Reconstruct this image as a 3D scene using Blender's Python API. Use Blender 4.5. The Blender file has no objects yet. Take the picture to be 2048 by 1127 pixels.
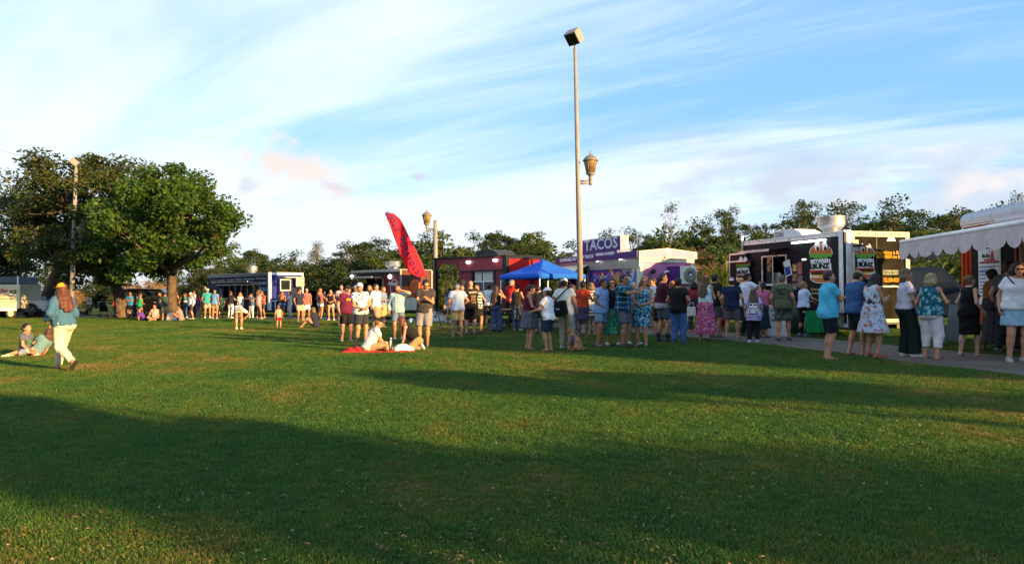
import bpy, bmesh, math, random
import numpy as np
from mathutils import Vector, Matrix
from math import sin, cos, pi, radians, atan, atan2, sqrt

# ------------------------------------------------------------------ camera, sky, sun, exposure
SC = bpy.context.scene
COL = SC.collection
F, CX, CY, CAMH = 1500.0, 1024.0, 563.5, 1.42
PITCH, ROLL = atan(19.5 / F), 0.008
SUN_AZ = radians(-37)          # direction towards the sun, measured from +X
SUN_EL = radians(11.5)
RC = Matrix.Rotation(pi / 2 + PITCH, 3, 'X') @ Matrix.Rotation(-ROLL, 3, 'Z')
cam = bpy.data.cameras.new('camera'); camo = bpy.data.objects.new('camera', cam); COL.objects.link(camo)
cam.sensor_width = 36; cam.lens = 36 * F / 2048; cam.clip_start = 0.1; cam.clip_end = 5000
camo.matrix_world = Matrix.Translation((0, 0, CAMH)) @ RC.to_4x4()
SC.camera = camo
SUN_DIR = Vector((cos(SUN_AZ) * cos(SUN_EL), sin(SUN_AZ) * cos(SUN_EL), sin(SUN_EL)))
sun = bpy.data.lights.new('sun', 'SUN'); suno = bpy.data.objects.new('sun', sun); COL.objects.link(suno)
sun.energy = 4.0; sun.angle = radians(0.55); sun.color = (1.0, 0.60, 0.22)
suno.rotation_euler = SUN_DIR.to_track_quat('Z', 'Y').to_euler(); suno.location = (30, -20, 30)
SC.view_settings.view_transform = 'Standard'; SC.view_settings.look = 'None'
SC.view_settings.gamma = 1.0; SC.view_settings.use_curve_mapping = False
SC.view_settings.exposure = 2.0
SC.cycles.max_bounces = 6; SC.cycles.transparent_max_bounces = 6
SC.cycles.caustics_reflective = False; SC.cycles.caustics_refractive = False

world = bpy.data.worlds.new('World'); SC.world = world; world.use_nodes = True

class NT:
    """small helper to write node trees"""
    def __init__(s, tree): s.t = tree; tree.nodes.clear()
    def n(s, typ, ins=None, **props):
        nd = s.t.nodes.new(typ)
        for k, v in props.items(): setattr(nd, k, v)
        for k, v in (ins or {}).items(): s.set(nd, k, v)
        return nd
    def set(s, nd, k, v):
        sock = nd.inputs[k]
        if isinstance(v, bpy.types.NodeSocket): s.t.links.new(v, sock)
        elif isinstance(v, bpy.types.Node): s.t.links.new(v.outputs[0], sock)
        else:
            if hasattr(sock.default_value, '__len__') and len(sock.default_value) == 4 and len(v) == 3: v = (*v, 1)
            sock.default_value = v
    def math(s, op, a, b=0.0, c=None, clamp=False):
        nd = s.n('ShaderNodeMath', operation=op, use_clamp=clamp)
        s.set(nd, 0, a); s.set(nd, 1, b)
        if c is not None: s.set(nd, 2, c)
        return nd.outputs[0]
    def mix(s, fac, a, b, blend='MIX'):
        nd = s.n('ShaderNodeMix', data_type='RGBA', blend_type=blend)
        s.set(nd, 0, fac); s.set(nd, 6, a); s.set(nd, 7, b)
        return nd.outputs[2]
    def ramp(s, fac, stops, interp='LINEAR'):
        nd = s.n('ShaderNodeValToRGB'); cr = nd.color_ramp; cr.interpolation = interp
        while len(cr.elements) < len(stops): cr.elements.new(0.5)
        for e, (p, c) in zip(cr.elements, stops):
            e.position = p; e.color = (*c, 1) if hasattr(c, '__len__') else (c, c, c, 1)
        s.set(nd, 0, fac); return nd.outputs[0]
    def rng(s, v, a, b, c=0.0, d=1.0, smooth=True):
        nd = s.n('ShaderNodeMapRange', interpolation_type='SMOOTHSTEP' if smooth else 'LINEAR')
        for i, x in enumerate((v, a, b, c, d)): s.set(nd, i, x)
        return nd.outputs[0]

def build_sky():
    N = NT(world.node_tree)
    out = N.n('ShaderNodeOutputWorld'); bg = N.n('ShaderNodeBackground')
    sky = N.n('ShaderNodeTexSky', sky_type='NISHITA', sun_disc=False)
    sky.sun_elevation = SUN_EL; sky.sun_rotation = pi / 2 - SUN_AZ
    sky.altitude = 10; sky.air_density = 1.0; sky.dust_density = 0.6; sky.ozone_density = 1.6
    co = N.n('ShaderNodeTexCoord'); sep = N.n('ShaderNodeSeparateXYZ', {0: co.outputs['Generated']})
    X, Y, Z = sep.outputs
    zc = N.math('MAXIMUM', Z, 0.0)
    den = N.math('ADD', zc, 0.16)
    px = N.math('DIVIDE', X, den); py = N.math('DIVIDE', Y, den)          # cloud layer seen in perspective
    v = N.n('ShaderNodeCombineXYZ', {0: px, 1: py, 2: 0.0})
    def noise(vec, rot, sc, scale, det, rough, dist=0.0, loc=(0, 0, 0)):
        mp = N.n('ShaderNodeMapping', {0: vec}, vector_type='TEXTURE'); mp.inputs['Rotation'].default_value = (0, 0, rot)
        mp.inputs['Scale'].default_value = tuple(1 / q for q in sc); mp.inputs['Location'].default_value = loc
        t = N.n('ShaderNodeTexNoise', {'Vector': mp, 'Scale': scale, 'Detail': det, 'Roughness': rough, 'Distortion': dist})
        return t.outputs[0]
    ysafe = N.math('MAXIMUM', Y, 0.05)
    a = N.math('DIVIDE', X, ysafe); e = N.math('DIVIDE', Z, ysafe)        # azimuth / elevation tangents
    fine = noise(v, radians(-31), (0.55, 2.6, 1), 1.35, 9, 0.60, 1.3)
    big = noise(v, radians(-26), (0.55, 1.5, 1), 0.85, 5, 0.5, 0.6, (3.1, 1.7, 0))
    big2 = noise(v, 0, (0.8, 0.8, 1), 0.6, 6, 0.55, 0.5, (1.2, 5.3, 0))
    # broad bright veil, thicker towards the left of the view, thin blue gaps to the right
    bias = N.rng(a, -0.55, 0.75, 0.34, -0.10, False)
    veil = N.math('ADD', N.math('MULTIPLY', big, N.rng(a, -0.25, 0.35, 1.25, 1.02)), N.math('MULTIPLY', fine, N.rng(a, -0.25, 0.30, 0.30, 0.58)))
    veil = N.math('ADD', veil, bias)
    veil = N.math('ADD', veil, N.rng(e, 0.34, 0.0, -0.04, 0.20, False))
    veil = N.rng(veil, 0.66, 1.20, 0.0, 1.0)
    gap = N.rng(N.math('ADD', big2, N.math('MULTIPLY', fine, 0.25)), 0.42, 0.72, 1.0, 0.45)
    veil = N.math('MULTIPLY', veil, gap)
    blue = N.mix(1.0, sky.outputs[0], (0.84, 1.02, 1.12), 'MULTIPLY')
    clear = N.mix(N.rng(Z, 0.0, 0.45, 0.78, 0.68), blue, (0.80, 1.72, 2.95))
    c1 = N.mix(veil, clear, N.mix(N.rng(N.math('ADD', N.math('MULTIPLY', big2, 0.75), N.math('MULTIPLY', fine, 0.25)), 0.36, 0.60), (2.85, 3.05, 3.25), (4.6, 4.6, 4.6)))
    # low cumulus bank near the horizon, greyish lavender with warm lit shoulders
    v2 = N.n('ShaderNodeCombineXYZ', {0: a, 1: e, 2: 0.0})
    puff = noise(v2, 0, (2.2, 5.5, 1), 2.6, 8, 0.58, 0.3, (0.35, 0.2, 0))
    warm = noise(v2, 0, (2.4, 5.0, 1), 2.2, 3, 0.5, 0.2, (2.0, 0.9, 0))
    band = N.math('MULTIPLY', N.rng(e, 0.245, 0.13, 0.0, 1.0), N.rng(a, -0.02, 0.30, 0.10, 1.0))
    low = N.math('MULTIPLY', N.rng(puff, 0.38, 0.58), band)
    lowc = N.mix(N.rng(warm, 0.42, 0.66), (2.0, 2.2, 2.55), (3.2, 2.85, 2.75))
    c2 = N.mix(N.math('MULTIPLY', low, 0.92), c1, lowc)
    # pale haze along the horizon
    c3 = N.mix(N.rng(e, 0.16, 0.0, 0.0, 0.75), c2, (2.75, 2.98, 3.15))
    # the lone peach cloud left of centre and two grey scraps beside it
    def scrap(ax, ex, rx, rz, rot, thr, col, c):
        dx = N.math('SUBTRACT', a, ax); dz = N.math('SUBTRACT', e, ex)
        ux = N.math('DIVIDE', N.math('ADD', N.math('MULTIPLY', dx, cos(rot)), N.math('MULTIPLY', dz, sin(rot))), rx)
        uz = N.math('DIVIDE', N.math('SUBTRACT', N.math('MULTIPLY', dz, cos(rot)), N.math('MULTIPLY', dx, sin(rot))), rz)
        r = N.math('SQRT', N.math('ADD', N.math('MULTIPLY', ux, ux), N.math('MULTIPLY', uz, uz)))
        t = noise(v2, 0, (9, 14, 1), 2.0, 8, 0.6, 0.4)
        m = N.rng(N.math('SUBTRACT', N.math('MULTIPLY', t, 1.15), N.math('MULTIPLY', r, 0.55)), thr, thr + 0.32)
        m = N.math('MULTIPLY', m, N.rng(Y, 0.05, 0.3))
        return N.mix(N.math('MULTIPLY', m, 0.9), c, col)
    c3 = scrap(-0.29, 0.17, 0.135, 0.045, -0.38, 0.16, (2.95, 2.62, 2.42), c3)
    c3 = scrap(-0.235, 0.142, 0.060, 0.012, -0.2, 0.18, (2.45, 2.38, 2.5), c3)
    c3 = scrap(-0.352, 0.142, 0.030, 0.022, 0, 0.22, (2.3, 2.45, 2.75), c3)
    c3 = scrap(-0.126, 0.155, 0.022, 0.011, 0, 0.2, (2.0, 2.2, 2.5), c3)
    N.set(bg, 0, c3); bg.inputs[1].default_value = 0.085
    N.t.links.new(bg.outputs[0], out.inputs[0])
build_sky()

# ------------------------------------------------------------------ geometry of the view
def ray(px, py): return RC @ Vector(((px - CX) / F, -(py - CY) / F, -1.0))
def gnd(px, py):
    """ground point under a point of the photograph"""
    r = ray(px, py); t = -CAMH / r.z; return Vector((r.x * t, r.y * t, 0))
def at(px, py, d):
    r = ray(px, py); t = d / r.y; return Vector((r.x * t, d, CAMH + r.z * t))
def hor(px): return 583 - ROLL * (px - CX)

# ------------------------------------------------------------------ object helpers
def link(o, parent=None):
    COL.objects.link(o)
    if parent is not None: o.parent = parent
    return o
def tag(o, label=None, cat=None, group=None, kind=None):
    if label: o['label'] = label
    if cat: o['category'] = cat
    if group: o['group'] = group
    if kind: o['kind'] = kind
    return o
def empty(name, loc=(0, 0, 0), rz=0.0, label=None, cat=None, group=None):
    o = bpy.data.objects.new(name, None); o.empty_display_size = 0.2
    o.location = loc; o.rotation_euler = (0, 0, rz); link(o); return tag(o, label, cat, group)
def mesh_np(name, verts, faces, mats=(), smooth=True, fmat=None):
    """mesh from arrays; faces is (n,3) or (n,4)"""
    me = bpy.data.meshes.new(name)
    verts = np.asarray(verts, np.float32); faces = np.asarray(faces, np.int32)
    k = faces.shape[1]; n = len(faces)
    me.vertices.add(len(verts)); me.vertices.foreach_set('co', verts.ravel())
    me.loops.add(n * k); me.loops.foreach_set('vertex_index', faces.ravel())
    me.polygons.add(n); me.polygons.foreach_set('loop_start', np.arange(0, n * k, k, dtype=np.int32))
    for m in mats: me.materials.append(m)
    if fmat is not None: me.polygons.foreach_set('material_index', np.asarray(fmat, np.int32))
    me.polygons.foreach_set('use_smooth', np.full(n, smooth, bool))
    me.update(calc_edges=True); return me
def obj(name, me, parent=None, loc=None, rz=None):
    o = bpy.data.objects.new(name, me); link(o, parent)
    if loc is not None: o.location = loc
    if rz is not None: o.rotation_euler = (0, 0, rz)
    return o

class MB:
    """collects boxes, prisms, tubes and lathes into one mesh"""
    def __init__(s): s.bm = bmesh.new()
    def box(s, x0, x1, y0, y1, z0, z1, bev=0.0, M=None):
        vs = [s.bm.verts.new(p) for p in ((x0, y0, z0), (x1, y0, z0), (x1, y1, z0), (x0, y1, z0), (x0, y0, z1), (x1, y0, z1), (x1, y1, z1), (x0, y1, z1))]
        fs = [s.bm.faces.new([vs[i] for i in f]) for f in ((3, 2, 1, 0), (4, 5, 6, 7), (0, 1, 5, 4), (1, 2, 6, 5), (2, 3, 7, 6), (3, 0, 4, 7))]
        if bev:
            es = {e for f in fs for e in f.edges}
            r = bmesh.ops.bevel(s.bm, geom=list(es), offset=bev, segments=2, affect='EDGES', profile=0.5)
            vs = list({v for f in r['faces'] for v in f.verts} | {v for v in vs if v.is_valid})
        if M is not None: bmesh.ops.transform(s.bm, matrix=M, verts=[v for v in vs if v.is_valid])
        return s
    def prism(s, pts, axis, a, b):
        """polygon pts extruded along axis (0,1,2) from a to b; pts give the two other coordinates in order"""
        def mk(p, t):
            c = list(p); c.insert(axis, t); return s.bm.verts.new(c)
        lo = [mk(p, a) for p in pts]; hi = [mk(p, b) for p in pts]; n = len(pts)
        fs = [s.bm.faces.new(lo), s.bm.faces.new(list(reversed(hi)))]
        for i in range(n): fs.append(s.bm.faces.new((lo[i], hi[i], hi[(i + 1) % n], lo[(i + 1) % n])))
        bmesh.ops.recalc_face_normals(s.bm, faces=fs); return s
    def tube(s, pts, rs, n=8, caps=True):
        pts = [Vector(p) for p in pts]
        if not hasattr(rs, '__len__'): rs = [rs] * len(pts)
        rings = []; up = None
        for i, p in enumerate(pts):
            d = (pts[min(i + 1, len(pts) - 1)] - pts[max(i - 1, 0)]).normalized()
            if up is None: up = d.orthogonal().normalized()
            up = (up - d * up.dot(d)); up = up.normalized() if up.length > 1e-5 else d.orthogonal().normalized()
            w = d.cross(up)
            rings.append([s.bm.verts.new(p + (up * cos(2 * pi * k / n) + w * sin(2 * pi * k / n)) * rs[i]) for k in range(n)])
        fs = []
        for A, B in zip(rings, rings[1:]):
            for k in range(n): fs.append(s.bm.faces.new((A[k], A[(k + 1) % n], B[(k + 1) % n], B[k])))
        if caps: s.bm.faces.new(list(reversed(rings[0]))); s.bm.faces.new(rings[-1])
        for f in fs: f.smooth = True
        return s
    def lathe(s, prof, c=(0, 0, 0), n=16, axis=2):
        """profile of (r, h) turned about axis through c"""
        c = Vector(c); rings = []
        for r, h in prof:
            ring = []
            for k in range(n):
                t = 2 * pi * k / n; p = [r * cos(t), r * sin(t)]; p.insert(axis, h)
                ring.append(s.bm.verts.new(c + Vector(p)))
            rings.append(ring)
        fs = []
        for A, B in zip(rings, rings[1:]):
            for k in range(n):
                f = s.bm.faces.new((A[k], A[(k + 1) % n], B[(k + 1) % n], B[k])); f.smooth = True; fs.append(f)
        fs.append(s.bm.faces.new(rings[0])); fs.append(s.bm.faces.new(rings[-1]))
        bmesh.ops.recalc_face_normals(s.bm, faces=fs); return s
    def quad(s, *ps):
        s.bm.faces.new([s.bm.verts.new(p) for p in ps]); return s
    def sheet(s, fn, nu, nv, smooth=True):
        """grid surface fn(u,v), u,v in 0..1"""
        g = [[s.bm.verts.new(fn(i / nu, j / nv)) for j in range(nv + 1)] for i in range(nu + 1)]
        for i in range(nu):
            for j in range(nv):
                f = s.bm.faces.new((g[i][j], g[i + 1][j], g[i + 1][j + 1], g[i][j + 1])); f.smooth = smooth
        return s
    def xform(s, M): bmesh.ops.transform(s.bm, matrix=M, verts=s.bm.verts); return s
    def build(s, name, mat, parent=None, loc=None, rz=None):
        me = bpy.data.meshes.new(name); s.bm.to_mesh(me); s.bm.free()
        for m in (mat if isinstance(mat, (list, tuple)) else [mat]): me.materials.append(m)
        return obj(name, me, parent, loc, rz)

def bx(name, mat, parent, *a, **k): return MB().box(*a, **k).build(name, mat, parent)

def text(body, size, mat, parent, origin, right, up, name='lettering', align='CENTER', bold=0.0, depth=0.004, shear=0.0, squeeze=1.0, space=1.0, off=0.006):
    cu = bpy.data.curves.new(name, 'FONT'); cu.body = body; cu.size = size; cu.align_x = align; cu.align_y = 'CENTER'
    cu.offset = bold; cu.extrude = depth; cu.shear = shear; cu.space_character = space; cu.resolution_u = 2
    tmp = bpy.data.objects.new(name, cu); COL.objects.link(tmp)
    dg = bpy.context.evaluated_depsgraph_get(); me = bpy.data.meshes.new_from_object(tmp.evaluated_get(dg))
    bpy.data.objects.remove(tmp); bpy.data.curves.remove(cu)
    me.materials.clear(); me.materials.append(mat)
    r = Vector(right).normalized(); u = Vector(up); u = (u - r * u.dot(r)).normalized(); n = r.cross(u)
    M = Matrix(((r.x * squeeze, u.x, n.x), (r.y * squeeze, u.y, n.y), (r.z * squeeze, u.z, n.z))).to_4x4()
    M.translation = Vector(origin) + n * off
    me.transform(M); return obj(name, me, parent)
# ------------------------------------------------------------------ materials
_MATS = {}
def principled(name, col, rough=0.6, metal=0.0, spec=0.5, var=0.0, vscale=8.0, bump=0.0, bscale=40.0, coat=0.0, emit=None, estr=0.0, trans=0.0):
    key = (name, tuple(col), rough, metal, var, vscale, bump, bscale, coat, estr)
    if key in _MATS: return _MATS[key]
    m = bpy.data.materials.new(name); m.use_nodes = True; N = NT(m.node_tree)
    out = N.n('ShaderNodeOutputMaterial'); p = N.n('ShaderNodeBsdfPrincipled', {'Roughness': rough, 'Metallic': metal, 'Specular IOR Level': spec, 'Coat Weight': coat})
    c = (*col, 1)
    co = N.n('ShaderNodeTexCoord')
    if var:
        t = N.n('ShaderNodeTexNoise', {'Vector': co.outputs['Object'], 'Scale': vscale, 'Detail': 5, 'Roughness': 0.6})
        c = N.mix(N.rng(t.outputs[0], 0.3, 0.7), [x * (1 - var) for x in col], [min(1, x * (1 + var)) for x in col])
    N.set(p, 'Base Color', c)
    if bump:
        t2 = N.n('ShaderNodeTexNoise', {'Vector': co.outputs['Object'], 'Scale': bscale, 'Detail': 4})
        b = N.n('ShaderNodeBump', {'Strength': bump, 'Distance': 0.02, 'Height': t2.outputs[0]}); N.set(p, 'Normal', b)
    if emit: N.set(p, 'Emission Color', (*emit, 1)); N.set(p, 'Emission Strength', estr)
    if trans: N.set(p, 'Transmission Weight', trans)
    N.t.links.new(p.outputs[0], out.inputs[0]); _MATS[key] = m; return m

def paint(col, rough=0.35): return principled('paint', col, max(rough, .38), spec=.25, var=0.12, vscale=2.5, bump=0.04, bscale=6)
def metal(col=(0.6, 0.6, 0.6), rough=0.35): return principled('metal', col, rough, 0.9, var=0.12, vscale=5, bump=0.05, bscale=9)
def plastic(col, rough=0.5): return principled('plastic', col, rough, var=0.06, vscale=6)
def cloth(col): return principled('fabric', col, 0.9, spec=0.2, var=0.10, vscale=7, bump=0.35, bscale=26)
def print_ink(col): return principled('print', col, 0.7, spec=0.2)
def lamp(col, s): return principled('lamp', col, 0.5, emit=col, estr=s)
def skin(col): return principled('skin', col, 0.55, spec=0.35, var=0.10, vscale=9)
def hairm(col): return principled('hair', tuple(c * .62 for c in col), 0.55, spec=0.4, var=0.35, vscale=26, bump=0.6, bscale=55)

def pattern(kind, *cols):
    """printed fabrics"""
    key = ('pat', kind, cols)
    if key in _MATS: return _MATS[key]
    m = bpy.data.materials.new('fabric_' + kind); m.use_nodes = True; N = NT(m.node_tree)
    out = N.n('ShaderNodeOutputMaterial'); p = N.n('ShaderNodeBsdfPrincipled', {'Roughness': 0.9, 'Specular IOR Level': 0.2})
    co = N.n('ShaderNodeTexCoord').outputs['Object']; a = cols[0]; c = a
    if kind == 'plaid':
        sp = N.n('ShaderNodeSeparateXYZ', {0: co})
        def st(v, per, w, off=0.0):
            q = N.math('FRACT', N.math('ADD', N.math('DIVIDE', v, per), 10 + off)); return N.math('LESS_THAN', q, w)
        xy = N.math('ADD', sp.outputs[0], sp.outputs[1])
        c = N.mix(N.math('MULTIPLY', st(xy, 0.13, 0.45), 0.75), a, cols[1])
        c = N.mix(N.math('MULTIPLY', st(sp.outputs[2], 0.13, 0.45), 0.6), c, cols[1])
        c = N.mix(st(xy, 0.13, 0.10, 0.3), c, cols[2]); c = N.mix(st(sp.outputs[2], 0.13, 0.10, 0.3), c, cols[2])
    elif kind == 'stripe':
        sp = N.n('ShaderNodeSeparateXYZ', {0: co})
        q = N.math('FRACT', N.math('ADD', N.math('DIVIDE', sp.outputs[2], 0.10), 10)); c = N.mix(N.math('LESS_THAN', q, 0.45), a, cols[1])
    elif kind == 'dots':
        t = N.n('ShaderNodeTexVoronoi', {'Vector': co, 'Scale': 13.0}); c = N.mix(N.math('LESS_THAN', t.outputs['Distance'], 0.36), a, cols[1])
        t = N.n('ShaderNodeTexVoronoi', {'Vector': co, 'Scale': 21.0}); c = N.mix(N.math('LESS_THAN', t.outputs['Distance'], 0.20), c, cols[-1])
    elif kind == 'floral':
        for i, (cc, sc, th) in enumerate(zip(cols[1:], (11, 17, 23, 14), (0.40, 0.36, 0.34, 0.3))):
            mp = N.n('ShaderNodeMapping', {0: co}); mp.inputs['Location'].default_value = (i * 3.3, i * 1.7, i)
            w = N.n('ShaderNodeTexNoise', {'Vector': mp, 'Scale': 30.0, 'Detail': 2})
            v = N.mix(0.04, mp.outputs[0], w.outputs[1])
            t = N.n('ShaderNodeTexVoronoi', {'Vector': v, 'Scale': float(sc)}); c = N.mix(N.math('LESS_THAN', t.outputs['Distance'], th), c, cc)
    elif kind == 'camo':
        for i, cc in enumerate(cols[1:]):
            mp = N.n('ShaderNodeMapping', {0: co}); mp.inputs['Location'].default_value = (i * 3.3, i * 1.7, i)
            t = N.n('ShaderNodeTexNoise', {'Vector': mp, 'Scale': 11.0, 'Detail': 2}); c = N.mix(N.math('GREATER_THAN', t.outputs[0], 0.53), c, cc)
    elif kind == 'ombre':      # colour-blocked cloth: upper colour down to a given height
        sp = N.n('ShaderNodeSeparateXYZ', {0: co}); c = N.mix(N.math('GREATER_THAN', sp.outputs[2], cols[2]), a, cols[1])
    N.set(p, 'Base Color', c)
    t2 = N.n('ShaderNodeTexNoise', {'Vector': co, 'Scale': 26.0, 'Detail': 4})
    N.set(p, 'Normal', N.n('ShaderNodeBump', {'Strength': 0.35, 'Distance': 0.02, 'Height': t2.outputs[0]}))
    N.t.links.new(p.outputs[0], out.inputs[0]); _MATS[key] = m; return m

def leaf_mat(name, c1, c2, c3=None, trans=0.35):
    key = ('leaf', name)
    if key in _MATS: return _MATS[key]
    m = bpy.data.materials.new(name); m.use_nodes = True; N = NT(m.node_tree)
    out = N.n('ShaderNodeOutputMaterial'); g = N.n('ShaderNodeNewGeometry')
    oi = N.n('ShaderNodeObjectInfo')
    st = [(0.0, c1), (0.6, c2)] + ([(1.0, c3)] if c3 else [])
    c = N.ramp(g.outputs['Random Per Island'], st)
    c = N.mix(N.math('MULTIPLY', oi.outputs['Random'], 0.45), c, [x * 0.75 + 0.012 for x in c2])
    co = N.n('ShaderNodeTexCoord')
    t = N.n('ShaderNodeTexNoise', {'Vector': co.outputs['Object'], 'Scale': 0.9, 'Detail': 3})
    c = N.mix(1.0, c, N.ramp(t.outputs[0], [(0.3, 0.7), (0.7, 1.25)]), 'MULTIPLY')
    d = N.n('ShaderNodeBsdfPrincipled', {'Base Color': c, 'Roughness': 0.55, 'Specular IOR Level': 0.3})
    tr = N.n('ShaderNodeBsdfTranslucent', {0: N.mix(1.0, c, (1.5, 1.6, 0.5), 'MULTIPLY')})
    ms = N.n('ShaderNodeMixShader', {0: trans}); N.t.links.new(d.outputs[0], ms.inputs[1]); N.t.links.new(tr.outputs[0], ms.inputs[2])
    N.t.links.new(ms.outputs[0], out.inputs[0]); _MATS[key] = m; return m

def bark_mat(name, col):
    return principled(name, col, 0.9, spec=0.2, var=0.4, vscale=3.0, bump=0.9, bscale=12)

WHITE = (0.78, 0.78, 0.76); BLACK = (0.012, 0.012, 0.014)
M_WHITE = paint(WHITE); M_BLACK = paint((0.014, 0.014, 0.017), 0.4); M_ALU = metal((0.62, 0.63, 0.64), 0.42); M_DARK = plastic((0.02, 0.02, 0.022))
M_RUB = principled('rubber', (0.018, 0.018, 0.018), 0.85); M_RIM = metal((0.55, 0.55, 0.56), 0.3)
M_GLASS = principled('glass', (0.012, 0.016, 0.02), 0.07, spec=0.4, var=0.0)
M_POLE = paint((0.23, 0.22, 0.205), 0.55)
M_INKW = print_ink((0.78, 0.78, 0.78)); M_INKK = print_ink((0.015, 0.015, 0.015))
# ------------------------------------------------------------------ figures: smooth implicit bodies and clothes
def V3(*a): return np.array(a, float)
def surf_nets(f, org, h):
    """smooth quad surface of f=0"""
    s = f < 0
    c = s[:-1, :-1, :-1].astype(np.int8)
    tot = np.zeros(c.shape, np.int8)
    for dx in (0, 1):
        for dy in (0, 1):
            for dz in (0, 1): tot += s[dx:dx + c.shape[0], dy:dy + c.shape[1], dz:dz + c.shape[2]]
    act = (tot > 0) & (tot < 8)
    ijk = np.argwhere(act)
    if len(ijk) == 0: return np.zeros((0, 3)), np.zeros((0, 4), int)
    idx = -np.ones(c.shape, np.int64); idx[act] = np.arange(len(ijk))
    P = np.zeros((len(ijk), 3)); C = np.zeros(len(ijk))
    I = ijk.T
    for ax in range(3):
        o = [q for q in range(3) if q != ax]
        for d1 in (0, 1):
            for d2 in (0, 1):
                off = [0, 0, 0]; off[o[0]] = d1; off[o[1]] = d2
                A = f[I[0] + off[0], I[1] + off[1], I[2] + off[2]]
                off2 = list(off); off2[ax] = 1
                B = f[I[0] + off2[0], I[1] + off2[1], I[2] + off2[2]]
                m = (A < 0) != (B < 0)
                t = np.where(m, A / np.where(m, A - B, 1), 0)
                add = np.array(off, float)[None, :] * m[:, None]; add[:, ax] += t * m
                P += add; C += m
    P = (P / C[:, None] + ijk) * h + org
    quads = []
    for ax in range(3):
        o = [(1, 2), (2, 0), (0, 1)][ax]
        sl0 = [slice(1, -1)] * 3; sl1 = [slice(1, -1)] * 3
        sl0[ax] = slice(0, -1); sl1[ax] = slice(1, None)
        A, B = s[tuple(sl0)], s[tuple(sl1)]
        e = np.argwhere(A != B)
        if len(e) == 0: continue
        flip = A[tuple(e.T)]
        base = e.copy()
        for q in o: base[:, q] += 1
        def cell(d1, d2):
            k = base.copy(); k[:, o[0]] -= d1; k[:, o[1]] -= d2; return idx[k[:, 0], k[:, 1], k[:, 2]]
        q = np.stack([cell(1, 1), cell(0, 1), cell(0, 0), cell(1, 0)], 1)
        q[~flip] = q[~flip][:, ::-1]
        quads.append(q)
    Q = np.concatenate(quads) if quads else np.zeros((0, 4), int)
    return P, Q[(Q >= 0).all(1)]

def cap(a, b, ra, rb=None, k=0.03, cut=None, sq=None): return dict(t='c', a=np.asarray(a, float), b=np.asarray(b, float), ra=ra, rb=ra if rb is None else rb, k=k, cut=cut)
def ell(c, R, A=None, k=0.03, cut=None): return dict(t='e', c=np.asarray(c, float), R=np.asarray(R, float), A=np.eye(3) if A is None else np.asarray(A), k=k, cut=cut)
def cone(c, A, z0, z1, r0, r1, asp=1.3, folds=0, amp=0.0, k=0.02, ph=0.0):
    return dict(t='k', c=np.asarray(c, float), A=np.asarray(A), z0=z0, z1=z1, r0=r0, r1=r1, asp=asp, folds=folds, amp=amp, k=k, cut=None, ph=ph)
def boxp(c, R, A=None, r=0.01, k=0.01): return dict(t='b', c=np.asarray(c, float), R=np.asarray(R, float), A=np.eye(3) if A is None else np.asarray(A), r=r, k=k, cut=None)

def bounds(p, m):
    if p['t'] == 'c':
        r = max(p['ra'], p['rb']) + m; return np.minimum(p['a'], p['b']) - r, np.maximum(p['a'], p['b']) + r
    if p['t'] in 'eb':
        e = np.abs(p['A']) @ p['R'] if p['t'] == 'e' else np.abs(p['A']) @ p['R']
        return p['c'] - e - m, p['c'] + e + m
    r = max(p['r0'], p['r1']) * (1 + p['amp']) * p['asp']; e = np.abs(p['A']) @ V3(r, r, 0)
    q0 = p['c'] + p['A'] @ V3(0, 0, p['z0']); q1 = p['c'] + p['A'] @ V3(0, 0, p['z1'])
    return np.minimum(q0, q1) - e - m, np.maximum(q0, q1) + e + m
def dist(p, P):
    if p['t'] == 'c':
        ba = p['b'] - p['a']; pa = P - p['a']; t = np.clip((pa @ ba) / max(ba @ ba, 1e-9), 0, 1)
        d = np.linalg.norm(pa - t[..., None] * ba, axis=-1) - (p['ra'] + (p['rb'] - p['ra']) * t)
    elif p['t'] == 'e':
        q = (P - p['c']) @ p['A']; k0 = np.linalg.norm(q / p['R'], axis=-1); k1 = np.linalg.norm(q / p['R'] ** 2, axis=-1)
        d = k0 * (k0 - 1) / np.maximum(k1, 1e-6)
    elif p['t'] == 'b':
        q = np.abs((P - p['c']) @ p['A']) - p['R'] + p['r']
        d = np.linalg.norm(np.maximum(q, 0), axis=-1) + np.minimum(q.max(-1), 0) - p['r']
    else:
        q = (P - p['c']) @ p['A']; t = np.clip((q[..., 2] - p['z0']) / (p['z1'] - p['z0']), 0, 1)
        r = p['r0'] + (p['r1'] - p['r0']) * t
        if p['folds']: r = r * (1 + p['amp'] * t * np.sin(p['folds'] * np.arctan2(q[..., 1], q[..., 0]) + p['ph'] + 2.0 * t))
        d = (np.sqrt((q[..., 0] / p['asp']) ** 2 + q[..., 1] ** 2) - r) * 0.85
        d = np.maximum(d, np.maximum(q[..., 2] - max(p['z0'], p['z1']), min(p['z0'], p['z1']) - q[..., 2]))
    if p['cut']:
        for pt, n in p['cut']: d = np.maximum(d, (P - pt) @ (np.asarray(n) / np.linalg.norm(n)))
    return d
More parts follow.
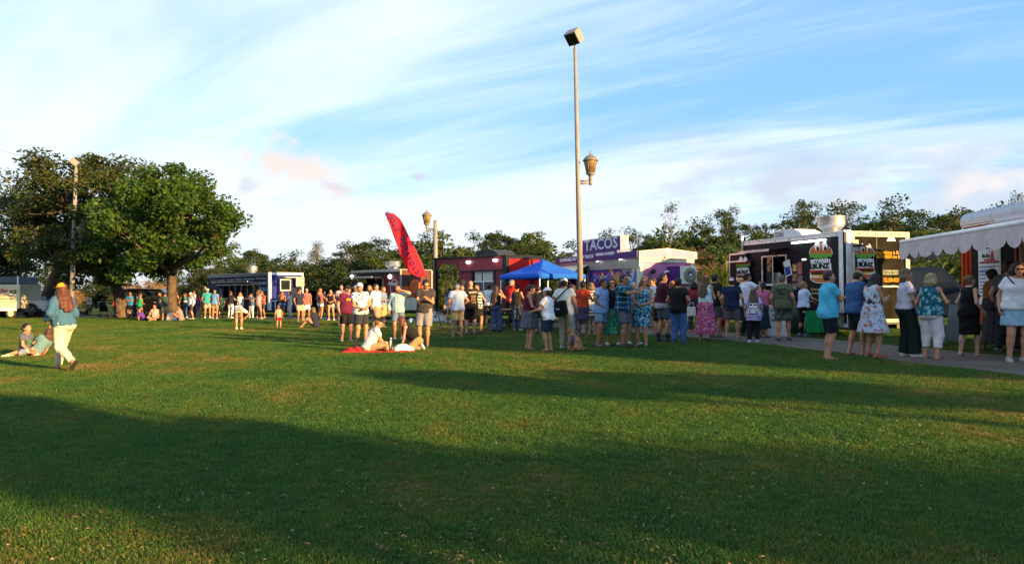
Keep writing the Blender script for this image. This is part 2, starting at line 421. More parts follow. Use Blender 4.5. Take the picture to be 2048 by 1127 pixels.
def field_mesh(prims, h, cuts=(), wr=0.0, seed=0, sub=()):
    lo = np.min([bounds(p, 0.03)[0] for p in prims], 0); hi = np.max([bounds(p, 0.03)[1] for p in prims], 0)
    lo -= 2 * h; n = np.ceil((hi - lo) / h).astype(int) + 3
    ax = [lo[i] + h * np.arange(n[i]) for i in range(3)]
    f = np.full(n, 0.25)
    def sl(p, m):
        a, b = bounds(p, m); i0 = np.clip(np.floor((a - lo) / h).astype(int), 0, n - 1); i1 = np.clip(np.ceil((b - lo) / h).astype(int) + 1, 1, n)
        s = tuple(slice(x, y) for x, y in zip(i0, i1))
        return s, np.stack(np.meshgrid(ax[0][s[0]], ax[1][s[1]], ax[2][s[2]], indexing='ij'), -1)
    for p in prims:
        s, P = sl(p, 0.06); d = dist(p, P); k = max(p['k'], 1e-4); g = f[s]
        hh = np.maximum(k - np.abs(g - d), 0) / k; f[s] = np.minimum(g, d) - hh * hh * k * 0.25
    for p in sub:
        s, P = sl(p, 0.03); f[s] = np.maximum(f[s], -dist(p, P))
    if cuts or wr:
        P = np.stack(np.meshgrid(*ax, indexing='ij'), -1)
        if wr:
            r = np.random.RandomState(seed); w = 0
            for q in range(4):
                a = r.randn(3) * (18 + 9 * q); b = r.randn(3) * (14 + 7 * q); w = w + np.sin(P @ a + r.rand() * 6) * np.sin(P @ b + r.rand() * 6) / (1 + 0.5 * q)
            f = f + wr * w
        for pt, nn in cuts: f = np.maximum(f, (P - pt) @ (np.asarray(nn, float) / np.linalg.norm(nn)))
    return surf_nets(f, lo, h)

def rot(ax, deg):
    a = radians(deg); c, s = cos(a), sin(a)
    return np.array({'x': [[1, 0, 0], [0, c, -s], [0, s, c]], 'y': [[c, 0, s], [0, 1, 0], [-s, 0, c]], 'z': [[c, -s, 0], [s, c, 0], [0, 0, 1]]}[ax])
def unit(v): return v / max(np.linalg.norm(v), 1e-9)
def ik(a, t, l1, l2, pole):
    d = t - a; L = np.linalg.norm(d); L2 = min(L, (l1 + l2) * 0.995); u = unit(d); t = a + u * L2
    x = (l1 * l1 - l2 * l2 + L2 * L2) / (2 * L2); y = sqrt(max(l1 * l1 - x * x, 0))
    p = pole - u * (pole @ u); return a + u * x + unit(p) * y, t

# head and hand templates, in their own frames
def head_template(h, fem):
    j = 0.92 if fem else 1.0
    P = [ell((0, -0.012, 0.035), (0.074, 0.094, 0.088)), ell((0, 0.02, -0.045), (0.056 * j, 0.066, 0.072), k=0.04), ell((0, 0.058, -0.092), (0.028 * j, 0.026, 0.022), k=0.03),
         cap((0, 0.082, 0.012), (0, 0.104, -0.026), 0.009, 0.013, k=0.014), cap((-0.038, 0.076, 0.030), (0.038, 0.076, 0.030), 0.012, k=0.02),
         ell((-0.042, 0.058, -0.02), (0.022, 0.022, 0.022), k=0.03), ell((0.042, 0.058, -0.02), (0.022, 0.022, 0.022), k=0.03),
         ell((-0.078, -0.008, -0.003), (0.010, 0.021, 0.033), k=0.008), ell((0.078, -0.008, -0.003), (0.010, 0.021, 0.033), k=0.008),
         ell((0, 0.082, -0.058), (0.024, 0.014, 0.012), k=0.012)]
    S = [ell((-0.031, 0.098, 0.010), (0.016, 0.02, 0.011)), ell((0.031, 0.098, 0.010), (0.016, 0.02, 0.011)), cap((-0.02, 0.103, -0.059), (0.02, 0.103, -0.059), 0.004)]
    v, q = field_mesh(P, h, sub=S)
    c = v[q].mean(1); fm = np.zeros(len(q), int)
    fm[(np.hypot(np.abs(c[:, 0]) - 0.031, (c[:, 2] - 0.010) * 1.6) < 0.014) & (c[:, 1] > 0.05)] = 2
    fm[(np.hypot(np.abs(c[:, 0]) - 0.031, (c[:, 2] - 0.010) * 1.2) < 0.0065) & (c[:, 1] > 0.05)] = 3
    fm[(np.abs(c[:, 0]) < 0.023) & (np.abs(c[:, 2] + 0.059) < 0.010) & (c[:, 1] > 0.07)] = 1
    return v, q, fm
def hand_template(h):
    """x along the fingers, y out of the palm, z to the thumb side; right hand relaxed"""
    P = [boxp((0.045, 0, 0), (0.047, 0.013, 0.040), r=0.012)]
    for z, l, b in ((0.030, 0.072, 25), (0.010, 0.080, 30), (-0.011, 0.074, 36), (-0.031, 0.058, 42)):
        a = V3(0.088, 0, z); d = rot('z', b * 0.5) @ V3(1, 0, z * 1.5); e = a + unit(d) * l * 0.5
        d2 = rot('z', b * 1.6) @ V3(1, 0, z); g = e + unit(d2) * l * 0.5
        P += [cap(a, e, 0.0098, 0.009, k=0.006), cap(e, g, 0.009, 0.007, k=0.004)]
    P += [cap((0.015, 0.004, 0.028), (0.055, 0.022, 0.058), 0.013, 0.011, k=0.012), cap((0.055, 0.022, 0.058), (0.084, 0.033, 0.058), 0.010, 0.008, k=0.004),
          cap((-0.02, 0, 0), (0.02, 0, 0), 0.022, 0.024, k=0.02)]
    return field_mesh(P, h)
HEADT = {(n, f): head_template(hh, f) for n, hh in (('n', 0.0122), ('f', 0.021)) for f in (0, 1)}
HANDT = {'n': hand_template(0.0098), 'f': hand_template(0.0155)}

# poses: wrists in torso frame (right hand x>0), elbow poles, ankles, torso pitch
POSES = {
    'down': dict(),
    'relax': dict(wr=(.27, .10, .02), wl=(-.25, .03, -.03)),
    'crossed': dict(wr=(-.07, .21, .30), wl=(.08, .19, .26), pr=(.6, .2, -.6), pl=(-.6, .2, -.6)),
    'phone': dict(wr=(.07, .31, .27), wl=(-.07, .31, .25), hp=28),
    'clasp': dict(wr=(.05, .22, .10), wl=(-.05, .22, .10), pr=(.8, -.3, -.5), pl=(-.8, -.3, -.5)),
    'cup': dict(wr=(.16, .32, .22)),
    'cupl': dict(wl=(-.16, .32, .22)),
    'hip': dict(wr=(.17, .10, .08), pr=(.9, -.5, .1)),
    'hips': dict(wr=(.17, .10, .08), pr=(.9, -.5, .1), wl=(-.17, .10, .08), pl=(-.9, -.5, .1)),
    'pocket': dict(wr=(.20, .10, .02), pr=(.5, -.9, 0), wl=(-.20, .10, .02), pl=(-.5, -.9, 0)),
    'shade': dict(wl=(-.11, .22, .60), pl=(-.9, .3, .05), wr=(.27, .05, -.03)),
    'eat': dict(wr=(.07, .22, .54), wl=(-.08, .25, .30), pr=(.5, .1, -.8)),
    'point': dict(wr=(-.04, .36, .36), pr=(.7, .2, -.3), wl=(-.22, .10, .02)),
    'reach': dict(wl=(-.52, .12, .12), wr=(.25, .12, .02)),
    'front': dict(wr=(.14, .40, .18), wl=(-.14, .38, .16)),
    'raise': dict(wr=(.16, .30, .46), pr=(.6, .1, -.7)),
    'headup': dict(wr=(.10, .06, .74), pr=(.9, .2, .1), wl=(-.12, .22, .32)),
    'walk': dict(ar=(.09, .30, .09), al=(-.08, -.36, .20), fl=55, wr=(.12, .20, .22), wl=(-.22, .18, .10), pitch=6, drop=.035),
    'stride': dict(ar=(.09, .20, .08), al=(-.09, -.16, .09), wr=(.27, -.08, -.01), wl=(-.25, .20, .04), drop=.02),
    'lean': dict(ar=(.14, .06, .08), al=(-.14, -.04, .08), wr=(.30, .10, .04), pitch=4),
    'bend': dict(pitch=98, hp=-5, wr=(.20, .34, .42), wl=(-.10, .36, .40), pz=.88, pr=(.5, .3, 0), pl=(-.5, .3, 0), ar=(.08, .10, .08), al=(-.10, -.02, .08), py=-.16),
    'xleg': dict(pz=.13, pitch=24, hp=22, ar=(-.13, .34, .06), al=(.13, .44, .07), kr=(.8, .25, .35), kl=(-.8, .25, .35), wr=(.10, .44, .12), wl=(-.06, .46, .10), fd=(0, .2)),
    'xlegup': dict(pz=.13, pitch=4, ar=(-.13, .34, .06), al=(.13, .44, .07), kr=(.8, .25, .35), kl=(-.8, .25, .35), wr=(.24, .30, .06), wl=(-.12, .30, .12)),
    'knees': dict(pz=.13, pitch=10, ar=(.10, .62, .08), al=(-.10, .56, .08), kr=(.1, .1, 1), kl=(-.1, .1, 1), wr=(.14, .44, .26), wl=(-.14, .42, .28)),
    'kneel': dict(pz=.24, pitch=38, hp=20, ar=(.20, -.08, .06), al=(-.16, -.12, .06), kr=(.2, 1, -.2), kl=(-.2, 1, -.2), wr=(.16, .44, .02), wl=(-.20, .46, .06), toe=60),
    'propped': dict(pz=.13, pitch=-38, hp=-10, ar=(.10, .78, .08), al=(-.10, .84, .08), kr=(0, .1, 1), kl=(0, .1, 1), wr=(.30, -.34, -.02), wl=(-.30, -.30, .02), pr=(.4, -1, 0), pl=(-.4, -1, 0)),
    'prone': dict(pz=.12, pitch=68, hp=-48, ar=(.10, -.82, .07), al=(-.12, -.62, .36), kr=(0, 0, -1), kl=(0, 0, -1), wr=(.16, .34, .52), wl=(-.14, .36, .52), pr=(.3, .9, -.1), pl=(-.3, .9, -.1), toe=80),
}
POSES['side'] = dict(pz=.13, roll=34, pitch=6, ar=(-.62, .26, .07), al=(-.72, .10, .08), kr=(.2, .8, .1), kl=(.1, .9, .2), wr=(.24, .24, -.06), wl=(-.12, .34, .12), pr=(.6, -.6, .2))
_SEED = [0]
def person(label, px, fy, hy, yaw, pose, top, bottom, hair, fem=0, w=1.0, hat=None, shoe=('sneaker', (0.6, 0.6, 0.6)), skin_c=(0.50, 0.31, 0.21), glasses=0, child=0,
           group='people on the lawn and at the food trucks', d=None, hp=None, turn=0, sitting=None, extra=None, smile=0, hgt=None):
    """px: column of the feet in the photograph, fy: row of the feet, hy: row of the head top; yaw 0 faces away, 180 faces the viewer"""
    _SEED[0] += 1; seed = _SEED[0]; rs = np.random.RandomState(seed)
    g = gnd(px, fy); s = F / g.y
    p = dict(POSES[pose])
    H = hgt if hgt else (fy - hy) / s
    near = 'n' if s > 50 else 'f'
    u = H / 1.75                                  # everything below in a 1.75 m figure
    if child: u *= 1.03
    hv = (0.0195 if near == 'n' else 0.036)
    hs = 1.0 + 0.30 * child; ls = 1.0 - 0.10 * child
    tw = 1.0 - 0.06 * fem                          # narrower shoulders
    # ---- skeleton
    TH, SH = 0.435 * ls, 0.42 * ls
    ar, al = V3(*p.get('ar', (.10 + .01 * rs.randn(), .02 + .03 * rs.randn(), .08))), V3(*p.get('al', (-.10 + .01 * rs.randn(), -.02 + .03 * rs.randn(), .08)))
    pz = p.get('pz', 0.08 + TH + SH - 0.008 - p.get('drop', 0))
    st_ = pz > .6 and 'pitch' not in p
    pel = V3(.022 * rs.randn() * st_, p.get('py', 0), pz)
    if st_:
        turn = turn + 9 * rs.randn(); p['roll'] = 2.2 * rs.randn()
        if 'ar' not in p: ar = ar + V3(.02 * abs(rs.randn()), .055 * rs.randn(), 0); al = al - V3(.02 * abs(rs.randn()), .055 * rs.randn(), 0)
    T = rot('z', turn) @ rot('y', p.get('roll', 0)) @ rot('x', -p.get('pitch', 1.5 * rs.rand())); A_p = rot('x', -p.get('pitch', 0) * (0.45 if pz > .4 else 0.25))
    tl = lambda *a: pel + T @ V3(*a)
    sw = .162 * tw * (1 + .25 * (w - 1))
    shR, shL = tl(sw, 0, .450), tl(-sw, 0, .450)
    neck = tl(0, -.005, .525); HR = rot('z', turn) @ rot('y', p.get('roll', 0) * .4) @ rot('x', -p.get('pitch', 0) * 0.35 - (p.get('hp', 0) if hp is None else hp)) @ rot('z', 12 * rs.randn() if hp is None else 0)
    hc = neck + HR @ V3(0, .022, .110 + .012 * hs)
    hipR, hipL = pel + A_p @ V3(.088, 0, -.005), pel + A_p @ V3(-.088, 0, -.005)
    wr = tl(*np.array(p.get('wr', (.265 + .02 * (w - 1), .05, -.025)))); wl = tl(*np.array(p.get('wl', (-.265 - .02 * (w - 1), .04, -.025))))
    elR, wr = ik(shR, wr, .285, .245, T @ V3(*p.get('pr', (.45, -.9, -.1)))); elL, wl = ik(shL, wl, .285, .245, T @ V3(*p.get('pl', (-.45, -.9, -.1))))
    knR, ar = ik(hipR, ar, TH, SH, V3(*p.get('kr', (.12, 1, 0)))); knL, al = ik(hipL, al, TH, SH, V3(*p.get('kl', (-.12, 1, 0))))
    # ---- body
    W = w; hipw = 1 + 0.10 * fem
    belly = max(0, w - 1.05)
    body = [ell(tl(0, -.005, .02), (.155 * W * hipw, .112 * W, .115), T, .05), ell(tl(0, .002 + .05 * belly, .17), (.130 * W * (1 - .06 * fem), .098 * W, .15), T, .06),
            ell(tl(0, -.002, .34), (.152 * tw * (1 + .5 * (W - 1)), .108 * (1 + .5 * (W - 1)), .165), T, .06), cap(shR, shL, .056, k=.05),
            cap(tl(0, -.01, .46), hc - HR @ V3(0, .03, .03), .058 - .008 * fem, .050 - .006 * fem, k=.04),
            cap(shR, tl(.05, -.01, .51), .048, .045, k=.03), cap(shL, tl(-.05, -.01, .51), .048, .045, k=.03)]
    if fem: body += [ell(tl(s_ * .068, .085 * (1 + .3 * (W - 1)), .335), (.062 * W, .058 * W, .060), T, .04) for s_ in (1, -1)]
    body += [ell(pel + A_p @ V3(s_ * .07, -.065, -.03), (.085 * W * hipw, .085 * W, .09), A_p, .05) for s_ in (1, -1)]
    LW = 1 + .7 * (W - 1)
    limbs = []
    for hip, kn, an in ((hipR, knR, ar), (hipL, knL, al)):
        calf = kn + (an - kn) * .32 - unit(V3(0, 1, 0) - unit(an - kn) * unit(an - kn)[1]) * .018
        limbs += [cap(hip, kn, .088 * LW * (1 + .05 * fem), .055 * LW, k=.04), cap(kn, an, .052 * LW, .034 * LW, k=.03), ell(calf, (.050 * LW, .052 * LW, .10), np.stack([unit(np.cross(unit(an - kn), V3(0, 1, .01))), unit(np.cross(np.cross(unit(an - kn), V3(0, 1, .01)), unit(an - kn))), unit(an - kn)], 1), .04)]
    AW = (1 - .14 * fem) * (1 + .6 * (W - 1))
    for sh, el, wv in ((shR, elR, wr), (shL, elL, wl)):
        limbs += [cap(sh, el, .050 * AW, .039 * AW, k=.03), cap(el, wv, .040 * AW, .026 * AW, k=.02)]
    # feet
    yawf = {}
    feet = []
    toe = p.get('toe', 0)
    for sgn, an, kn, key in ((1, ar, knR, 'fr'), (-1, al, knL, 'fl')):
        shin = unit(an - kn)
        fwd = V3(.18 * sgn, 1, 0)
        pit = p.get(key, toe)
        if pz < .4 and abs(shin[2]) < .75 and pose != 'prone': fwd = unit(shin + V3(0, 0, .9)) if pose in ('knees', 'propped') else unit(V3(shin[0], shin[1], .05))
        fwd = unit(fwd)
        if pit: fwd = unit(fwd * cos(radians(pit)) + V3(0, 0, -1) * sin(radians(pit)))
        side = unit(np.cross(fwd, V3(0, 0, 1))); dn = unit(np.cross(fwd, side));
        if dn[2] > 0 and not pit: dn = -dn
        if pit: dn = unit(shin - fwd * (shin @ fwd))
        feet.append((an, fwd, dn, side))
        limbs.append(cap(an, an + dn * .035 - fwd * .02, .036, .034, k=.02)); limbs.append(cap(an + dn * .035, an + fwd * .15 + dn * .055, .034, .022, k=.02))
    v, q = field_mesh(body + limbs, hv)
    ht = HEADT[(near, fem)]
    VS, QS, FM = [v], [q], [np.zeros(len(q), int)]; n0 = len(v)
    VS.append((ht[0] * hs) @ HR.T + hc); QS.append(ht[1] + n0); FM.append(ht[2]); n0 += len(ht[0])
    tv, tq = HANDT[near]
    for sgn, el, wv in ((1, elR, wr), (-1, elL, wl)):
        X = unit(wv - el); inn = T @ V3(-sgn, .25, 0)
        if pose in ('xleg', 'kneel', 'front', 'phone', 'prone', 'bend'): inn = V3(0, .2, -1) if pose != 'phone' else T @ V3(-sgn * .4, -.5, .8)
        Yv = unit(inn - X * (inn @ X)); Z = np.cross(X, Yv) * (1 if sgn > 0 else -1)
        if sgn > 0: Z = -Z; 
        else: Z = -Z
        R = np.stack([X, Yv, Z], 1); hvv = tv * (.94 - .1 * fem) @ R.T + (wv - X * .01)
        det = np.linalg.det(R); qq = tq if det > 0 else tq[:, ::-1]
        VS.append(hvv); QS.append(qq + n0); FM.append(np.zeros(len(qq), int)); n0 += len(hvv)
    yaw = yaw - math.degrees(atan2(g.x, g.y))      # facing is given against the line of sight
    root = empty('person', (g.x, g.y, 0), radians(yaw), label, 'person', group)
    def add(name, vq, mat, fm=None):
        vv, qq = vq
        if len(qq) == 0: return None
        me = mesh_np(name, vv * u, qq, mat if isinstance(mat, (list, tuple)) else [mat], True, fm)
        return obj(name, me, root)
    add('body', (np.concatenate(VS), np.concatenate(QS)), [skin(skin_c), principled('lips', (skin_c[0] * .75, skin_c[1] * .45, skin_c[2] * .5), .5), principled('eye_white', (.6, .58, .55), .3), principled('iris', (.02, .015, .01), .2)], np.concatenate(FM))
    # ---- clothes
    top = dict(top or {}); bottom = dict(bottom or {})
    def mat_of(dd): return dd['pat'] if dd.get('pat') is not None else cloth(dd['c'])
    loose = top.get('loose', .014 + .006 * (1 - fem))
    infl = lambda P, e: [dict(q_, **({'R': q_['R'] + e} if q_['t'] == 'e' else {'ra': q_['ra'] + e, 'rb': q_['rb'] + e})) for q_ in P]
    dn_T = T @ V3(0, 0, -1)
    subs = []
    if top.get('k'):
        k = top['k']; hem = top.get('hem', -.06); e = loose
        P = infl([body[0]] + body[-2:] if hem < .05 else [], e) + infl(body[1:3], e) + infl(body[7:9] if fem else [], e * .8)
        if hem < .12:   # cloth hangs straight down from chest to hem
            P += [cone(pel, T, .40, hem - .01, .128 * (1 + .5 * (W - 1)) + e * .4, (.118 * W * hipw + e + top.get('flare', 0)), 1.28 - .04 * fem, top.get('folds', 7), .025 + top.get('flare', 0) * .5, .05, rs.rand() * 6)]
        if k in ('tank',):
            P += [cap(tl(-.66 * sw, -.004, .462), tl(.66 * sw, -.004, .462), .062 + e * .5, k=.05), cap(tl(-.60 * sw, -.004, .39), tl(.60 * sw, -.004, .39), .085 + e * .5, k=.05)]
            subs = [ell(tl(0, .055, .525), (.088, .095, .100), T)]; cuts = [(pel + dn_T * (-hem), dn_T)]
        else:
            es = min(e, .016); P += infl(body[3:4], es * .8) + infl(body[5:7], es * .7)
            L = {'tee': .55, 'polo': .58, 'long': 1.96, 'three': 1.45, 'cap': .25}[k]; L = top.get('sleeve', L)
            for sh, el, wv in ((shR, elR, wr), (shL, elL, wl)):
                se = min(e, .022) + .008
                if L <= 1:
                    d_ = unit(el - sh); end = sh + (el - sh) * L
                    P.append(cap(sh, sh + (el - sh) * (L + .25), .054 * AW + se * .8, .054 * AW + se, k=.03, cut=[(end, d_)]))
                else:
                    d_ = unit(wv - el); end = el + (wv - el) * (L - 1)
                    P += [cap(sh, el, .052 * AW + se, .044 * AW + se, k=.03), cap(el, el + (wv - el) * (L - .95), .045 * AW + se, .030 * AW + se, k=.02, cut=[(end, d_)])]
            if k == 'polo': P.append(cap(tl(-.03, .0, .515), tl(.03, .0, .515), .066, k=.015))
            cuts = [(tl(0, .0, .545 if k == 'polo' else .535), T @ V3(0, 0, 1))]
            subs = [ell(tl(0, .035 if k != 'polo' else .05, .525), (.066 + top.get('neck', 0), .085, .050 + top.get('neck', 0)), T)]
            for q_ in P:
                if q_['t'] in 'ek' and not q_.get('cut'): q_['cut'] = [(pel + dn_T * (-hem), dn_T)]
        sh_o = add('dress' if k == 'dress' else top.get('name', 'shirt'), field_mesh(P, hv * .95, cuts, (.0055 if near == 'n' else .004), seed, subs), mat_of(top))
    else: sh_o = None
    bk = bottom.get('k')
    if bk:
        e = bottom.get('loose', .016); name = {'shorts': 'shorts', 'pants': 'trousers', 'wide': 'trousers', 'leggings': 'leggings', 'capri': 'trousers', 'skirt': 'skirt', 'dress': 'dress'}[bk]
        wz = bottom.get('waist', .10)
        P = infl([body[0]] + body[-2:], e * .8)
        wc = [(pel + A_p @ V3(0, 0, wz), A_p @ V3(0, 0, 1))]
        if bk in ('skirt', 'dress'):
            L = bottom.get('len', .42); fl = bottom.get('flare', .05)
            if pz < .4: P += infl([limbs[0], limbs[3]], e)
            else: P += [cone(pel, np.eye(3), .08, -L, .122 * W * hipw + e * .3, .135 * W + fl, 1.18, bottom.get('folds', 9), bottom.get('amp', .05), .05, rs.rand() * 6)]
            if bk == 'dress':
                P += infl(body[1:3], e) + infl(body[7:9], e * .7)
                P += [cone(pel, T, .33, -.05, .115 * W, .125 * W * hipw + e, 1.2, 7, .02, .05)]
                P += [cap(tl(-.66 * sw, -.004, .462), tl(.66 * sw, -.004, .462), .064 + e * .5, k=.05), cap(tl(-.60 * sw, -.004, .39), tl(.60 * sw, -.004, .39), .088 + e * .5, k=.05)]
                wc = []; subs = [ell(tl(0, .055, .525), (.088, .095, .100), T)]
        else:
            fr = {'shorts': .80, 'pants': 1.96, 'wide': 2.0, 'leggings': 1.93, 'capri': 1.62}[bk]; fr = bottom.get('len', fr)
            if bk == 'leggings': e = .007
            for hip, kn, an in ((hipR, knR, ar), (hipL, knL, al)):
                ex = {'shorts': .014, 'pants': .010, 'wide': .03, 'leggings': 0, 'capri': .012}[bk]
                if fr <= 1.05:
                    d_ = unit(kn - hip); end = hip + (kn - hip) * fr
                    P.append(cap(hip, hip + (kn - hip) * (fr + .2), .088 * LW + e, .062 * LW + e + ex + (1 - fr) * .03, k=.03, cut=[(end, d_)]))
                else:
                    d_ = unit(an - kn); end = kn + (an - kn) * (fr - 1)
                    r1 = {'wide': .105, 'pants': .058, 'leggings': .040, 'capri': .058}[bk] + (.012 if bk != 'leggings' else 0) * (LW - 1) * 4
                    P += [cap(hip, kn, .088 * LW + e, .060 * LW + e + ex, k=.03), cap(kn, kn + (an - kn) * min(1.15, fr - .93), .060 * LW + e + ex, r1, k=.02, cut=[(end, d_)])]
        add(name, field_mesh(P, hv * .95, wc, .0048, seed + 500, subs if bk == 'dress' else ()), mat_of(bottom))
    # ---- shoes
    kind, sc_ = shoe
    if kind:
        for (an, fwd, dn, side) in feet:
            R = np.stack([side, fwd, -dn], 1); b = an + dn * .078
            if kind == 'flat':
                P = [boxp(b + fwd * .045, (.046, .128, .011), R, .010), cap(b + fwd * .11 - side * .04 - dn * .012, b + fwd * .11 + side * .04 - dn * .012, .012, k=.01), cap(b + fwd * .10 - side * .02 - dn * .045, b + fwd * .10 + side * .02 - dn * .045, .014, k=.03)]
                cuts = []
            else:
                P = [cap(b - fwd * .045 - dn * .04, b + fwd * .12 - dn * .028, .044, .040, k=.03), cap(b - dn * .04, an - fwd * .01, .046, .044, k=.04), cap(b + fwd * .10 - dn * .02, b + fwd * .145 - dn * .02, .044, .036, k=.03)]
                if kind == 'boot': P.append(cap(an, an - dn * .12, .052, .060, k=.03))
                cuts = [(b + dn * .0, dn)]
                if kind == 'sneaker': cuts.append((an - dn * .025, -dn))
                if kind == 'wedge': P.append(boxp(b + fwd * .0 - dn * .0, (.038, .10, .035), R, .02))
            vv, qq = field_mesh(P, hv * .62 if near == 'n' else hv * .8, cuts)
            z = (vv[qq].mean(1) - b) @ (-dn)
            add('shoe', (vv, qq), [plastic(sc_), plastic((.65, .65, .63) if kind == 'sneaker' else (.03, .025, .02))], (z < .018).astype(int))
    # ---- hair and hat
    hl = lambda *a: hc + HR @ (V3(*a) * hs)
    hk, hcol = hair
    hm = hairm(hcol)
    if hk != 'bald':
        thick = {'buzz': .003, 'short': .010, 'long': .012, 'bob': .016, 'bun': .008, 'pony': .008, 'curly': .022, 'fringe': .006}[hk]
        P = [ell(hl(0, -.014, .036), (np.array((.076, .096, .090)) + thick) * hs, HR, .02), ell(hl(0, -.045, -.01), np.array((.070, .062, .075)) * hs, HR, .03)]
        cut = [(hl(0, .050, .060), HR @ V3(0, .86, -.50)), (hl(0, -.02, -.085), HR @ V3(0, .15, -1))]
        for q_ in P: q_['cut'] = list(cut)
        if hk == 'fringe': P[0]['cut'] = [(hl(0, -.02, .045), HR @ V3(0, .35, -1))]
        back = T @ V3(0, -1, 0); lean_ = abs(p.get('pitch', 0)) > 15 or abs(p.get('roll', 0)) > 15; dnv = V3(0, 0, -1) if lean_ else unit(T @ V3(0, -.08, -1)); back = back * (0.15 if lean_ else 1)
        hlen = {'long': .44, 'bob': .13, 'pony': .0, 'curly': .10}.get(hk, 0) * (extra or {}).get('hair', 1.0)
        if hlen:
            for sx, sy in ((0, -.055), (.045, -.045), (-.045, -.045), (.068, -.012), (-.068, -.012), (.025, -.062), (-.025, -.062)):
                a = hl(sx, sy, .01); ln = hlen * (1.0 - .35 * abs(sx) / .07 * rs.rand()); far_ = min(1.0, ln / .3)
                mid = a + dnv * min(ln * .5, .17) + back * .045 * far_ + T @ V3(sx * .35, 0, 0); b = a + dnv * ln + back * (.085 + .03 * W) * far_ * (1.0 if hk == 'long' else .4) + T @ V3(sx * .9, 0, 0)
                P += [cap(a, mid, .034, .044, k=.025), cap(mid, b, .046 if hk == 'long' else .040, .022, k=.025)]
        if hk == 'bun': P.append(ell(hl(0, -.105, .045), np.array((.040, .036, .040)) * hs, HR, .015))
        if hk == 'pony': P += [cap(hl(0, -.095, .04), hl(0, -.135, -.05), .026, .032, k=.02), cap(hl(0, -.135, -.05), hl(0, -.12, -.05) + dnv * .16, .032, .010, k=.02)]
        if hk == 'curly': P += [ell(hl(.085 * cos(t), -.03 + .075 * sin(t), z), np.array((.04, .04, .045)) * hs, HR, .015) for t in np.linspace(pi * .95, pi * 2.05, 7) for z in (.06, -.0, -.05)]
        add('hair', field_mesh(P, hv * .62, (), .004 if hk in ('long', 'curly', 'bob') else .002, seed + 900), hm)
    if hat:
        kk, c1 = hat[0], hat[1]; c2 = hat[2] if len(hat) > 2 else c1
        if kk == 'cap' or kk == 'back':
            f_ = 1 if kk == 'cap' else -1
            P = [ell(hl(0, -.012, .045), np.array((.087, .107, .094)) * hs, HR, .01, cut=[(hl(0, 0, .042), HR @ V3(0, -.12 * f_, -1))]), ell(hl(0, f_ * .115 - .01, .045), np.array((.070, .078, .009)) * hs, HR @ rot('x', -8 * f_), .012)]
            vv, qq = field_mesh(P, hv * .55)
            yl = ((vv[qq].mean(1) - hc) @ HR)[:, 1] * f_ / hs
            add('cap', (vv, qq), [cloth(c1), cloth(c2)], (yl > .098).astype(int))
        elif kk == 'brim':
            P = [ell(hl(0, -.012, .05), np.array((.088, .105, .092)) * hs, HR, .01, cut=[(hl(0, 0, .045), HR @ V3(0, 0, -1))]), ell(hl(0, -.008, .05), np.array((.155, .17, .010)) * hs, HR, .015)]
            add('hat', field_mesh(P, hv * .6), cloth(c1))
    if glasses:
        zz = .012 if glasses == 1 else .085; yy = .088 if glasses == 1 else .072
        P = [ell(hl(sg * .032, yy, zz), np.array((.029, .014, .020)) * hs, HR, .006) for sg in (1, -1)] + [cap(hl(sg * .058, yy - .01, zz + .006), hl(sg * .080, -.005, zz + .008), .0045 if near == 'n' else .006, k=.004) for sg in (1, -1)] + [cap(hl(-.03, yy + .006, zz + .008), hl(.03, yy + .006, zz + .008), .005, k=.004)]
        add('sunglasses', field_mesh(P, .008 if near == 'n' else .011), principled('lens', (.01, .01, .012), .12))
    return dict(root=root, u=u, tl=tl, T=T, shirt=sh_o, wr=wr, wl=wl, pel=pel, yaw=yaw, g=g, hc=hc, hl=hl, sh=(shR, shL), knees=(knR, knL), ankles=(ar, al))
def world_of(P, q):
    """point of a figure (in its own 1.75 m frame) in the world"""
    a = radians(P['yaw']); q = np.asarray(q) * P['u']
    return Vector((P['g'].x + q[0] * cos(a) - q[1] * sin(a), P['g'].y + q[0] * sin(a) + q[1] * cos(a), q[2]))
def shirt_text(P, body, size, col, z, side=-1, bold=0.004, dx=0.0, y=None, squeeze=1.0):
    """lettering on the back (-1) or chest (1)"""
    if P['shirt'] is None: return
    co = np.array([v.co for v in P['shirt'].data.vertices]) / P['u']; q = (co - P['pel']) @ P['T']
    m = (np.abs(q[:, 0] - dx) < .10) & (np.abs(q[:, 2] - z) < max(.06, size * .6))
    yy = (side * q[m, 1]).max() + .004 if m.any() else .15
    o = P['tl'](dx, side * yy, z) * P['u']; r = P['T'] @ V3(-side, 0, 0); up = P['T'] @ V3(0, 0, 1)
    t = text(body, size, print_ink(col), None, o, r, up, bold=bold, depth=.003, off=0, squeeze=squeeze)
    t.parent = P['shirt']; return t
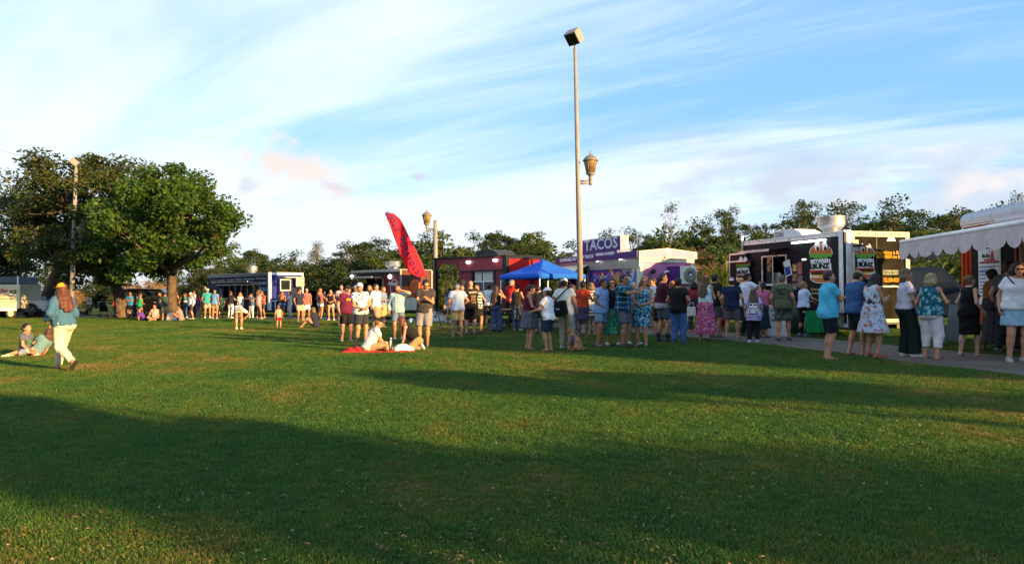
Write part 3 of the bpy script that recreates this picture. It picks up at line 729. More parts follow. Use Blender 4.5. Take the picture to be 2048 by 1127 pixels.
# ------------------------------------------------------------------ ground, path, grass
def ground_mats():
    m = bpy.data.materials.new('lawn'); m.use_nodes = True; N = NT(m.node_tree)
    out = N.n('ShaderNodeOutputMaterial'); co = N.n('ShaderNodeTexCoord').outputs['Object']
    a = N.n('ShaderNodeTexNoise', {'Vector': co, 'Scale': 0.35, 'Detail': 6, 'Roughness': .62}); b = N.n('ShaderNodeTexNoise', {'Vector': co, 'Scale': 5.0, 'Detail': 6, 'Roughness': .7}); f = N.n('ShaderNodeTexNoise', {'Vector': co, 'Scale': 70.0, 'Detail': 3, 'Roughness': .7})
    c = N.mix(N.rng(a.outputs[0], .35, .68), (.040, .080, .015), (.075, .105, .022))
    c = N.mix(N.math('MULTIPLY', N.rng(b.outputs[0], .52, .75), .65), c, (.13, .115, .035))
    c = N.mix(1.0, c, N.ramp(f.outputs[0], [(.3, .55), (.7, 1.3)]), 'MULTIPLY')
    p = N.n('ShaderNodeBsdfPrincipled', {'Base Color': c, 'Roughness': .95, 'Specular IOR Level': .1})
    h = N.math('ADD', N.math('MULTIPLY', f.outputs[0], .7), N.math('MULTIPLY', b.outputs[0], 1.2))
    N.set(p, 'Normal', N.n('ShaderNodeBump', {'Strength': 1.0, 'Distance': .06, 'Height': h})); N.t.links.new(p.outputs[0], out.inputs[0])
    q = bpy.data.materials.new('concrete'); q.use_nodes = True; N = NT(q.node_tree)
    out = N.n('ShaderNodeOutputMaterial'); co = N.n('ShaderNodeTexCoord').outputs['Object']
    a = N.n('ShaderNodeTexNoise', {'Vector': co, 'Scale': .8, 'Detail': 7, 'Roughness': .65}); f = N.n('ShaderNodeTexNoise', {'Vector': co, 'Scale': 60.0, 'Detail': 3})
    c = N.mix(N.rng(a.outputs[0], .3, .7), (.070, .058, .047), (.120, .101, .084)); c = N.mix(1.0, c, N.ramp(f.outputs[0], [(.3, .8), (.7, 1.15)]), 'MULTIPLY')
    p = N.n('ShaderNodeBsdfPrincipled', {'Base Color': c, 'Roughness': .9}); N.set(p, 'Normal', N.n('ShaderNodeBump', {'Strength': .4, 'Distance': .01, 'Height': f.outputs[0]})); N.t.links.new(p.outputs[0], out.inputs[0])
    return m, q
M_LAWN, M_CONC = ground_mats()
NEAR_EDGE = [(14.5, 2.0), (11.0, 6.5), (8.6, 10.6), (7.75, 13.6), (7.2, 16.4), (6.5, 19.4), (5.2, 23.0), (3.2, 27.0), (0.4, 30.4), (-4.1, 34.6), (-11.7, 40.2), (-21.7, 44.6), (-34, 48.2), (-60, 54)]
def offset_edge(pts, w):
    out = []
    for i, p in enumerate(pts):
        a = Vector(pts[max(i - 1, 0)]); b = Vector(pts[min(i + 1, len(pts) - 1)]); d = (b - a).normalized(); n = Vector((d.y, -d.x)); ww = w(i) if callable(w) else w
        out.append((p[0] + n.x * ww, p[1] + n.y * ww))
    return out
FAR_EDGE = offset_edge(NEAR_EDGE, lambda i: 2.7 if i < 6 else 2.6 + .25 * (i - 6))
def on_path(x, y, e=.0):
    for i in range(len(NEAR_EDGE) - 1):
        a, b = Vector(NEAR_EDGE[i]), Vector(NEAR_EDGE[i + 1]); d = b - a; L = d.length; d /= L; n = Vector((d.y, -d.x)); q = Vector((x, y)) - a; t = q.dot(d); s = q.dot(n)
        if -.2 <= t <= L + .2 and e < s < 2.7 - e: return True
    return False
def build_ground():
    s = 900; mb = MB(); n = 24
    mb.sheet(lambda u, v: Vector((-s + 2 * s * u, -60 + (s + 60) * v, 0)), n, n)
    g = mb.build('ground', M_LAWN); tag(g, 'wide mown lawn', None, None, 'structure')
    # concrete path in slabs laid end to end, a hair above the lawn
    root = empty('path', (0, 0, 0)); tag(root, 'curving concrete path between lawn and food trucks', None, None, 'structure')
    tot = []
    for i in range(len(NEAR_EDGE) - 1):
        a, b, c, d = (Vector(q) for q in (NEAR_EDGE[i], NEAR_EDGE[i + 1], FAR_EDGE[i + 1], FAR_EDGE[i])); k = max(1, int((b - a).length / 2.0))
        for j in range(k):
            g = .012 / max(1e-3, (b - a).length / k); t0, t1 = j / k + g / k, (j + 1) / k - g / k
            q = [a.lerp(b, t0), a.lerp(b, t1), d.lerp(c, t1), d.lerp(c, t0)]; m = MB(); vs = [m.bm.verts.new((p.x, p.y, z)) for z in (.022, -.02) for p in q]
            for f in ((0, 1, 2, 3), (0, 4, 5, 1), (1, 5, 6, 2), (2, 6, 7, 3), (3, 7, 4, 0)): m.bm.faces.new([vs[x] for x in f])
            bmesh.ops.recalc_face_normals(m.bm, faces=m.bm.faces[:]); m.build('slab', M_CONC, root)
build_ground()

def grass():
    rs = np.random.RandomState(11)
    m = bpy.data.materials.new('grass_blade'); m.use_nodes = True; N = NT(m.node_tree)
    out = N.n('ShaderNodeOutputMaterial'); oi = N.n('ShaderNodeObjectInfo'); at_ = N.n('ShaderNodeAttribute', attribute_type='INSTANCER', attribute_name='tone')
    c = N.ramp(at_.outputs['Fac'], [(0.0, (.040, .110, .021)), (.42, (.066, .136, .021)), (.74, (.105, .128, .022)), (.90, (.17, .145, .040)), (1.0, (.22, .165, .07))])
    c = N.mix(1.0, c, N.ramp(oi.outputs['Random'], [(0, .7), (1, 1.3)]), 'MULTIPLY')
    d = N.n('ShaderNodeBsdfPrincipled', {'Base Color': c, 'Roughness': .6, 'Specular IOR Level': .25}); t = N.n('ShaderNodeBsdfTranslucent', {0: N.mix(1.0, c, (1.3, 1.3, .5), 'MULTIPLY')}); ms = N.n('ShaderNodeMixShader', {0: .30})
    N.t.links.new(d.outputs[0], ms.inputs[1]); N.t.links.new(t.outputs[0], ms.inputs[2]); N.t.links.new(ms.outputs[0], out.inputs[0])
    vs = []; fs = []
    for i in range(13):
        a = rs.rand() * 2 * pi; r = .040 * sqrt(rs.rand()); b = V3(r * cos(a), r * sin(a), -.004); h = .017 + .018 * rs.rand(); dr = rs.rand() * 2 * pi; lean = .2 + .8 * rs.rand(); w = .0026 + .0014 * rs.rand()
        dx = V3(cos(dr), sin(dr), 0); sd = V3(-sin(dr), cos(dr), 0) * w; k = len(vs)
        mid = b + dx * h * lean * .35 + V3(0, 0, h * .6); tip = b + dx * h * lean + V3(0, 0, h)
        vs += [b - sd, b + sd, mid + sd * .8, mid - sd * .8, tip]; fs += [(k, k + 1, k + 2), (k, k + 2, k + 3), (k + 3, k + 2, k + 4)]
    tuft = bpy.data.objects.new('grass_tuft', mesh_np('grass_tuft', vs, fs, [m], False))
    # tuft positions, thinning out with distance
    n = 640000; d = 3.2 + (52 - 3.2) * rs.rand(n) ** 1.0; dens = np.minimum(1, (4.6 / d) ** 1.15); wgt = dens * d; keep = rs.rand(n) < wgt / wgt.max(); d = d[keep]; x = (rs.rand(len(d)) * 1.52 - .76) * d
    ne = np.array(NEAR_EDGE); lim = np.interp(d, ne[:, 1], ne[:, 0]); gap = np.where(d < 34, 2.9, 3.6)
    ok = np.ones(len(d), bool)
    for i in range(len(ne) - 1):
        a, b = ne[i], ne[i + 1]; t = b - a; L = np.hypot(*t); t = t / L; nn = np.array((t[1], -t[0])); qx = x - a[0]; qy = d - a[1]; s = qx * nn[0] + qy * nn[1]; tt = qx * t[0] + qy * t[1]
        ok &= ~((tt > -.3) & (tt < L + .3) & (s > .0) & (s < (2.75 if i < 6 else 2.9 + .25 * (i - 6))))
    x, d = x[ok], d[ok]
    # patches: three octaves of smooth noise built from random sines
    def pn(sc, seed):
        r = np.random.RandomState(seed); v = 0
        for q in range(6): a = r.randn(2) * sc; v = v + np.sin(x * a[0] + d * a[1] + r.rand() * 6)
        return v / 6
    tone = .42 + .38 * pn(.5, 1) + .40 * pn(1.9, 2) + .38 * pn(6, 3) + .25 * pn(15, 8) + .16 * rs.randn(len(x)); tone = np.clip(tone, 0, 1).astype(np.float32)
    sc = np.maximum(.78, .86 * (d / 6.0) ** .50) * (.65 + .7 * rs.rand(len(x)) ** 1.5) * (1.0 + .40 * pn(4, 4) + .25 * pn(11, 5))
    me = bpy.data.meshes.new('grass_points'); me.vertices.add(len(x)); me.vertices.foreach_set('co', np.stack([x, d, np.zeros(len(x))], 1).astype(np.float32).ravel())
    for nm, v in (('tone', tone), ('size', sc.astype(np.float32)), ('spin', (rs.rand(len(x)) * 6.283).astype(np.float32))):
        me.attributes.new(nm, 'FLOAT', 'POINT').data.foreach_set('value', v)
    me.materials.append(m)
    o = obj('grass', me); tag(o, 'short mown lawn grass', None, None, 'stuff')
    ng = bpy.data.node_groups.new('grass_scatter', 'GeometryNodeTree'); ng.interface.new_socket('Geometry', in_out='INPUT', socket_type='NodeSocketGeometry'); ng.interface.new_socket('Geometry', in_out='OUTPUT', socket_type='NodeSocketGeometry')
    gi = ng.nodes.new('NodeGroupInput'); go = ng.nodes.new('NodeGroupOutput'); ip = ng.nodes.new('GeometryNodeInstanceOnPoints'); info = ng.nodes.new('GeometryNodeObjectInfo'); info.inputs[0].default_value = tuft
    def na(nm): q = ng.nodes.new('GeometryNodeInputNamedAttribute'); q.data_type = 'FLOAT'; q.inputs[0].default_value = nm; return q.outputs[0]
    cx = ng.nodes.new('ShaderNodeCombineXYZ'); ng.links.new(na('spin'), cx.inputs[2]); s3 = ng.nodes.new('ShaderNodeCombineXYZ'); z = na('size')
    for i in range(3): ng.links.new(z, s3.inputs[i])
    ng.links.new(gi.outputs[0], ip.inputs['Points']); ng.links.new(info.outputs['Geometry'], ip.inputs['Instance']); ng.links.new(cx.outputs[0], ip.inputs['Rotation']); ng.links.new(s3.outputs[0], ip.inputs['Scale']); ng.links.new(ip.outputs[0], go.inputs[0])
    md = o.modifiers.new('scatter', 'NODES'); md.node_group = ng
    # fallen leaves and clippings
    n = 15000; dd = 3.3 + 20 * rs.rand(n) ** 2.2; xx = (rs.rand(n) * 1.5 - .75) * dd; cl = np.sin(xx * 1.7 + 1) * np.sin(dd * 1.9) + np.sin(xx * .6 - dd * .9); kp = (rs.rand(n) < np.clip(.25 + .4 * cl, .05, 1)) & ~np.array([on_path(a, b) for a, b in zip(xx, dd)]); dd, xx = dd[kp], xx[kp]
    vs = []; fs = []
    for a, b in zip(xx, dd):
        for q in range(rs.randint(1, 4)):
            c = V3(a + .05 * rs.randn(), b + .05 * rs.randn(), .018 + .018 * rs.rand()); R = rot('z', 360 * rs.rand()) @ rot('x', 40 * rs.randn()) @ rot('y', 25 * rs.randn()); l = (.006 + .012 * rs.rand() ** 2) * max(1, b / 13); w = l * (.15 + .45 * rs.rand()); k = len(vs)
            vs += [c + R @ V3(-l, 0, 0), c + R @ V3(0, w, .004), c + R @ V3(l, 0, 0), c + R @ V3(0, -w, .004)]; fs.append((k, k + 1, k + 2, k + 3))
    lm = leaf_mat('dead_leaf', (.11, .065, .028), (.18, .125, .055), (.27, .215, .12), .1)
    o2 = obj('fallen_leaves', mesh_np('fallen_leaves', vs, fs, [lm], False)); tag(o2, 'dry brown leaves scattered over the lawn', None, None, 'stuff')
grass()

# ------------------------------------------------------------------ trees
def quads_at(C, size, asp, rs, up=.35, droop=0.0):
    n = len(C); nrm = rs.randn(n, 3); nrm[:, 2] = np.abs(nrm[:, 2]) + up; nrm /= np.linalg.norm(nrm, axis=1)[:, None]
    t = rs.randn(n, 3); t[:, 2] -= droop; t -= nrm * (t * nrm).sum(1)[:, None]; t /= np.linalg.norm(t, axis=1)[:, None]; b = np.cross(nrm, t)
    s = (size * (.6 + .8 * rs.rand(n)))[:, None]
    v = np.stack([C - t * s, C + b * s * asp, C + t * s, C - b * s * asp], 1).reshape(-1, 3); return v, np.arange(4 * n).reshape(-1, 4)
def tubes(segs, n=6):
    """segs: list of (points, radii) -> one branch mesh"""
    vs = []; fs = []
    for pts, rs_ in segs:
        pts = [np.asarray(p, float) for p in pts]; base = len(vs); up = None
        for i, p in enumerate(pts):
            d = unit(pts[min(i + 1, len(pts) - 1)] - pts[max(i - 1, 0)])
            if up is None: up = unit(np.cross(d, V3(.3, .9, .2)))
            up = unit(up - d * (up @ d)); w = np.cross(d, up)
            for k in range(n): a = 2 * pi * k / n; vs.append(p + (up * cos(a) + w * sin(a)) * rs_[i])
        for i in range(len(pts) - 1):
            for k in range(n): a = base + i * n; fs.append((a + k, a + (k + 1) % n, a + n + (k + 1) % n, a + n + k))
    return np.array(vs), np.array(fs)
def bend(a, b, rs, amt=.12, n=4, lift=.0):
    a, b = np.asarray(a, float), np.asarray(b, float); L = np.linalg.norm(b - a); off = rs.randn(3) * amt * L + V3(0, 0, lift * L)
    return [a + (b - a) * t + off * sin(pi * t) for t in np.linspace(0, 1, n + 1)]
def tree_mesh(seed, h, tr, fork, R, cz, nlimb, nclump, rc, nleaf, leaf, asp=.5, lean=(0, 0), flat=.62, shell=.45, twig=0, squash=.9, cut=None, holes=.0, conic=0.0, droop=0.0):
    """trunk to the fork, limbs, branches to leaf clumps that fill an uneven crown"""
    rs = np.random.RandomState(seed); segs = []; F_ = V3(lean[0], lean[1], fork); base = bend((0, 0, -.1), F_, rs, .04, 5)
    segs.append((base, [tr * (1.45 if i == 0 else 1.0 - .06 * i) for i in range(6)]))
    cc = V3(lean[0] * 1.3, lean[1] * 1.3, cz); R = np.asarray(R, float)
    C = []
    lob = rs.randn(9, 3); lob /= np.linalg.norm(lob, axis=1)[:, None]; lw = .25 * rs.randn(9)
    while len(C) < nclump:
        d = unit(rs.randn(3)); r = (shell + (1 - shell) * rs.rand() ** .6); bump = 1 + (lw * np.maximum(0, lob @ d) ** 3).sum()
        p = d * r * bump
        if conic: p[:2] *= max(.12, 1 - conic * (p[2] + 1) / 2)
        p = cc + p * R
        if p[2] < fork * .55 or (cut and cut(p)): continue
        C.append(p)
    C = np.array(C)
    # limbs aim at spread-out clumps
    idx = [rs.randint(len(C))]
    while len(idx) < nlimb: dmin = np.min([np.linalg.norm(C - C[i], axis=1) for i in idx], 0); idx.append(int(dmin.argmax()))
    ends = []; nodes = []
    for i in idx:
        e = F_ + (C[i] - F_) * .62; pts = bend(F_, e, rs, .10, 5, .06); segs.append((pts, np.linspace(tr * .58, tr * .22, 6))); nodes += [(p, tr * (.5 - .28 * k / 5)) for k, p in enumerate(pts) if k >= 1]
    NP = np.array([n_[0] for n_ in nodes]); NRr = [n_[1] for n_ in nodes]
    for p in C:
        j = int((np.linalg.norm(NP - p, axis=1) + .8 * np.maximum(0, NP[:, 2] - p[2])).argmin()); a = NP[j]; pts = bend(a, p, rs, .10, 3, .05); segs.append((pts, np.linspace(min(NRr[j] * .6, tr * .22), tr * .035 + .006, 4)))
        for q in range(twig): e = p + rs.randn(3) * rc * V3(1, 1, .7) * .95; segs.append((bend(p, e, rs, .08, 2), np.linspace(tr * .03 + .008, .006, 3)))
    B = tubes(segs, 6)
    L = []
    for p in C:
        r_ = rc * (.65 + .7 * rs.rand()); n_ = int(nleaf * (.6 + .8 * rs.rand()) * (0 if rs.rand() < holes else 1)); d = rs.randn(n_, 3); d /= np.linalg.norm(d, axis=1)[:, None]; q = d * (rs.rand(n_, 1) ** .45) * r_ * V3(1, 1, flat); L.append(p + q)
    L = np.concatenate(L); return B, quads_at(L, leaf, asp, rs, droop=droop)
def tree(name, label, loc, md, bark, leaf, rz=0.0, sc=1.0, group=None, cat='tree', zs=1.0):
    r = empty(name, loc, rz, label, cat, group); r.scale = (sc, sc, sc * zs)
    obj('trunk', md[0], r); obj('crown', md[1], r); return r
def pair(md, bark, leaf): return mesh_np('trunk', md[0][0], md[0][1], [bark], True), mesh_np('crown', md[1][0], md[1][1], [leaf], False)

BK_OAK = bark_mat('oak_bark', (.085, .062, .045)); BK_GREY = bark_mat('grey_bark', (.20, .17, .14)); BK_DRY = bark_mat('dry_wood', (.30, .20, .12))
LF_BRIGHT = leaf_mat('leaf_bright', (.022, .064, .008), (.050, .110, .012), (.095, .145, .018)); LF_OLIVE = leaf_mat('leaf_olive', (.022, .044, .012), (.050, .072, .017), (.105, .100, .028))
LF_DARK = leaf_mat('leaf_dark', (.016, .036, .010), (.036, .060, .015), (.070, .082, .022)); LF_MID = leaf_mat('leaf_mid', (.024, .052, .011), (.055, .088, .016), (.105, .115, .026)); LF_BROWN = leaf_mat('leaf_brown', (.07, .050, .022), (.12, .085, .035), (.17, .115, .05)); LF_RUST = leaf_mat('leaf_rust', (.10, .045, .015), (.17, .075, .02), (.12, .10, .025))

def build_trees():
    G = 'trees at the left of the lawn'
    # near bright oak
    md = tree_mesh(2, 9, .34, 2.6, (3.8, 3.8, 3.2), 5.65, 7, 128, .90, 240, .115, .62, flat=.62, shell=.30, cut=lambda p: p[2] < 2.75 - .25 * max(0, -p[0] - 1.0))
    b = at(345, 600, 41.5); tree('oak_tree', 'bright green oak with forked sunlit trunk, nearest of the left trees', (b.x - .0, 41.5, 0), pair(md, BK_OAK, LF_BRIGHT), None, None, 0, 1, G)
    # big olive oak behind
    md = tree_mesh(7, 11, .42, 2.6, (5.8, 5.0, 4.6), 6.6, 8, 150, 1.0, 230, .12, .5, lean=(-.6, 0), flat=.55, shell=.35, twig=1)
    b = at(243, 600, 46.5); tree('oak_tree', 'broad olive oak with thick dark trunk behind the flood head post', (b.x, 46.5, 0), pair(md, BK_OAK, LF_OLIVE), None, None, .4, 1, G)
    md = tree_mesh(13, 8, .42, 4.2, (4.4, 4, 3.0), 6.2, 6, 80, 1.0, 170, .12, .5, lean=(1.7, 0), flat=.6, twig=1)
    b = at(78, 600, 50); tree('oak_tree', 'dark oak whose bare trunk leans right behind the walking woman', (b.x, 50, 0), pair(md, BK_OAK, LF_DARK), None, None, 0, 1, G)
    md = tree_mesh(19, 9, .4, 3.0, (4.2, 4, 3.6), 6.0, 6, 85, 1.0, 170, .13, .5, flat=.6)
    b = at(-30, 600, 56); tree('oak_tree', 'dark tree cut by the left picture edge above the cream trailer', (b.x, 56, 0), pair(md, BK_OAK, LF_DARK), None, None, 1, 1.05, G)
    # shared kinds for the woods behind the trucks
    kinds = {}
    kinds['round'] = pair(tree_mesh(31, 9, .26, 2.2, (3.2, 3.2, 3.0), 5.2, 6, 64, .85, 110, .15, .55, flat=.65, shell=.3), BK_GREY, LF_MID)
    kinds['dark'] = pair(tree_mesh(32, 9, .26, 2.4, (3.0, 3.0, 3.1), 5.4, 6, 60, .85, 110, .15, .5, flat=.7, shell=.3), BK_GREY, LF_DARK)
    kinds['umbrella'] = pair(tree_mesh(33, 10, .24, 4.2, (3.3, 3.1, 1.9), 7.0, 7, 46, .8, 110, .14, .5, flat=.55, shell=.45), BK_GREY, LF_DARK)
    kinds['tuft'] = pair(tree_mesh(34, 12, .20, 4.5, (2.1, 2.1, 3.9), 7.9, 8, 34, .72, 95, .13, .4, flat=.8, shell=.5, twig=2), BK_GREY, LF_DARK)
    kinds['thin'] = pair(tree_mesh(35, 12, .13, 3.5, (1.3, 1.3, 4.2), 7.2, 7, 42, .5, 34, .11, .45, flat=.9, shell=.3, twig=3), BK_GREY, LF_OLIVE)
    kinds['bush'] = pair(tree_mesh(36, 5, .10, .5, (2.4, 2.2, 2.0), 1.9, 7, 62, .75, 95, .15, .5, flat=.8, shell=.3), BK_GREY, LF_DARK)
    kinds['bush2'] = pair(tree_mesh(37, 5, .10, .5, (2.2, 2.2, 2.2), 2.1, 7, 62, .7, 90, .14, .5, flat=.8, shell=.3), BK_GREY, LF_MID)
    kinds['brown'] = pair(tree_mesh(38, 5, .10, .5, (2.0, 1.8, 2.3), 2.2, 7, 60, .65, 60, .12, .35, flat=.9, shell=.25, twig=3), BK_DRY, LF_BROWN)
    kinds['bare'] = pair(tree_mesh(39, 5, .11, .9, (1.9, 1.7, 1.9), 2.6, 9, 90, .55, 9, .08, .3, flat=.9, shell=.3, twig=6), BK_DRY, LF_RUST)
    kinds['feather'] = pair(tree_mesh(40, 12, .16, 1.6, (2.6, 2.6, 5.2), 6.6, 9, 90, .62, 34, .13, .22, flat=.9, shell=.3, twig=3, conic=.75), BK_GREY, LF_OLIVE)
    def put(kind, px, top, d, label, group=None, name=None, cat='tree', rz=0, wide=1.0):
        h0 = {'round': 8.6, 'dark': 9.0, 'umbrella': 9.2, 'tuft': 12.2, 'thin': 11.8, 'bush': 4.3, 'bush2': 4.7, 'brown': 4.8, 'bare': 4.8, 'feather': 12.2}[kind]
        p = at(px, top, d); s = p.z / h0 * wide
        return tree(name or {'bush': 'bush', 'bush2': 'bush', 'brown': 'dry_bush', 'bare': 'bare_bush'}.get(kind, 'tree'), label, (p.x, d, 0), kinds[kind], None, None, rz, s, group, cat, p.z / h0 / s)
    # skyline, left to right: (kind, column, top row, distance, wording)
    W = 'woods behind the food trucks'
    sky = [('umbrella', 510, 496, 84, 'low flat topped tree on the skyline right of the near oak'), ('dark', 452, 500, 74, 'tree filling the gap right of the near oak'), ('round', 555, 512, 70, 'rounded tree above the blue trailer roof'), ('feather', 630, 448, 66, 'tall feathery half bare tree left of the red flag'),
           ('round', 600, 515, 62, 'tree rising behind the dish end of the blue trailer'), ('dark', 682, 505, 70, 'dark tree right of the feathery one'), ('umbrella', 738, 474, 66, 'layered spreading tree just left of the red flag'), ('round', 790, 498, 60, 'tree behind the foot of the red flag'), ('round', 838, 472, 62, 'tree behind the flag and the short lamp post'),
           ('bush2', 890, 470, 58, 'leafy tree just right of the short lamp post'), ('round', 928, 490, 64, 'tree above the porch of the red trailer'), ('umbrella', 1000, 459, 70, 'domed tree above the red trailer roof'), ('round', 1064, 455, 68, 'domed tree behind the blue tent peak'), ('feather', 1136, 478, 66, 'spiky tree just left of the tallest lamp post'),
           ('dark', 1230, 478, 74, 'tree hidden behind the TACOS sign'), ('tuft', 1286, 458, 80, 'small dark tufted tree right of the TACOS sign'), ('thin', 1340, 394, 60, 'tall thin half bare tree above the pink gable'), ('bush2', 1330, 470, 56, 'leafy mass below the thin half bare tree'), ('round', 1392, 447, 62, 'rounded tree right of the pink gable'),
           ('tuft', 1437, 405, 76, 'wispy tufted tree left of the black trailer'), ('thin', 1460, 400, 80, 'wispy thin tree beside the tufted one'), ('dark', 1475, 450, 66, 'dark tree left of the roof air conditioner'), ('tuft', 1515, 437, 78, 'scraggy tree above the front of the black trailer'), ('round', 1545, 455, 66, 'tree behind the roof air conditioner'),
           ('tuft', 1620, 385, 74, 'tallest dark tufted tree above the black trailer'), ('tuft', 1700, 392, 76, 'twin crowned tree behind the silver exhaust fan'), ('dark', 1660, 430, 68, 'tree behind the silver exhaust fan'), ('dark', 1592, 440, 66, 'dark tree left of the silver exhaust fan'), ('umbrella', 1745, 436, 70, 'tree over the right end of the black trailer'),
           ('dark', 1800, 420, 72, 'full dark tree between black trailer and awning'), ('umbrella', 1868, 418, 64, 'spreading dark tree above the awning'), ('tuft', 1905, 416, 70, 'slim tufted tree just left of the silver roof'), ('umbrella', 1975, 405, 70, 'tree top peeping over the silver roof'), ('thin', 2045, 372, 62, 'sparse tree at the right picture edge'), ('round', 1840, 450, 58, 'tree behind the awning corner'),
           ('dark', 400, 520, 70, 'tree behind the right edge of the near oak'), ('dark', 330, 505, 84, 'dark tree seen under the near oak crown'), ('dark', 210, 500, 86, 'dark tree seen between the oak trunks'), ('dark', 110, 495, 88, 'dark tree behind the leaning trunk'), ('dark', 20, 480, 90, 'dark tree behind the tall grey trailer')]
    for i, (k, px, top, d, lab) in enumerate(sky): put(k, px, top, d, lab, W, None, 'tree', i * 1.7)
    mid = [(428, 522, 'left of the gyros trailer'), (478, 518, 'over the gyros lettering'), (533, 512, 'over the white corner of the blue trailer'), (585, 516, 'above the blue trailer end'), (655, 508, 'right of the feathery tree'), (708, 500, 'above the left end of the dark trailer'), (762, 494, 'left of the flag tip'), (815, 490, 'behind the middle of the flag'), (868, 482, 'behind the short lamp post'), (910, 488, 'above the porch'), (965, 482, 'above the red trailer window'), (1030, 478, 'above the red corner panel'), (1095, 484, 'right of the tent peak'), (1160, 498, 'behind the tallest post'),
           (1215, 490, 'behind the TACOS letters'), (1265, 474, 'at the end of the TACOS sign'), (1312, 468, 'left over the pink gable'), (1362, 462, 'right over the pink gable'), (1412, 458, 'above the flowered skirt woman'), (1500, 452, 'over the front of the black trailer'), (1570, 448, 'left of the silver fan'), (1640, 440, 'left side of the silver fan'), (1722, 430, 'over the black trailer end'), (1782, 438, 'over the right end frame of the black trailer'), (1832, 446, 'over the awning tip'), (1890, 440, 'left of the silver roof'), (1945, 432, 'just behind the silver roof')]
    for i, (px, top, w) in enumerate(mid): put(('dark', 'round', 'bush2', 'dark', 'round')[i % 5], px, top, 57 + (i * 37) % 13, 'mid height tree of the woods, ' + w, W, None, 'tree', i * 2.3, 1.12)
    U = 'undergrowth below the woods'
    low = [('bush', 415, 545, 62), ('bush', 470, 535, 66), ('bush2', 515, 530, 64), ('bush', 560, 532, 60), ('bush', 615, 535, 57), ('bush2', 655, 535, 58), ('bush', 690, 535, 56), ('bush2', 735, 525, 60), ('bush', 780, 535, 52), ('bush2', 815, 520, 54), ('bush', 850, 520, 50), ('bush', 905, 525, 52), ('bush2', 950, 515, 56), ('bush', 1000, 510, 58), ('bush', 1050, 510, 54), ('bush2', 1100, 520, 50), ('bush', 1130, 540, 44),
           ('bush', 1180, 520, 56), ('bush', 1280, 505, 58), ('brown', 1400, 470, 50), ('brown', 1425, 505, 42), ('bush2', 1450, 490, 48), ('brown', 1380, 500, 46), ('bush', 1480, 480, 52), ('bush', 1530, 480, 56), ('bush', 1600, 470, 60), ('bush', 1690, 470, 62), ('bush', 1770, 475, 58), ('bush2', 1830, 495, 50), ('bush', 1870, 500, 46), ('bush', 1920, 500, 44), ('bush2', 1850, 535, 42), ('bush', 1950, 490, 50), ('bush', 2030, 480, 50), ('brown', 1470, 520, 40),
           ('bush', 380, 560, 70), ('bush', 340, 560, 74), ('bush', 40, 560, 80), ('bush', 130, 555, 82), ('bush', 190, 560, 80), ('bush', 250, 560, 78)]
    words = {'bush': 'dark green', 'bush2': 'leafy green', 'brown': 'dry brown tangled'}
    places = [(405, 500, 'left of the blue trailer'), (500, 640, 'behind the blue trailer'), (640, 712, 'between the blue and dark trailers'), (712, 800, 'behind the dark trailer'), (800, 880, 'behind the red flag'), (880, 960, 'behind the red trailer porch'), (960, 1090, 'behind the red trailer'), (1090, 1170, 'behind the blue tent'), (1170, 1300, 'behind the taco trailer'), (1300, 1440, 'right of the taco trailer'), (1440, 1490, 'left of the black trailer'), (1490, 1800, 'behind the black trailer'), (1800, 1885, 'behind the dark blue pickup'), (1885, 2100, 'behind the orange truck'), (300, 405, 'behind the black car'), (0, 90, 'behind the grey trailer'), (90, 300, 'beneath the oaks')]
    cnt = {}
    for i, (k, px, top, d) in enumerate(low):
        pl = next(w for a, b, w in places if a <= px < b); key = (k, pl); cnt[key] = cnt.get(key, 0) + 1; n = cnt[key]
        put(k, px, top, d, '%s bush %s%s' % (words[k], pl, ['', ', the next one to the right', ', third from the left', ', fourth from the left'][min(n, 4) - 1]), U, None, 'bush', i * 2.1, 1.15)
    bare = [(252, 556, 58), (292, 552, 60), (320, 560, 55), (345, 562, 62), (150, 572, 62), (40, 572, 56), (64, 566, 60)]
    bw = ['left of the blue shirt man', 'behind the woman in green', 'behind the black car', 'right of the oak trunk', 'behind the walking woman', 'behind the silver pickup cab', 'behind the silver pickup bonnet']
    for i, (px, top, d) in enumerate(bare): put('bare' if i < 5 else 'brown', px, top, d, 'bare rust brown shrub ' + bw[i], 'bare shrubs under the oaks', None, 'shrub', i * 1.3)
    # fan palms left of the black trailer and beside the awning, and by the porch
    def palm(label, px, py, d, h, n, l, seed, col):
        rs = np.random.RandomState(seed); p = at(px, py, d); r = empty('palmetto', (p.x, d, 0), 0, label, 'plant', 'palmettos among the trucks'); v = []; f = []
        for i in range(n):
            a = rs.rand() * 2 * pi; el = .35 + 1.1 * rs.rand(); st = V3(0, 0, h * .35); dirv = V3(cos(a) * cos(el), sin(a) * cos(el), sin(el)); tip = st + dirv * l * (.7 + .5 * rs.rand())
            for k in range(9):
                t = (k - 4) / 4; dd = unit(dirv + np.cross(dirv, V3(0, 0, 1)) * t * .9 + V3(0, 0, -.2 * abs(t))); e = tip + dd * l * .75; w = np.cross(dd, V3(.1, .2, 1)); w = unit(w) * .03; q = len(v); m = (tip + e) / 2 + V3(0, 0, .05)
                v += [tip, m + w, e - V3(0, 0, .12), m - w]; f.append((q, q + 1, q + 2, q + 3))
            q = len(v); w = V3(.012, 0, 0); v += [st - w, st + w, tip + w, tip - w]; f.append((q, q + 1, q + 2, q + 3))
        obj('fronds', mesh_np('fronds', v, f, [leaf_mat('palm_leaf', (.05, .085, .015), (.10, .13, .02), (.16, .16, .04))], False), r); MB().tube([(0, 0, -.05), (.03, 0, h * .35)], [.12, .10], 8).build('stem', BK_DRY, r)
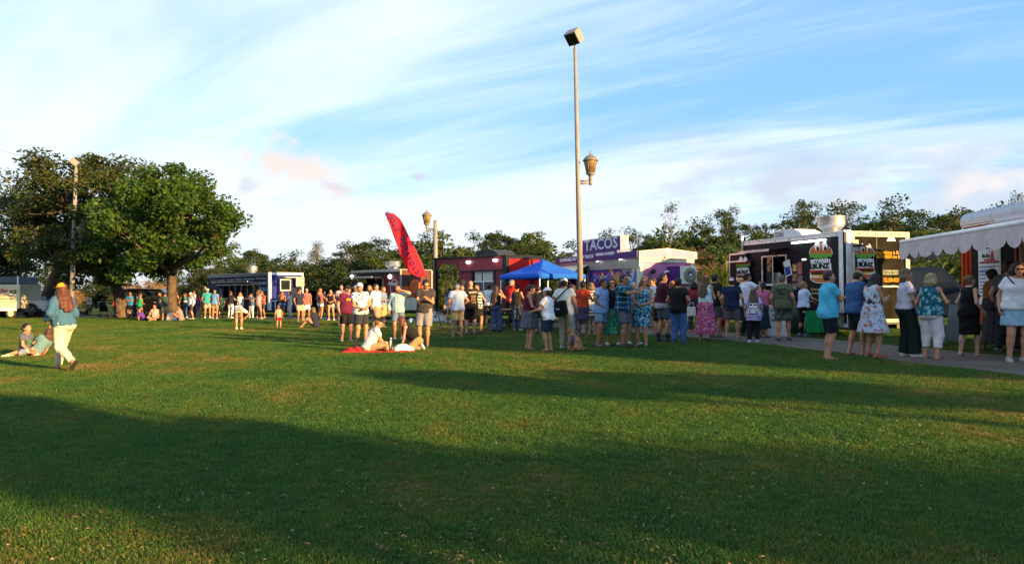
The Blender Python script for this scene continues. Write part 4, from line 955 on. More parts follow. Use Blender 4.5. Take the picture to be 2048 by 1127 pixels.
    palm('yellow green palmetto left of the black trailer door', 1452, 560, 34, 2.4, 26, 1.15, 1, 0); palm('palmetto behind the pink skirt woman', 1432, 570, 36, 2.0, 18, 1.0, 2, 0); palm('palmetto seen through the porch of the red trailer', 888, 575, 42, 2.0, 20, 1.0, 3, 0); palm('palmetto behind the dark blue pickup', 1858, 545, 38, 2.4, 20, 1.2, 4, 0)
    palm('dry palmetto behind the silver pickup', 48, 575, 55, 2.6, 22, 1.2, 6, 0)
    # trees to the right of and behind the camera that throw the evening shade over the lawn (out of the frame)
    S = 'trees outside the picture on the right'
    cz_, sz_ = cos(SUN_AZ), -sin(SUN_AZ)
    def su(s, u): return (cz_ * s + sz_ * u, -sz_ * s + cz_ * u)
    shade = pair(tree_mesh(51, 9, .3, 2.0, (2.6, 2.6, 2.8), 4.4, 6, 80, .95, 110, .24, .6, flat=.8, shell=.15), BK_OAK, LF_DARK)
    flat = pair(tree_mesh(52, 9, .22, 4.2, (2.6, 2.6, .45), 6.0, 7, 70, .85, 52, .20, .6, flat=.5, shell=.1), BK_OAK, LF_DARK)
    tan = math.tan(SUN_EL)
    for i, (u, top_s, top, s, wide, md) in enumerate(CASTERS):
        # crown whose shadow line reaches height `top` at distance top_s along the sun direction
        z = top + (s - top_s) * tan; x, y = su(s, u); sc = wide / 2.9
        tree('tree', 'shade tree to the right of the lawn, outside the picture', (x, y, 0), (shade, flat)[md], None, None, u, sc, S, 'tree', z / (7.3, 6.75)[md] / sc)
    back = pair(tree_mesh(53, 11, .4, 2.4, (4.6, 4.4, 4.4), 6.2, 7, 90, 1.1, 110, .22, .6, flat=.7, shell=.3), BK_OAK, LF_DARK)  # added unseen trees: they block skylight so camera-facing surfaces turn darker
    for i, (x, y) in enumerate(((-34, -6), (-27, -12), (-19, -10), (-40, 4), (-23, -20), (-1, -24))):
        tree('tree', 'unseen dark tree added behind the viewer to block skylight', (x, y, 0), back, None, None, i * 1.3, 0.9 + .08 * (i % 3), 'added trees behind the viewer', 'tree')
CASTERS = [(15.0, -2.6, 3.1, 24, 1.35, 0), (16.6, -2.6, 3.2, 27, 1.8, 0), (18.3, -2.6, 3.1, 24, 1.9, 0), (19.8, -2.6, 2.6, 26, 1.2, 0),
           (9.2, -10.5, 0.0, 17, .95, 1), (10.8, -7.5, 0, 21, 1.35, 1), (11.2, -2, 0, 26, 1.4, 1),
           (3.6, -13, 0, 14, .95, 1), (2.9, -11, 0, 17, .95, 1), (3.9, -8.5, 0, 19, 1.45, 1), (5.1, -4.5, 0, 22.5, 1.5, 1), (5.9, -1, 0, 26, 1.8, 1)]
build_trees()
# ------------------------------------------------------------------ food trucks
class Rig:
    """box trailer; local x runs along the serving side as the viewer reads it, y goes into the box, z up"""
    def __init__(s, name, L0, C, W, label, cat='food truck', group='food trucks parked along the path'):
        s.L0, s.C = Vector((*L0, 0)), Vector((*C, 0)); d = s.C - s.L0; s.L = d.length; s.W = W
        s.ux, s.uy = d.x / s.L, d.y / s.L; s.vx, s.vy = -s.uy, s.ux
        s.root = empty(name, s.L0, atan2(d.y, d.x), label, cat, group)
    def x(s, px, y=0.0):
        k = (px - CX) / F; return (k * (s.L0.y + y * s.vy) - (s.L0.x + y * s.vx)) / (s.ux - k * s.uy)
    def y(s, px, x=None):
        x = s.L if x is None else x; k = (px - CX) / F
        return (k * (s.L0.y + x * s.uy) - (s.L0.x + x * s.ux)) / (s.vx - k * s.vy)
    def dep(s, x, y): return s.L0.y + x * s.uy + y * s.vy
    def z(s, px, py, y=0.0): return CAMH + (hor(px) - py) * s.dep(s.x(px, y), y) / F
    def ze(s, px, py): return CAMH + (hor(px) - py) * s.dep(s.L, s.y(px)) / F
    def world(s, x, y, z=0): return Vector((s.L0.x + x * s.ux + y * s.vx, s.L0.y + x * s.uy + y * s.vy, z))
    def part(s, mb, name, mat, parent=None): return mb.build(name, mat, parent or s.root)
    def b(s, name, mat, *a, parent=None, **k): return bx(name, mat, parent or s.root, *a, **k)
    def t(s, body, px, py, hpx, mat, end=False, parent=None, off=.012, **k):
        """text centred at a photo point on the side (or end) with cap height hpx pixels"""
        if end: y = s.y(px); d = s.dep(s.L, y); o = (s.L + off, y, s.ze(px, py)); r = (0, 1, 0)
        else: x = s.x(px); d = s.dep(x, 0); o = (x, -off, s.z(px, py)); r = (1, 0, 0)
        return text(body, hpx * d / F / .70, mat, parent or s.root, o, r, (0, 0, 1), off=0, **k)
    def fit(s, body, px0, px1, py, hpx, mat, end=False, parent=None, off=.012, dz=0.0, **k):
        """text squeezed to run between two columns of the photo"""
        if end: a, b_ = s.y(px0), s.y(px1); m = (a + b_) / 2; d = s.dep(s.L, m); o = Vector((s.L + off, m, CAMH + (hor((px0 + px1) / 2) - py) * d / F)); r = (0, 1, 0)
        else: a, b_ = s.x(px0), s.x(px1); m = (a + b_) / 2; d = s.dep(m, 0); o = Vector((m, -off, CAMH + (hor((px0 + px1) / 2) - py) * d / F)); r = (1, 0, 0)
        o.z += dz
        t = text(body, hpx * d / F / .70, mat, parent or s.root, (0, 0, 0), (1, 0, 0), (0, 1, 0), off=0, **k)
        xs = [v.co.x for v in t.data.vertices]; sc_ = (b_ - a) / max(1e-6, max(xs) - min(xs)); mx = (max(xs) + min(xs)) / 2
        R = Vector(r); n = R.cross(Vector((0, 0, 1)))
        for v in t.data.vertices: v.co = o + R * ((v.co.x - mx) * sc_) + Vector((0, 0, 1)) * v.co.y + n * v.co.z
        return t
    def shell(s, z0, z1, mside, mend, mroof, openings=(), th=.05, minner=None, end_open=None):
        """floor, roof and four walls; openings on the serving side are (x0, x1, za, zb) from left to right"""
        mi = minner or principled('interior', (.32, .32, .31), .6, var=.2, vscale=2)
        mb = MB(); xs = 0.0
        for (a, b_, za, zb) in openings:
            mb.box(xs, a, 0, th, z0, z1); mb.box(a, b_, 0, th, z0, za); mb.box(a, b_, 0, th, zb, z1); xs = b_
        mb.box(xs, s.L, 0, th, z0, z1); s.side = s.part(mb, 'side_wall', mside)
        s.b('end_wall', mend, s.L - th, s.L + .002, th + .001, s.W - th - .001, z0 + .001, z1 - .001)
        s.b('front_wall', mside, -.002, th, th + .001, s.W - th - .001, z0 + .001, z1 - .001)
        s.b('rear_wall', mside, 0, s.L, s.W - th, s.W, z0, z1)
        s.b('floor_pan', M_DARK, th, s.L - th, th, s.W - th, z0 - .06, z0 + .03)
        s.b('roof', mroof, -.03, s.L + .03, -.03, s.W + .03, z1 + .001, z1 + .045, bev=.012)
        if openings:
            s.b('kitchen_wall', mi, th + .01, s.L - th - .01, s.W * .72, s.W * .72 + .03, z0 + .04, z1 - .06)
    def wheel(s, x, r=.33, y=-.02, w=.2):
        t = MB().lathe([(r * .55, 0), (r * .93, 0), (r, .03), (r, w - .03), (r * .93, w), (r * .55, w)], (x, y, r), 20, 1).build('wheel', M_RUB, s.root)
        MB().lathe([(r * .15, -.015), (r * .2, -.01), (r * .5, .01), (r * .58, -.004), (r * .58, .1), (.02, .1)], (x, y, r), 16, 1).build('rim', M_RIM, t)
    def chassis(s, z0): s.part(MB().box(.1, s.L - .1, .25, .35, z0 - .2, z0 - .06).box(.1, s.L - .1, s.W - .35, s.W - .25, z0 - .2, z0 - .06).box(.3, s.L - .3, .35, s.W - .35, z0 - .16, z0 - .1), 'chassis', M_DARK)
    def frame(s, name, mat, x0, x1, z0, z1, w=.05, t=.035, parent=None):
        mb = MB().box(x0 - w, x0, -t, -.001, z0 - w, z1 + w).box(x1, x1 + w, -t, -.001, z0 - w, z1 + w).box(x0, x1, -t, -.001, z1, z1 + w).box(x0, x1, -t, -.001, z0 - w, z0)
        return s.part(mb, name, mat, parent)
    def flap(s, name, mat, x0, x1, zt, out, drop, th=.04, trim=None):
        f = s.part(MB().box(x0, x1, 0, out, -th, 0), name, mat); f.location = (0, -.02, zt); f.rotation_euler = (0, 0, 0)
        ang = atan2(drop, out)
        f.data.transform(Matrix.Scale(-1, 4, (0, 1, 0)) @ Matrix.Identity(4)); f.data.flip_normals()
        f.rotation_euler = (ang, 0, 0)
        if trim:
            g = s.part(MB().box(x0 - .02, x1 + .02, -out - .03, -out, -th - .02, .02), 'flap_trim', trim, f)
        for xx in (x0 + .06, x1 - .06): s.part(MB().tube([(xx, -out * .75, -drop * .75 + zt - .03), (xx, -.02, zt - .75)], .014, 6), 'flap_strut', M_DARK)
        return f

def burger(R, px, py, sx, end=False, parent=None):
    """round burger badge with lettering across the middle, made of thin raised plates"""
    def P(dx, dy):
        if end: y = R.y(px + dx); return Vector((R.L, y, R.ze(px + dx, py + dy)))
        x = R.x(px + dx); return Vector((x, 0, R.z(px + dx, py + dy)))
    nrm = Vector((1, 0, 0)) if end else Vector((0, -1, 0))
    badge = [None]
    def plate(name, pts, col, t):
        mb = MB(); pp = [P(a * sx, b * sx) for a, b in pts]
        lo = [mb.bm.verts.new(p + nrm * .008) for p in pp]; hi = [mb.bm.verts.new(p + nrm * (.010 + t)) for p in pp]; n = len(pp)
        mb.bm.faces.new(hi); 
        for i in range(n): mb.bm.faces.new((lo[i], lo[(i + 1) % n], hi[(i + 1) % n], hi[i]))
        bmesh.ops.recalc_face_normals(mb.bm, faces=mb.bm.faces[:])
        o = mb.build(name, print_ink(col), badge[0] or parent or R.root)
        if badge[0] is None: badge[0] = o
    def arc(cx, cy, rx, ry, a0, a1, n=16): return [(cx + rx * cos(radians(a0 + (a1 - a0) * i / n)), cy + ry * sin(radians(a0 + (a1 - a0) * i / n))) for i in range(n + 1)]
    w = (.78, .78, .74)
    plate('burger_badge', arc(0, -17.5, 23.6, 21.2, 180, 360), w, .001)
    plate('bottom_outline', [(-22, 14)] + [(22, 14)] + arc(0, 30, 22.4, 11.4, 0, 180), w, .001)
    plate('bun', arc(0, -18, 22.5, 20, 180, 360), (.52, .14, .035), .003)
    plate('lettuce', [(-23, -17), (-18, -18), (18, -18), (23, -17), (21, -11), (16, -13), (11, -8), (5, -11), (0, -6), (-6, -10), (-11, -7), (-16, -11), (-21, -9)], (.12, .36, .05), .004)
    plate('banner', [(-19, 2), (20, 0), (21, 14), (-18, 15)], w, .005)
    plate('tomato', [(-23, 15), (23, 14), (21, 20), (-21, 21)], (.55, .05, .02), .004)
    plate('patty', arc(0, 22, 21, 5, 0, 360, 14)[:-1], (.05, .018, .01), .005)
    plate('cheese', [(-20, 24), (20, 24), (14, 27), (8, 25.5), (0, 30), (-9, 25.5), (-15, 28)], (.75, .38, .03), .006)
    plate('bun', arc(0, 30, 21, 10, 0, 180), (.52, .14, .035), .003)
    for ex in (-7, 8):
        plate('eye', arc(ex, -33, 5.2, 10, 0, 360, 14)[:-1], (.8, .8, .78), .005); plate('pupil', arc(ex + 1, -28, 2.6, 4.6, 0, 360, 12)[:-1], (.01, .01, .01), .007)
    k = dict(end=end, parent=badge[0], off=.022, depth=.002)
    R.fit('BETWEEN', px - 20 * sx, px + 19 * sx, py - 3 * sx, 7.0 * sx, M_INKW, bold=.008, **k)
    R.fit('BUNZ', px - 17 * sx, px + 18 * sx, py + 7.5 * sx, 9.5 * sx, M_INKK, bold=.012, **k)

def roof_vent(R, px, y, z, r, h, name='exhaust_fan'):
    x = R.x(px, y)
    return MB().lathe([(r * .62, 0), (r * .62, h * .25), (r * .72, h * .28), (r * .95, h * .45), (r, h * .6), (r * .98, h * .96), (r * 1.02, h), (r * .9, h), (r * .88, h * .7), (.02, h * .6)], (x, y, z), 24).build(name, metal((.72, .70, .66), .38), R.root)
def roof_ac(R, x0, x1, y0, y1, z, h, mat, name='air_conditioner'):
    o = MB().prism([(x0, z), (x1, z), (x1, z + h * .25), (x1 - (x1 - x0) * .10, z + h * .62), (x1 - (x1 - x0) * .28, z + h * .93), (x1 - (x1 - x0) * .45, z + h), (x0 + .03, z + h * .92), (x0, z + h * .85)], 1, y0, y1).build(name, mat, R.root)
    g = MB()
    for i in range(5): g.box(x0 + .06, x0 + (x1 - x0) * .36, y0 - .012, y0 - .002, z + h * (.2 + .13 * i), z + h * (.2 + .13 * i) + h * .05)
    g.build('grille', M_DARK, o); return o

ORANGE_INK = print_ink((.80, .36, .02))
# --- black trailer with the burger badges
def bunz_trailer():
    R = Rig('food_trailer', (8.20, 26.55), (9.72, 21.9), 2.35, 'long black trailer with two burger badges, a lit light bar and silver corner post')
    z0, z1 = .42, 3.08
    blk = principled('black_panel', (.006, .006, .009), .45, spec=.15, var=.2, vscale=2, bump=.04, bscale=5); wx0, wx1 = R.x(1527), R.x(1573); za, zb = R.z(1550, 567), R.z(1550, 513)
    rear = principled('rear_panel', (.018, .018, .014), .7, spec=.0, var=.35, vscale=1.6, bump=.08, bscale=3)
    R.shell(z0, z1, blk, rear, M_ALU, [(wx0, wx1, za, zb)], minner=principled('interior', (.20, .18, .10), .6, var=.5, vscale=1.5))
    R.chassis(z0); R.wheel(R.L * .42); R.wheel(R.L * .42 + .85)
    R.part(MB().box(-.04, R.L - .1, -.03, -.004, z1 - .10, z1 - .002), 'roof_trim', M_ALU)
    R.part(MB().box(0, R.L - .1, -.02, -.004, z0 + .002, z0 + .09), 'skirt_trim', M_ALU)
    # rounded silver corner post
    pts = [(R.L - .20, -.03)] + [(R.L - .16 + .20 * sin(radians(a)), .17 - .20 * cos(radians(a))) for a in range(0, 91, 15)] + [(R.L + .04, .20), (R.L - .02, .20), (R.L - .02, .02), (R.L - .20, .02)]
    R.part(MB().prism(pts, 2, z0 - .12, z1 + .07), 'corner_post', M_ALU)
    # rear frame
    R.part(MB().box(R.L + .004, R.L + .05, .205, .33, z0, z1 + .04).box(R.L + .004, R.L + .05, R.W - .12, R.W + .03, z0, z1 + .04).box(R.L + .004, R.L + .05, .33, R.W - .12, z1 - .12, z1 + .04).box(R.L + .004, R.L + .05, .33, R.W - .12, z0, z0 + .10), 'rear_frame', paint((.50, .45, .36), .6))
    # hinge, badge plate, rivets
    R.part(MB().box(R.L + .052, R.L + .062, .22, .46, z1 - .55, z1 - .22), 'hinge_plate', paint((.4, .37, .3), .6)); R.part(MB().tube([(R.L + .08, .25, z1 - .40), (R.L + .09, .80, z1 - .36)], .03, 8), 'door_holder', M_DARK)
    rv = MB()
    for i in range(6): rv.lathe([(.022, 0), (.022, .01), (.004, .014)], (R.L + .050, .5 + i * .30, z1 - .04), 8, 0)
    for i in range(7): rv.lathe([(.018, -.012), (.018, 0), (.004, .002)], (.4 + i * .7, -.031, z1 - .05), 8, 1)
    tag(R.part(rv, 'rivet', M_DARK), None, None, None, 'stuff')
    for i in range(1, 4):
        sx_ = i * R.L / 4 + .25
        if not (wx0 - .05 < sx_ < wx1 + .05): R.part(MB().box(sx_ - .012, sx_ + .012, -.004, -.001, z0 + .1, z1 - .11), 'panel_seam', M_BLACK)
    R.part(MB().box(R.L + .003, R.L + .008, R.W * .5 - .01, R.W * .5 + .01, z0 + .11, z1 - .13), 'panel_seam', M_DARK)
    burger(R, 1643, 525, 1.0); burger(R, 1731, 523, .84, end=True)
    R.part(MB().prism([(R.y(1778), R.ze(1783, 474)), (R.y(1774), R.ze(1774, 482)), (R.y(1792), R.ze(1792, 482)), (R.y(1789), R.ze(1789, 474)), (R.y(1783), R.ze(1783, 469))], 0, R.L + .006, R.L + .012), 'maker_badge', M_INKW)
    for s_, x0, x1, yy, hh, m in (('Everything is Better', 1752, 1812, 505, 6.5, ORANGE_INK), ('BETWEEN the BUNZ', 1753, 1814, 513.5, 6.5, ORANGE_INK), ('CUSTOMIZED MENUS', 1765, 1796, 542, 4, print_ink((.42, .48, .34))), ('FOR SPECIAL EVENTS', 1765, 1796, 547.5, 4, print_ink((.42, .48, .34))), ('732-500-8327', 1766, 1798, 560, 8, ORANGE_INK), ('www.betweenthebunz.com', 1759, 1803, 572, 5, M_INKW)):
        R.fit(s_, x0, x1, yy, hh, m, end=True, bold=.001)
    R.fit('Everything is Better', 1622, 1677, 578, 5, print_ink((.45, .33, .12)), bold=.002, shear=.2); R.fit('between the BUNZ!', 1624, 1678, 586, 5, print_ink((.45, .33, .12)), bold=.002, shear=.2)
    # serving window
    fr = R.frame('window_frame', M_ALU, wx0, wx1, za, zb)
    R.part(MB().box(wx0 - .1, wx1 + .1, -.34, -.036, za - .07, za - .03), 'counter_shelf', M_ALU)
    m_ = (wx0 + wx1) / 2; R.part(MB().box(wx0 + (wx1 - wx0) * .34, wx0 + (wx1 - wx0) * .34 + .04, .055, .085, za, zb), 'window_mullion', M_ALU)
    R.part(MB().box(wx0 + .04, wx0 + (wx1 - wx0) * .33, .06, .066, za, zb), 'window_pane', M_GLASS)
    R.flap('window_flap', blk, wx0 - .25, wx1 + .1, zb + .26, .75, .06, trim=M_ALU)
    R.part(MB().box(wx0 + .15, wx0 + .55, .25, .28, za + .02, za + .38).box(wx0 + .62, wx0 + .95, .2, .5, za, za + .12), 'counter_sign', M_WHITE)
    R.part(MB().lathe([(.05, 0), (.065, .18), (.07, .18)], (wx1 - .4, -.18, za - .03), 12), 'paper_cup', M_WHITE)
    R.part(MB().box(wx0 - .9, wx0 - .1, -.06, -.03, zb + .24, zb + .28).box(.02, .05, -.08, -.02, zb + .3, zb + .8), 'flap_rail', M_ALU)
    # open side door carrying the badge again
    dx0, dx1 = R.x(1466), R.x(1497); dz0, dz1 = R.z(1480, 640), R.z(1480, 509)
    dr = R.part(MB().box(dx0, dx1, -.10, -.05, dz0, dz1), 'side_door', blk)
    R.part(MB().box(dx0 - .05, dx0, -.12, -.04, dz0, dz1 + .05).box(dx0, dx1, -.12, -.04, dz1, dz1 + .05).box(dx0, dx1 + .3, -.30, -.12, dz1 - .28, dz1 - .23), 'door_frame', M_ALU, dr)
    burger(R, 1492, 540, .62, parent=dr)
    for v in [o for o in dr.children if o.name.startswith('burger_badge')]: v.location.y -= .10
    # lit bar, marker lamps
    lx0, lx1 = R.x(1588), R.x(1656); R.part(MB().box(lx0, lx1, -.10, -.034, z1 - .205, z1 - .145, bev=.015), 'light_bar', lamp((1, .97, .92), 1.2))
    R.part(MB().box(R.x(1607), R.x(1613), -.05, -.004, R.z(1610, 520), R.z(1610, 517)), 'marker_lamp', lamp((1, 1, 1), .8))
    # photo menu panels beside the window
    for i, (a, b_, c, d, cc) in enumerate(((1586, 1594, 528, 543, (.45, .25, .08)), (1596, 1605, 524, 548, (.30, .08, .06)), (1585, 1595, 546, 562, (.25, .10, .05)), (1596, 1606, 550, 575, (.16, .10, .08)), (1585, 1595, 565, 578, (.2, .17, .12)))):
        R.part(MB().box(R.x(a), R.x(b_), -.018, -.003, R.z(a, d), R.z(a, c)), 'menu_picture', principled('food_photo', cc, .5, var=.8, vscale=9))
    pp = R.part(MB().box(-.16, .16, -.015, .0, -.25, .25).box(-.13, .13, -.019, -.016, .07, .21), 'price_poster', [M_WHITE]); pp.location = (R.x(1579), -.06, R.z(1579, 536)); pp.rotation_euler = (0, radians(-14), 0)
    R.part(MB().box(-.13, .13, -.022, -.0155, -.22, .04), 'poster_print', print_ink((.03, .05, .28)), pp)
    roof_ac(R, R.x(1561, 1.0), R.x(1561, 1.0) + 1.45, .75, 1.6, z1 + .05, .34, M_WHITE); v = roof_vent(R, 1664, .8, z1 + .05, .41, .56)
    return R
BZ = bunz_trailer()

# --- purple and pink taco trailer
def taco_trailer():
    R = Rig('food_trailer', (2.14, 34.0), (4.75, 28.0), 2.44, 'purple and pink trailer under a big TACOS roof sign')
    z0, z1 = .62, 2.90
    pur = paint((.060, .018, .16), .35); pink = paint((.56, .19, .36), .45); cream = paint((.66, .58, .46), .5)
    wx0, wx1 = R.x(1128), R.x(1176); za, zb = R.z(1150, 590), R.z(1150, 540)
    R.shell(z0, z1 - .28, pur, pink, cream, [(max(.15, wx0), wx1, za, min(zb, z1 - .36))]); R.chassis(z0); R.wheel(R.L * .35); R.wheel(R.L * .35 + .85)
    # gabled roof cap with fascia
    R.part(MB().prism([(-.06, z1 - .28), (R.W + .12, z1 - .28), (R.W + .12, z1 - .02), (R.W / 2, z1 + .12), (-.06, z1 + .0)], 0, -.1, R.L + .12), 'roof_cap', cream)
    e = R.part(MB().prism([(.04, z1 - .22), (R.W + .0, z1 - .22), (R.W + .0, z1 - .05), (R.W / 2, z1 + .06), (.04, z1 - .03)], 0, R.L + .121, R.L + .13), 'gable_panel', pink)
    R.part(MB().box(R.L + .13, R.L + .14, R.W / 2 - .02, R.W / 2 + .02, z1 - .22, z1 + .06), 'gable_seam', cream, e)
    fa = R.part(MB().box(-.1, R.L + .05, -.12, -.062, z1 - .24, z1 + .02), 'fascia', pur)
    sg = paint((.055, .016, .16), .45)
    for s_, a, b_ in (('QUESABILLAS', 1125, 1157), ('BIRRIA TACOS', 1159, 1193), ('BIRRIA RAMEN', 1198, 1235), ('BURRITOS', 1240, 1268)):
        R.fit(s_, a, b_, R_y(a, b_), 5.6, M_INKW, parent=fa, off=.128, bold=.006)
    R.part(MB().box(.0, R.L, -.035, -.003, z1 - .62, z1 - .285), 'awning_rail', metal((.34, .36, .36), .5))
    # corner posts and end trim in cream
    R.part(MB().box(R.L + .003, R.L + .06, -.03, .14, z0 - .1, z1 - .285).box(R.L + .003, R.L + .06, R.W - .14, R.W + .03, z0 - .1, z1 - .285).box(R.L + .003, R.L + .06, .14, R.W - .14, z1 - .42, z1 - .285).box(R.L - .12, R.L + .003, -.034, -.004, z0 - .1, z1 - .63), 'corner_trim', cream)
    R.part(MB().box(R.L + .004, R.L + .03, .14, 1.25, z0, R.ze(1300, 556)), 'purple_wrap', paint((.16, .015, .24), .35)); R.part(MB().box(R.L + .004, R.L + .03, 1.251, R.W - .14, z0, R.ze(1360, 572)), 'cream_panel', cream)
    R.part(MB().box(0, R.L, -.04, -.004, z0 - .14, z0 + .02), 'skirt', M_WHITE)
    # roof sign
    sx0, sx1 = R.x(1169), R.x(1245); sz0, sz1 = z1 + .02, z1 + .64
    s_ = R.part(MB().box(sx0, sx1, -.08, .30, sz0, sz1), 'roof_sign', pink); R.part(MB().box(sx0 + .03, sx1 - .03, -.09, -.081, sz0 + .03, sz1 - .03), 'sign_face', sg, s_)
    R.part(MB().box(sx0 - .02, sx1 + .02, -.10, .32, sz1 + .001, sz1 + .03), 'sign_edge', cream, s_)
    t = R.fit('TACOS', 1173, 1240, 489, 21, print_ink((.62, .62, .66)), parent=s_, off=.094, bold=.012)
    # side artwork: bunting, a plain music figure and food panels
    art = R.part(MB().box(R.x(1183), R.L - .14, -.012, -.003, z0 + .1, z1 - .64), 'mural', paint((.07, .02, .19), .4))
    mb = MB(); rs = random.Random(4)
    cols = [(.5, .03, .05), (.6, .25, .05), (.35, .1, .4), (.6, .5, .4), (.05, .15, .45)]
    for ci, c in enumerate(cols):
        mb = MB()
        for i in range(14):
            px = rs.uniform(1186, 1266); zz = z1 - .70 - rs.uniform(0, .26); x = R.x(px); w = rs.uniform(.05, .12)
            mb.prism([(x - w, zz), (x + w, zz), (x + w, zz - .10), (x, zz - .17), (x - w, zz - .10)], 1, -.020 - .001 * ci, -.014)
        R.part(mb, 'bunting', print_ink(c), art)
    def disc(px, py, rx, rz, col, nm, t=.018): R.part(MB().prism([(R.x(px) + rx * cos(a * pi / 9), R.z(px, py) + rz * sin(a * pi / 9)) for a in range(18)], 1, -t, -.013), nm, print_ink(col), art)
    disc(1223, 545, .16, .22, (.40, .16, .05), 'mural_shape'); disc(1237, 556, .34, .26, (.48, .16, .02), 'mural_shape', .02); disc(1227, 568, .30, .18, (.42, .14, .02), 'mural_shape', .022)
    disc(1253, 537, .28, .34, (.22, .22, .14), 'mural_shape'); disc(1268, 535, .24, .38, (.05, .20, .50), 'mural_shape'); disc(1268, 534, .12, .20, (.62, .48, .08), 'mural_shape', .022); disc(1266, 566, .3, .3, (.06, .18, .45), 'mural_shape', .02)
    for px in (1201, 1247): R.part(MB().box(R.x(px) - .05, R.x(px) + .05, -.16, -.125, z1 - .30, z1 - .26), 'down_light', lamp((1, .95, .85), 2), fa)
    # open window flap, posts of the service hatch
    R.frame('window_frame', M_ALU, max(.15, wx0), wx1, za, min(zb, z1 - .36)); R.flap('window_flap', cream, max(.15, wx0), wx1 + .1, z1 - .36, .8, .32, trim=M_ALU)
    for a in (1140, 1152, 1164): R.part(MB().box(R.x(a), R.x(a) + .03, .0, .03, za, min(zb, z1 - .37)), 'window_mullion', M_ALU)
    R.part(MB().box(max(.15, wx0), wx1, -.36, -.036, za - .08, za - .04), 'counter_shelf', M_ALU)
    # air conditioner outside unit on its bracket
    y0, y1 = R.y(1345), R.y(1378); a0, a1 = R.ze(1360, 568), R.ze(1360, 533)
    ac = R.part(MB().box(R.L + .12, R.L + .50, y0, y1, a0, a1, bev=.02), 'air_conditioner', paint((.78, .73, .58), .5))
    yc, zc, rr = (R.y(1364)), (a0 + a1) / 2, (a1 - a0) * .42
    fan = R.part(MB().lathe([(rr * .2, .02), (rr * .2, .04), (rr, .0), (rr * 1.02, .02), (rr * .98, .03), (rr * .25, .015)], (R.L + .50, yc, zc), 24, 0), 'fan_guard', principled('fan_grey', (.24, .22, .17), .6), ac)
    R.part(MB().lathe([(rr * .18, 0), (rr * .18, .05), (.01, .052)], (R.L + .50, yc, zc), 12, 0), 'fan_hub', M_WHITE, ac)
    g = MB()
    for i in range(7): g.box(R.L + .15 + i * .048, R.L + .17 + i * .048, y0 - .012, y0 - .002, a0 + .06, a1 - .06)
    R.part(g, 'coil_grille', M_DARK, ac); R.part(MB().box(R.L + .0, R.L + .5, y0 - .25, y0 - .02, a0 + .02, a1 + .0), 'purple_cover', paint((.09, .02, .19), .4))
    R.part(MB().tube([(R.L + .09, .35, z1 - .8), (R.L + .09, .42, 1.6), (R.L + .09, .5, 1.0)], .02, 6).tube([(R.L + .09, .45, z1 - .7), (R.L + .09, .5, 1.5)], .015, 6).tube([(R.L + .1, .56, 1.6), (R.L + .1, 1.05, z1 - .85), (R.L + .1, 1.15, z1 - .78), (R.L + .1, 1.9, z1 - .86), (R.L + .1, 2.1, z1 - 1.05)], .03, 6), 'hose', principled('conduit', (.10, .05, .06), .6)); R.part(MB().tube([(R.L + .12, 1.05, z1 - .83), (R.L + .12, 1.12, z1 - .76), (R.L + .12, 1.8, z1 - .84)], .045, 8), 'pipe_cover', M_WHITE)
    R.part(MB().lathe([(.09, 0), (.10, .08), (.05, .12)], (R.L + .06, .55, z1 - .75), 12, 0), 'work_lamp', M_DARK)
    R.part(MB().box(R.L + .031, R.L + .05, .5, 1.0, z0 + .1, 1.75), 'end_window', M_GLASS)
    return R
def R_y(a, b_):
    m = (a + b_) / 2; return 519.5 + (m - 1140) * (501.5 - 519.5) / (1256 - 1140)
TC = taco_trailer()

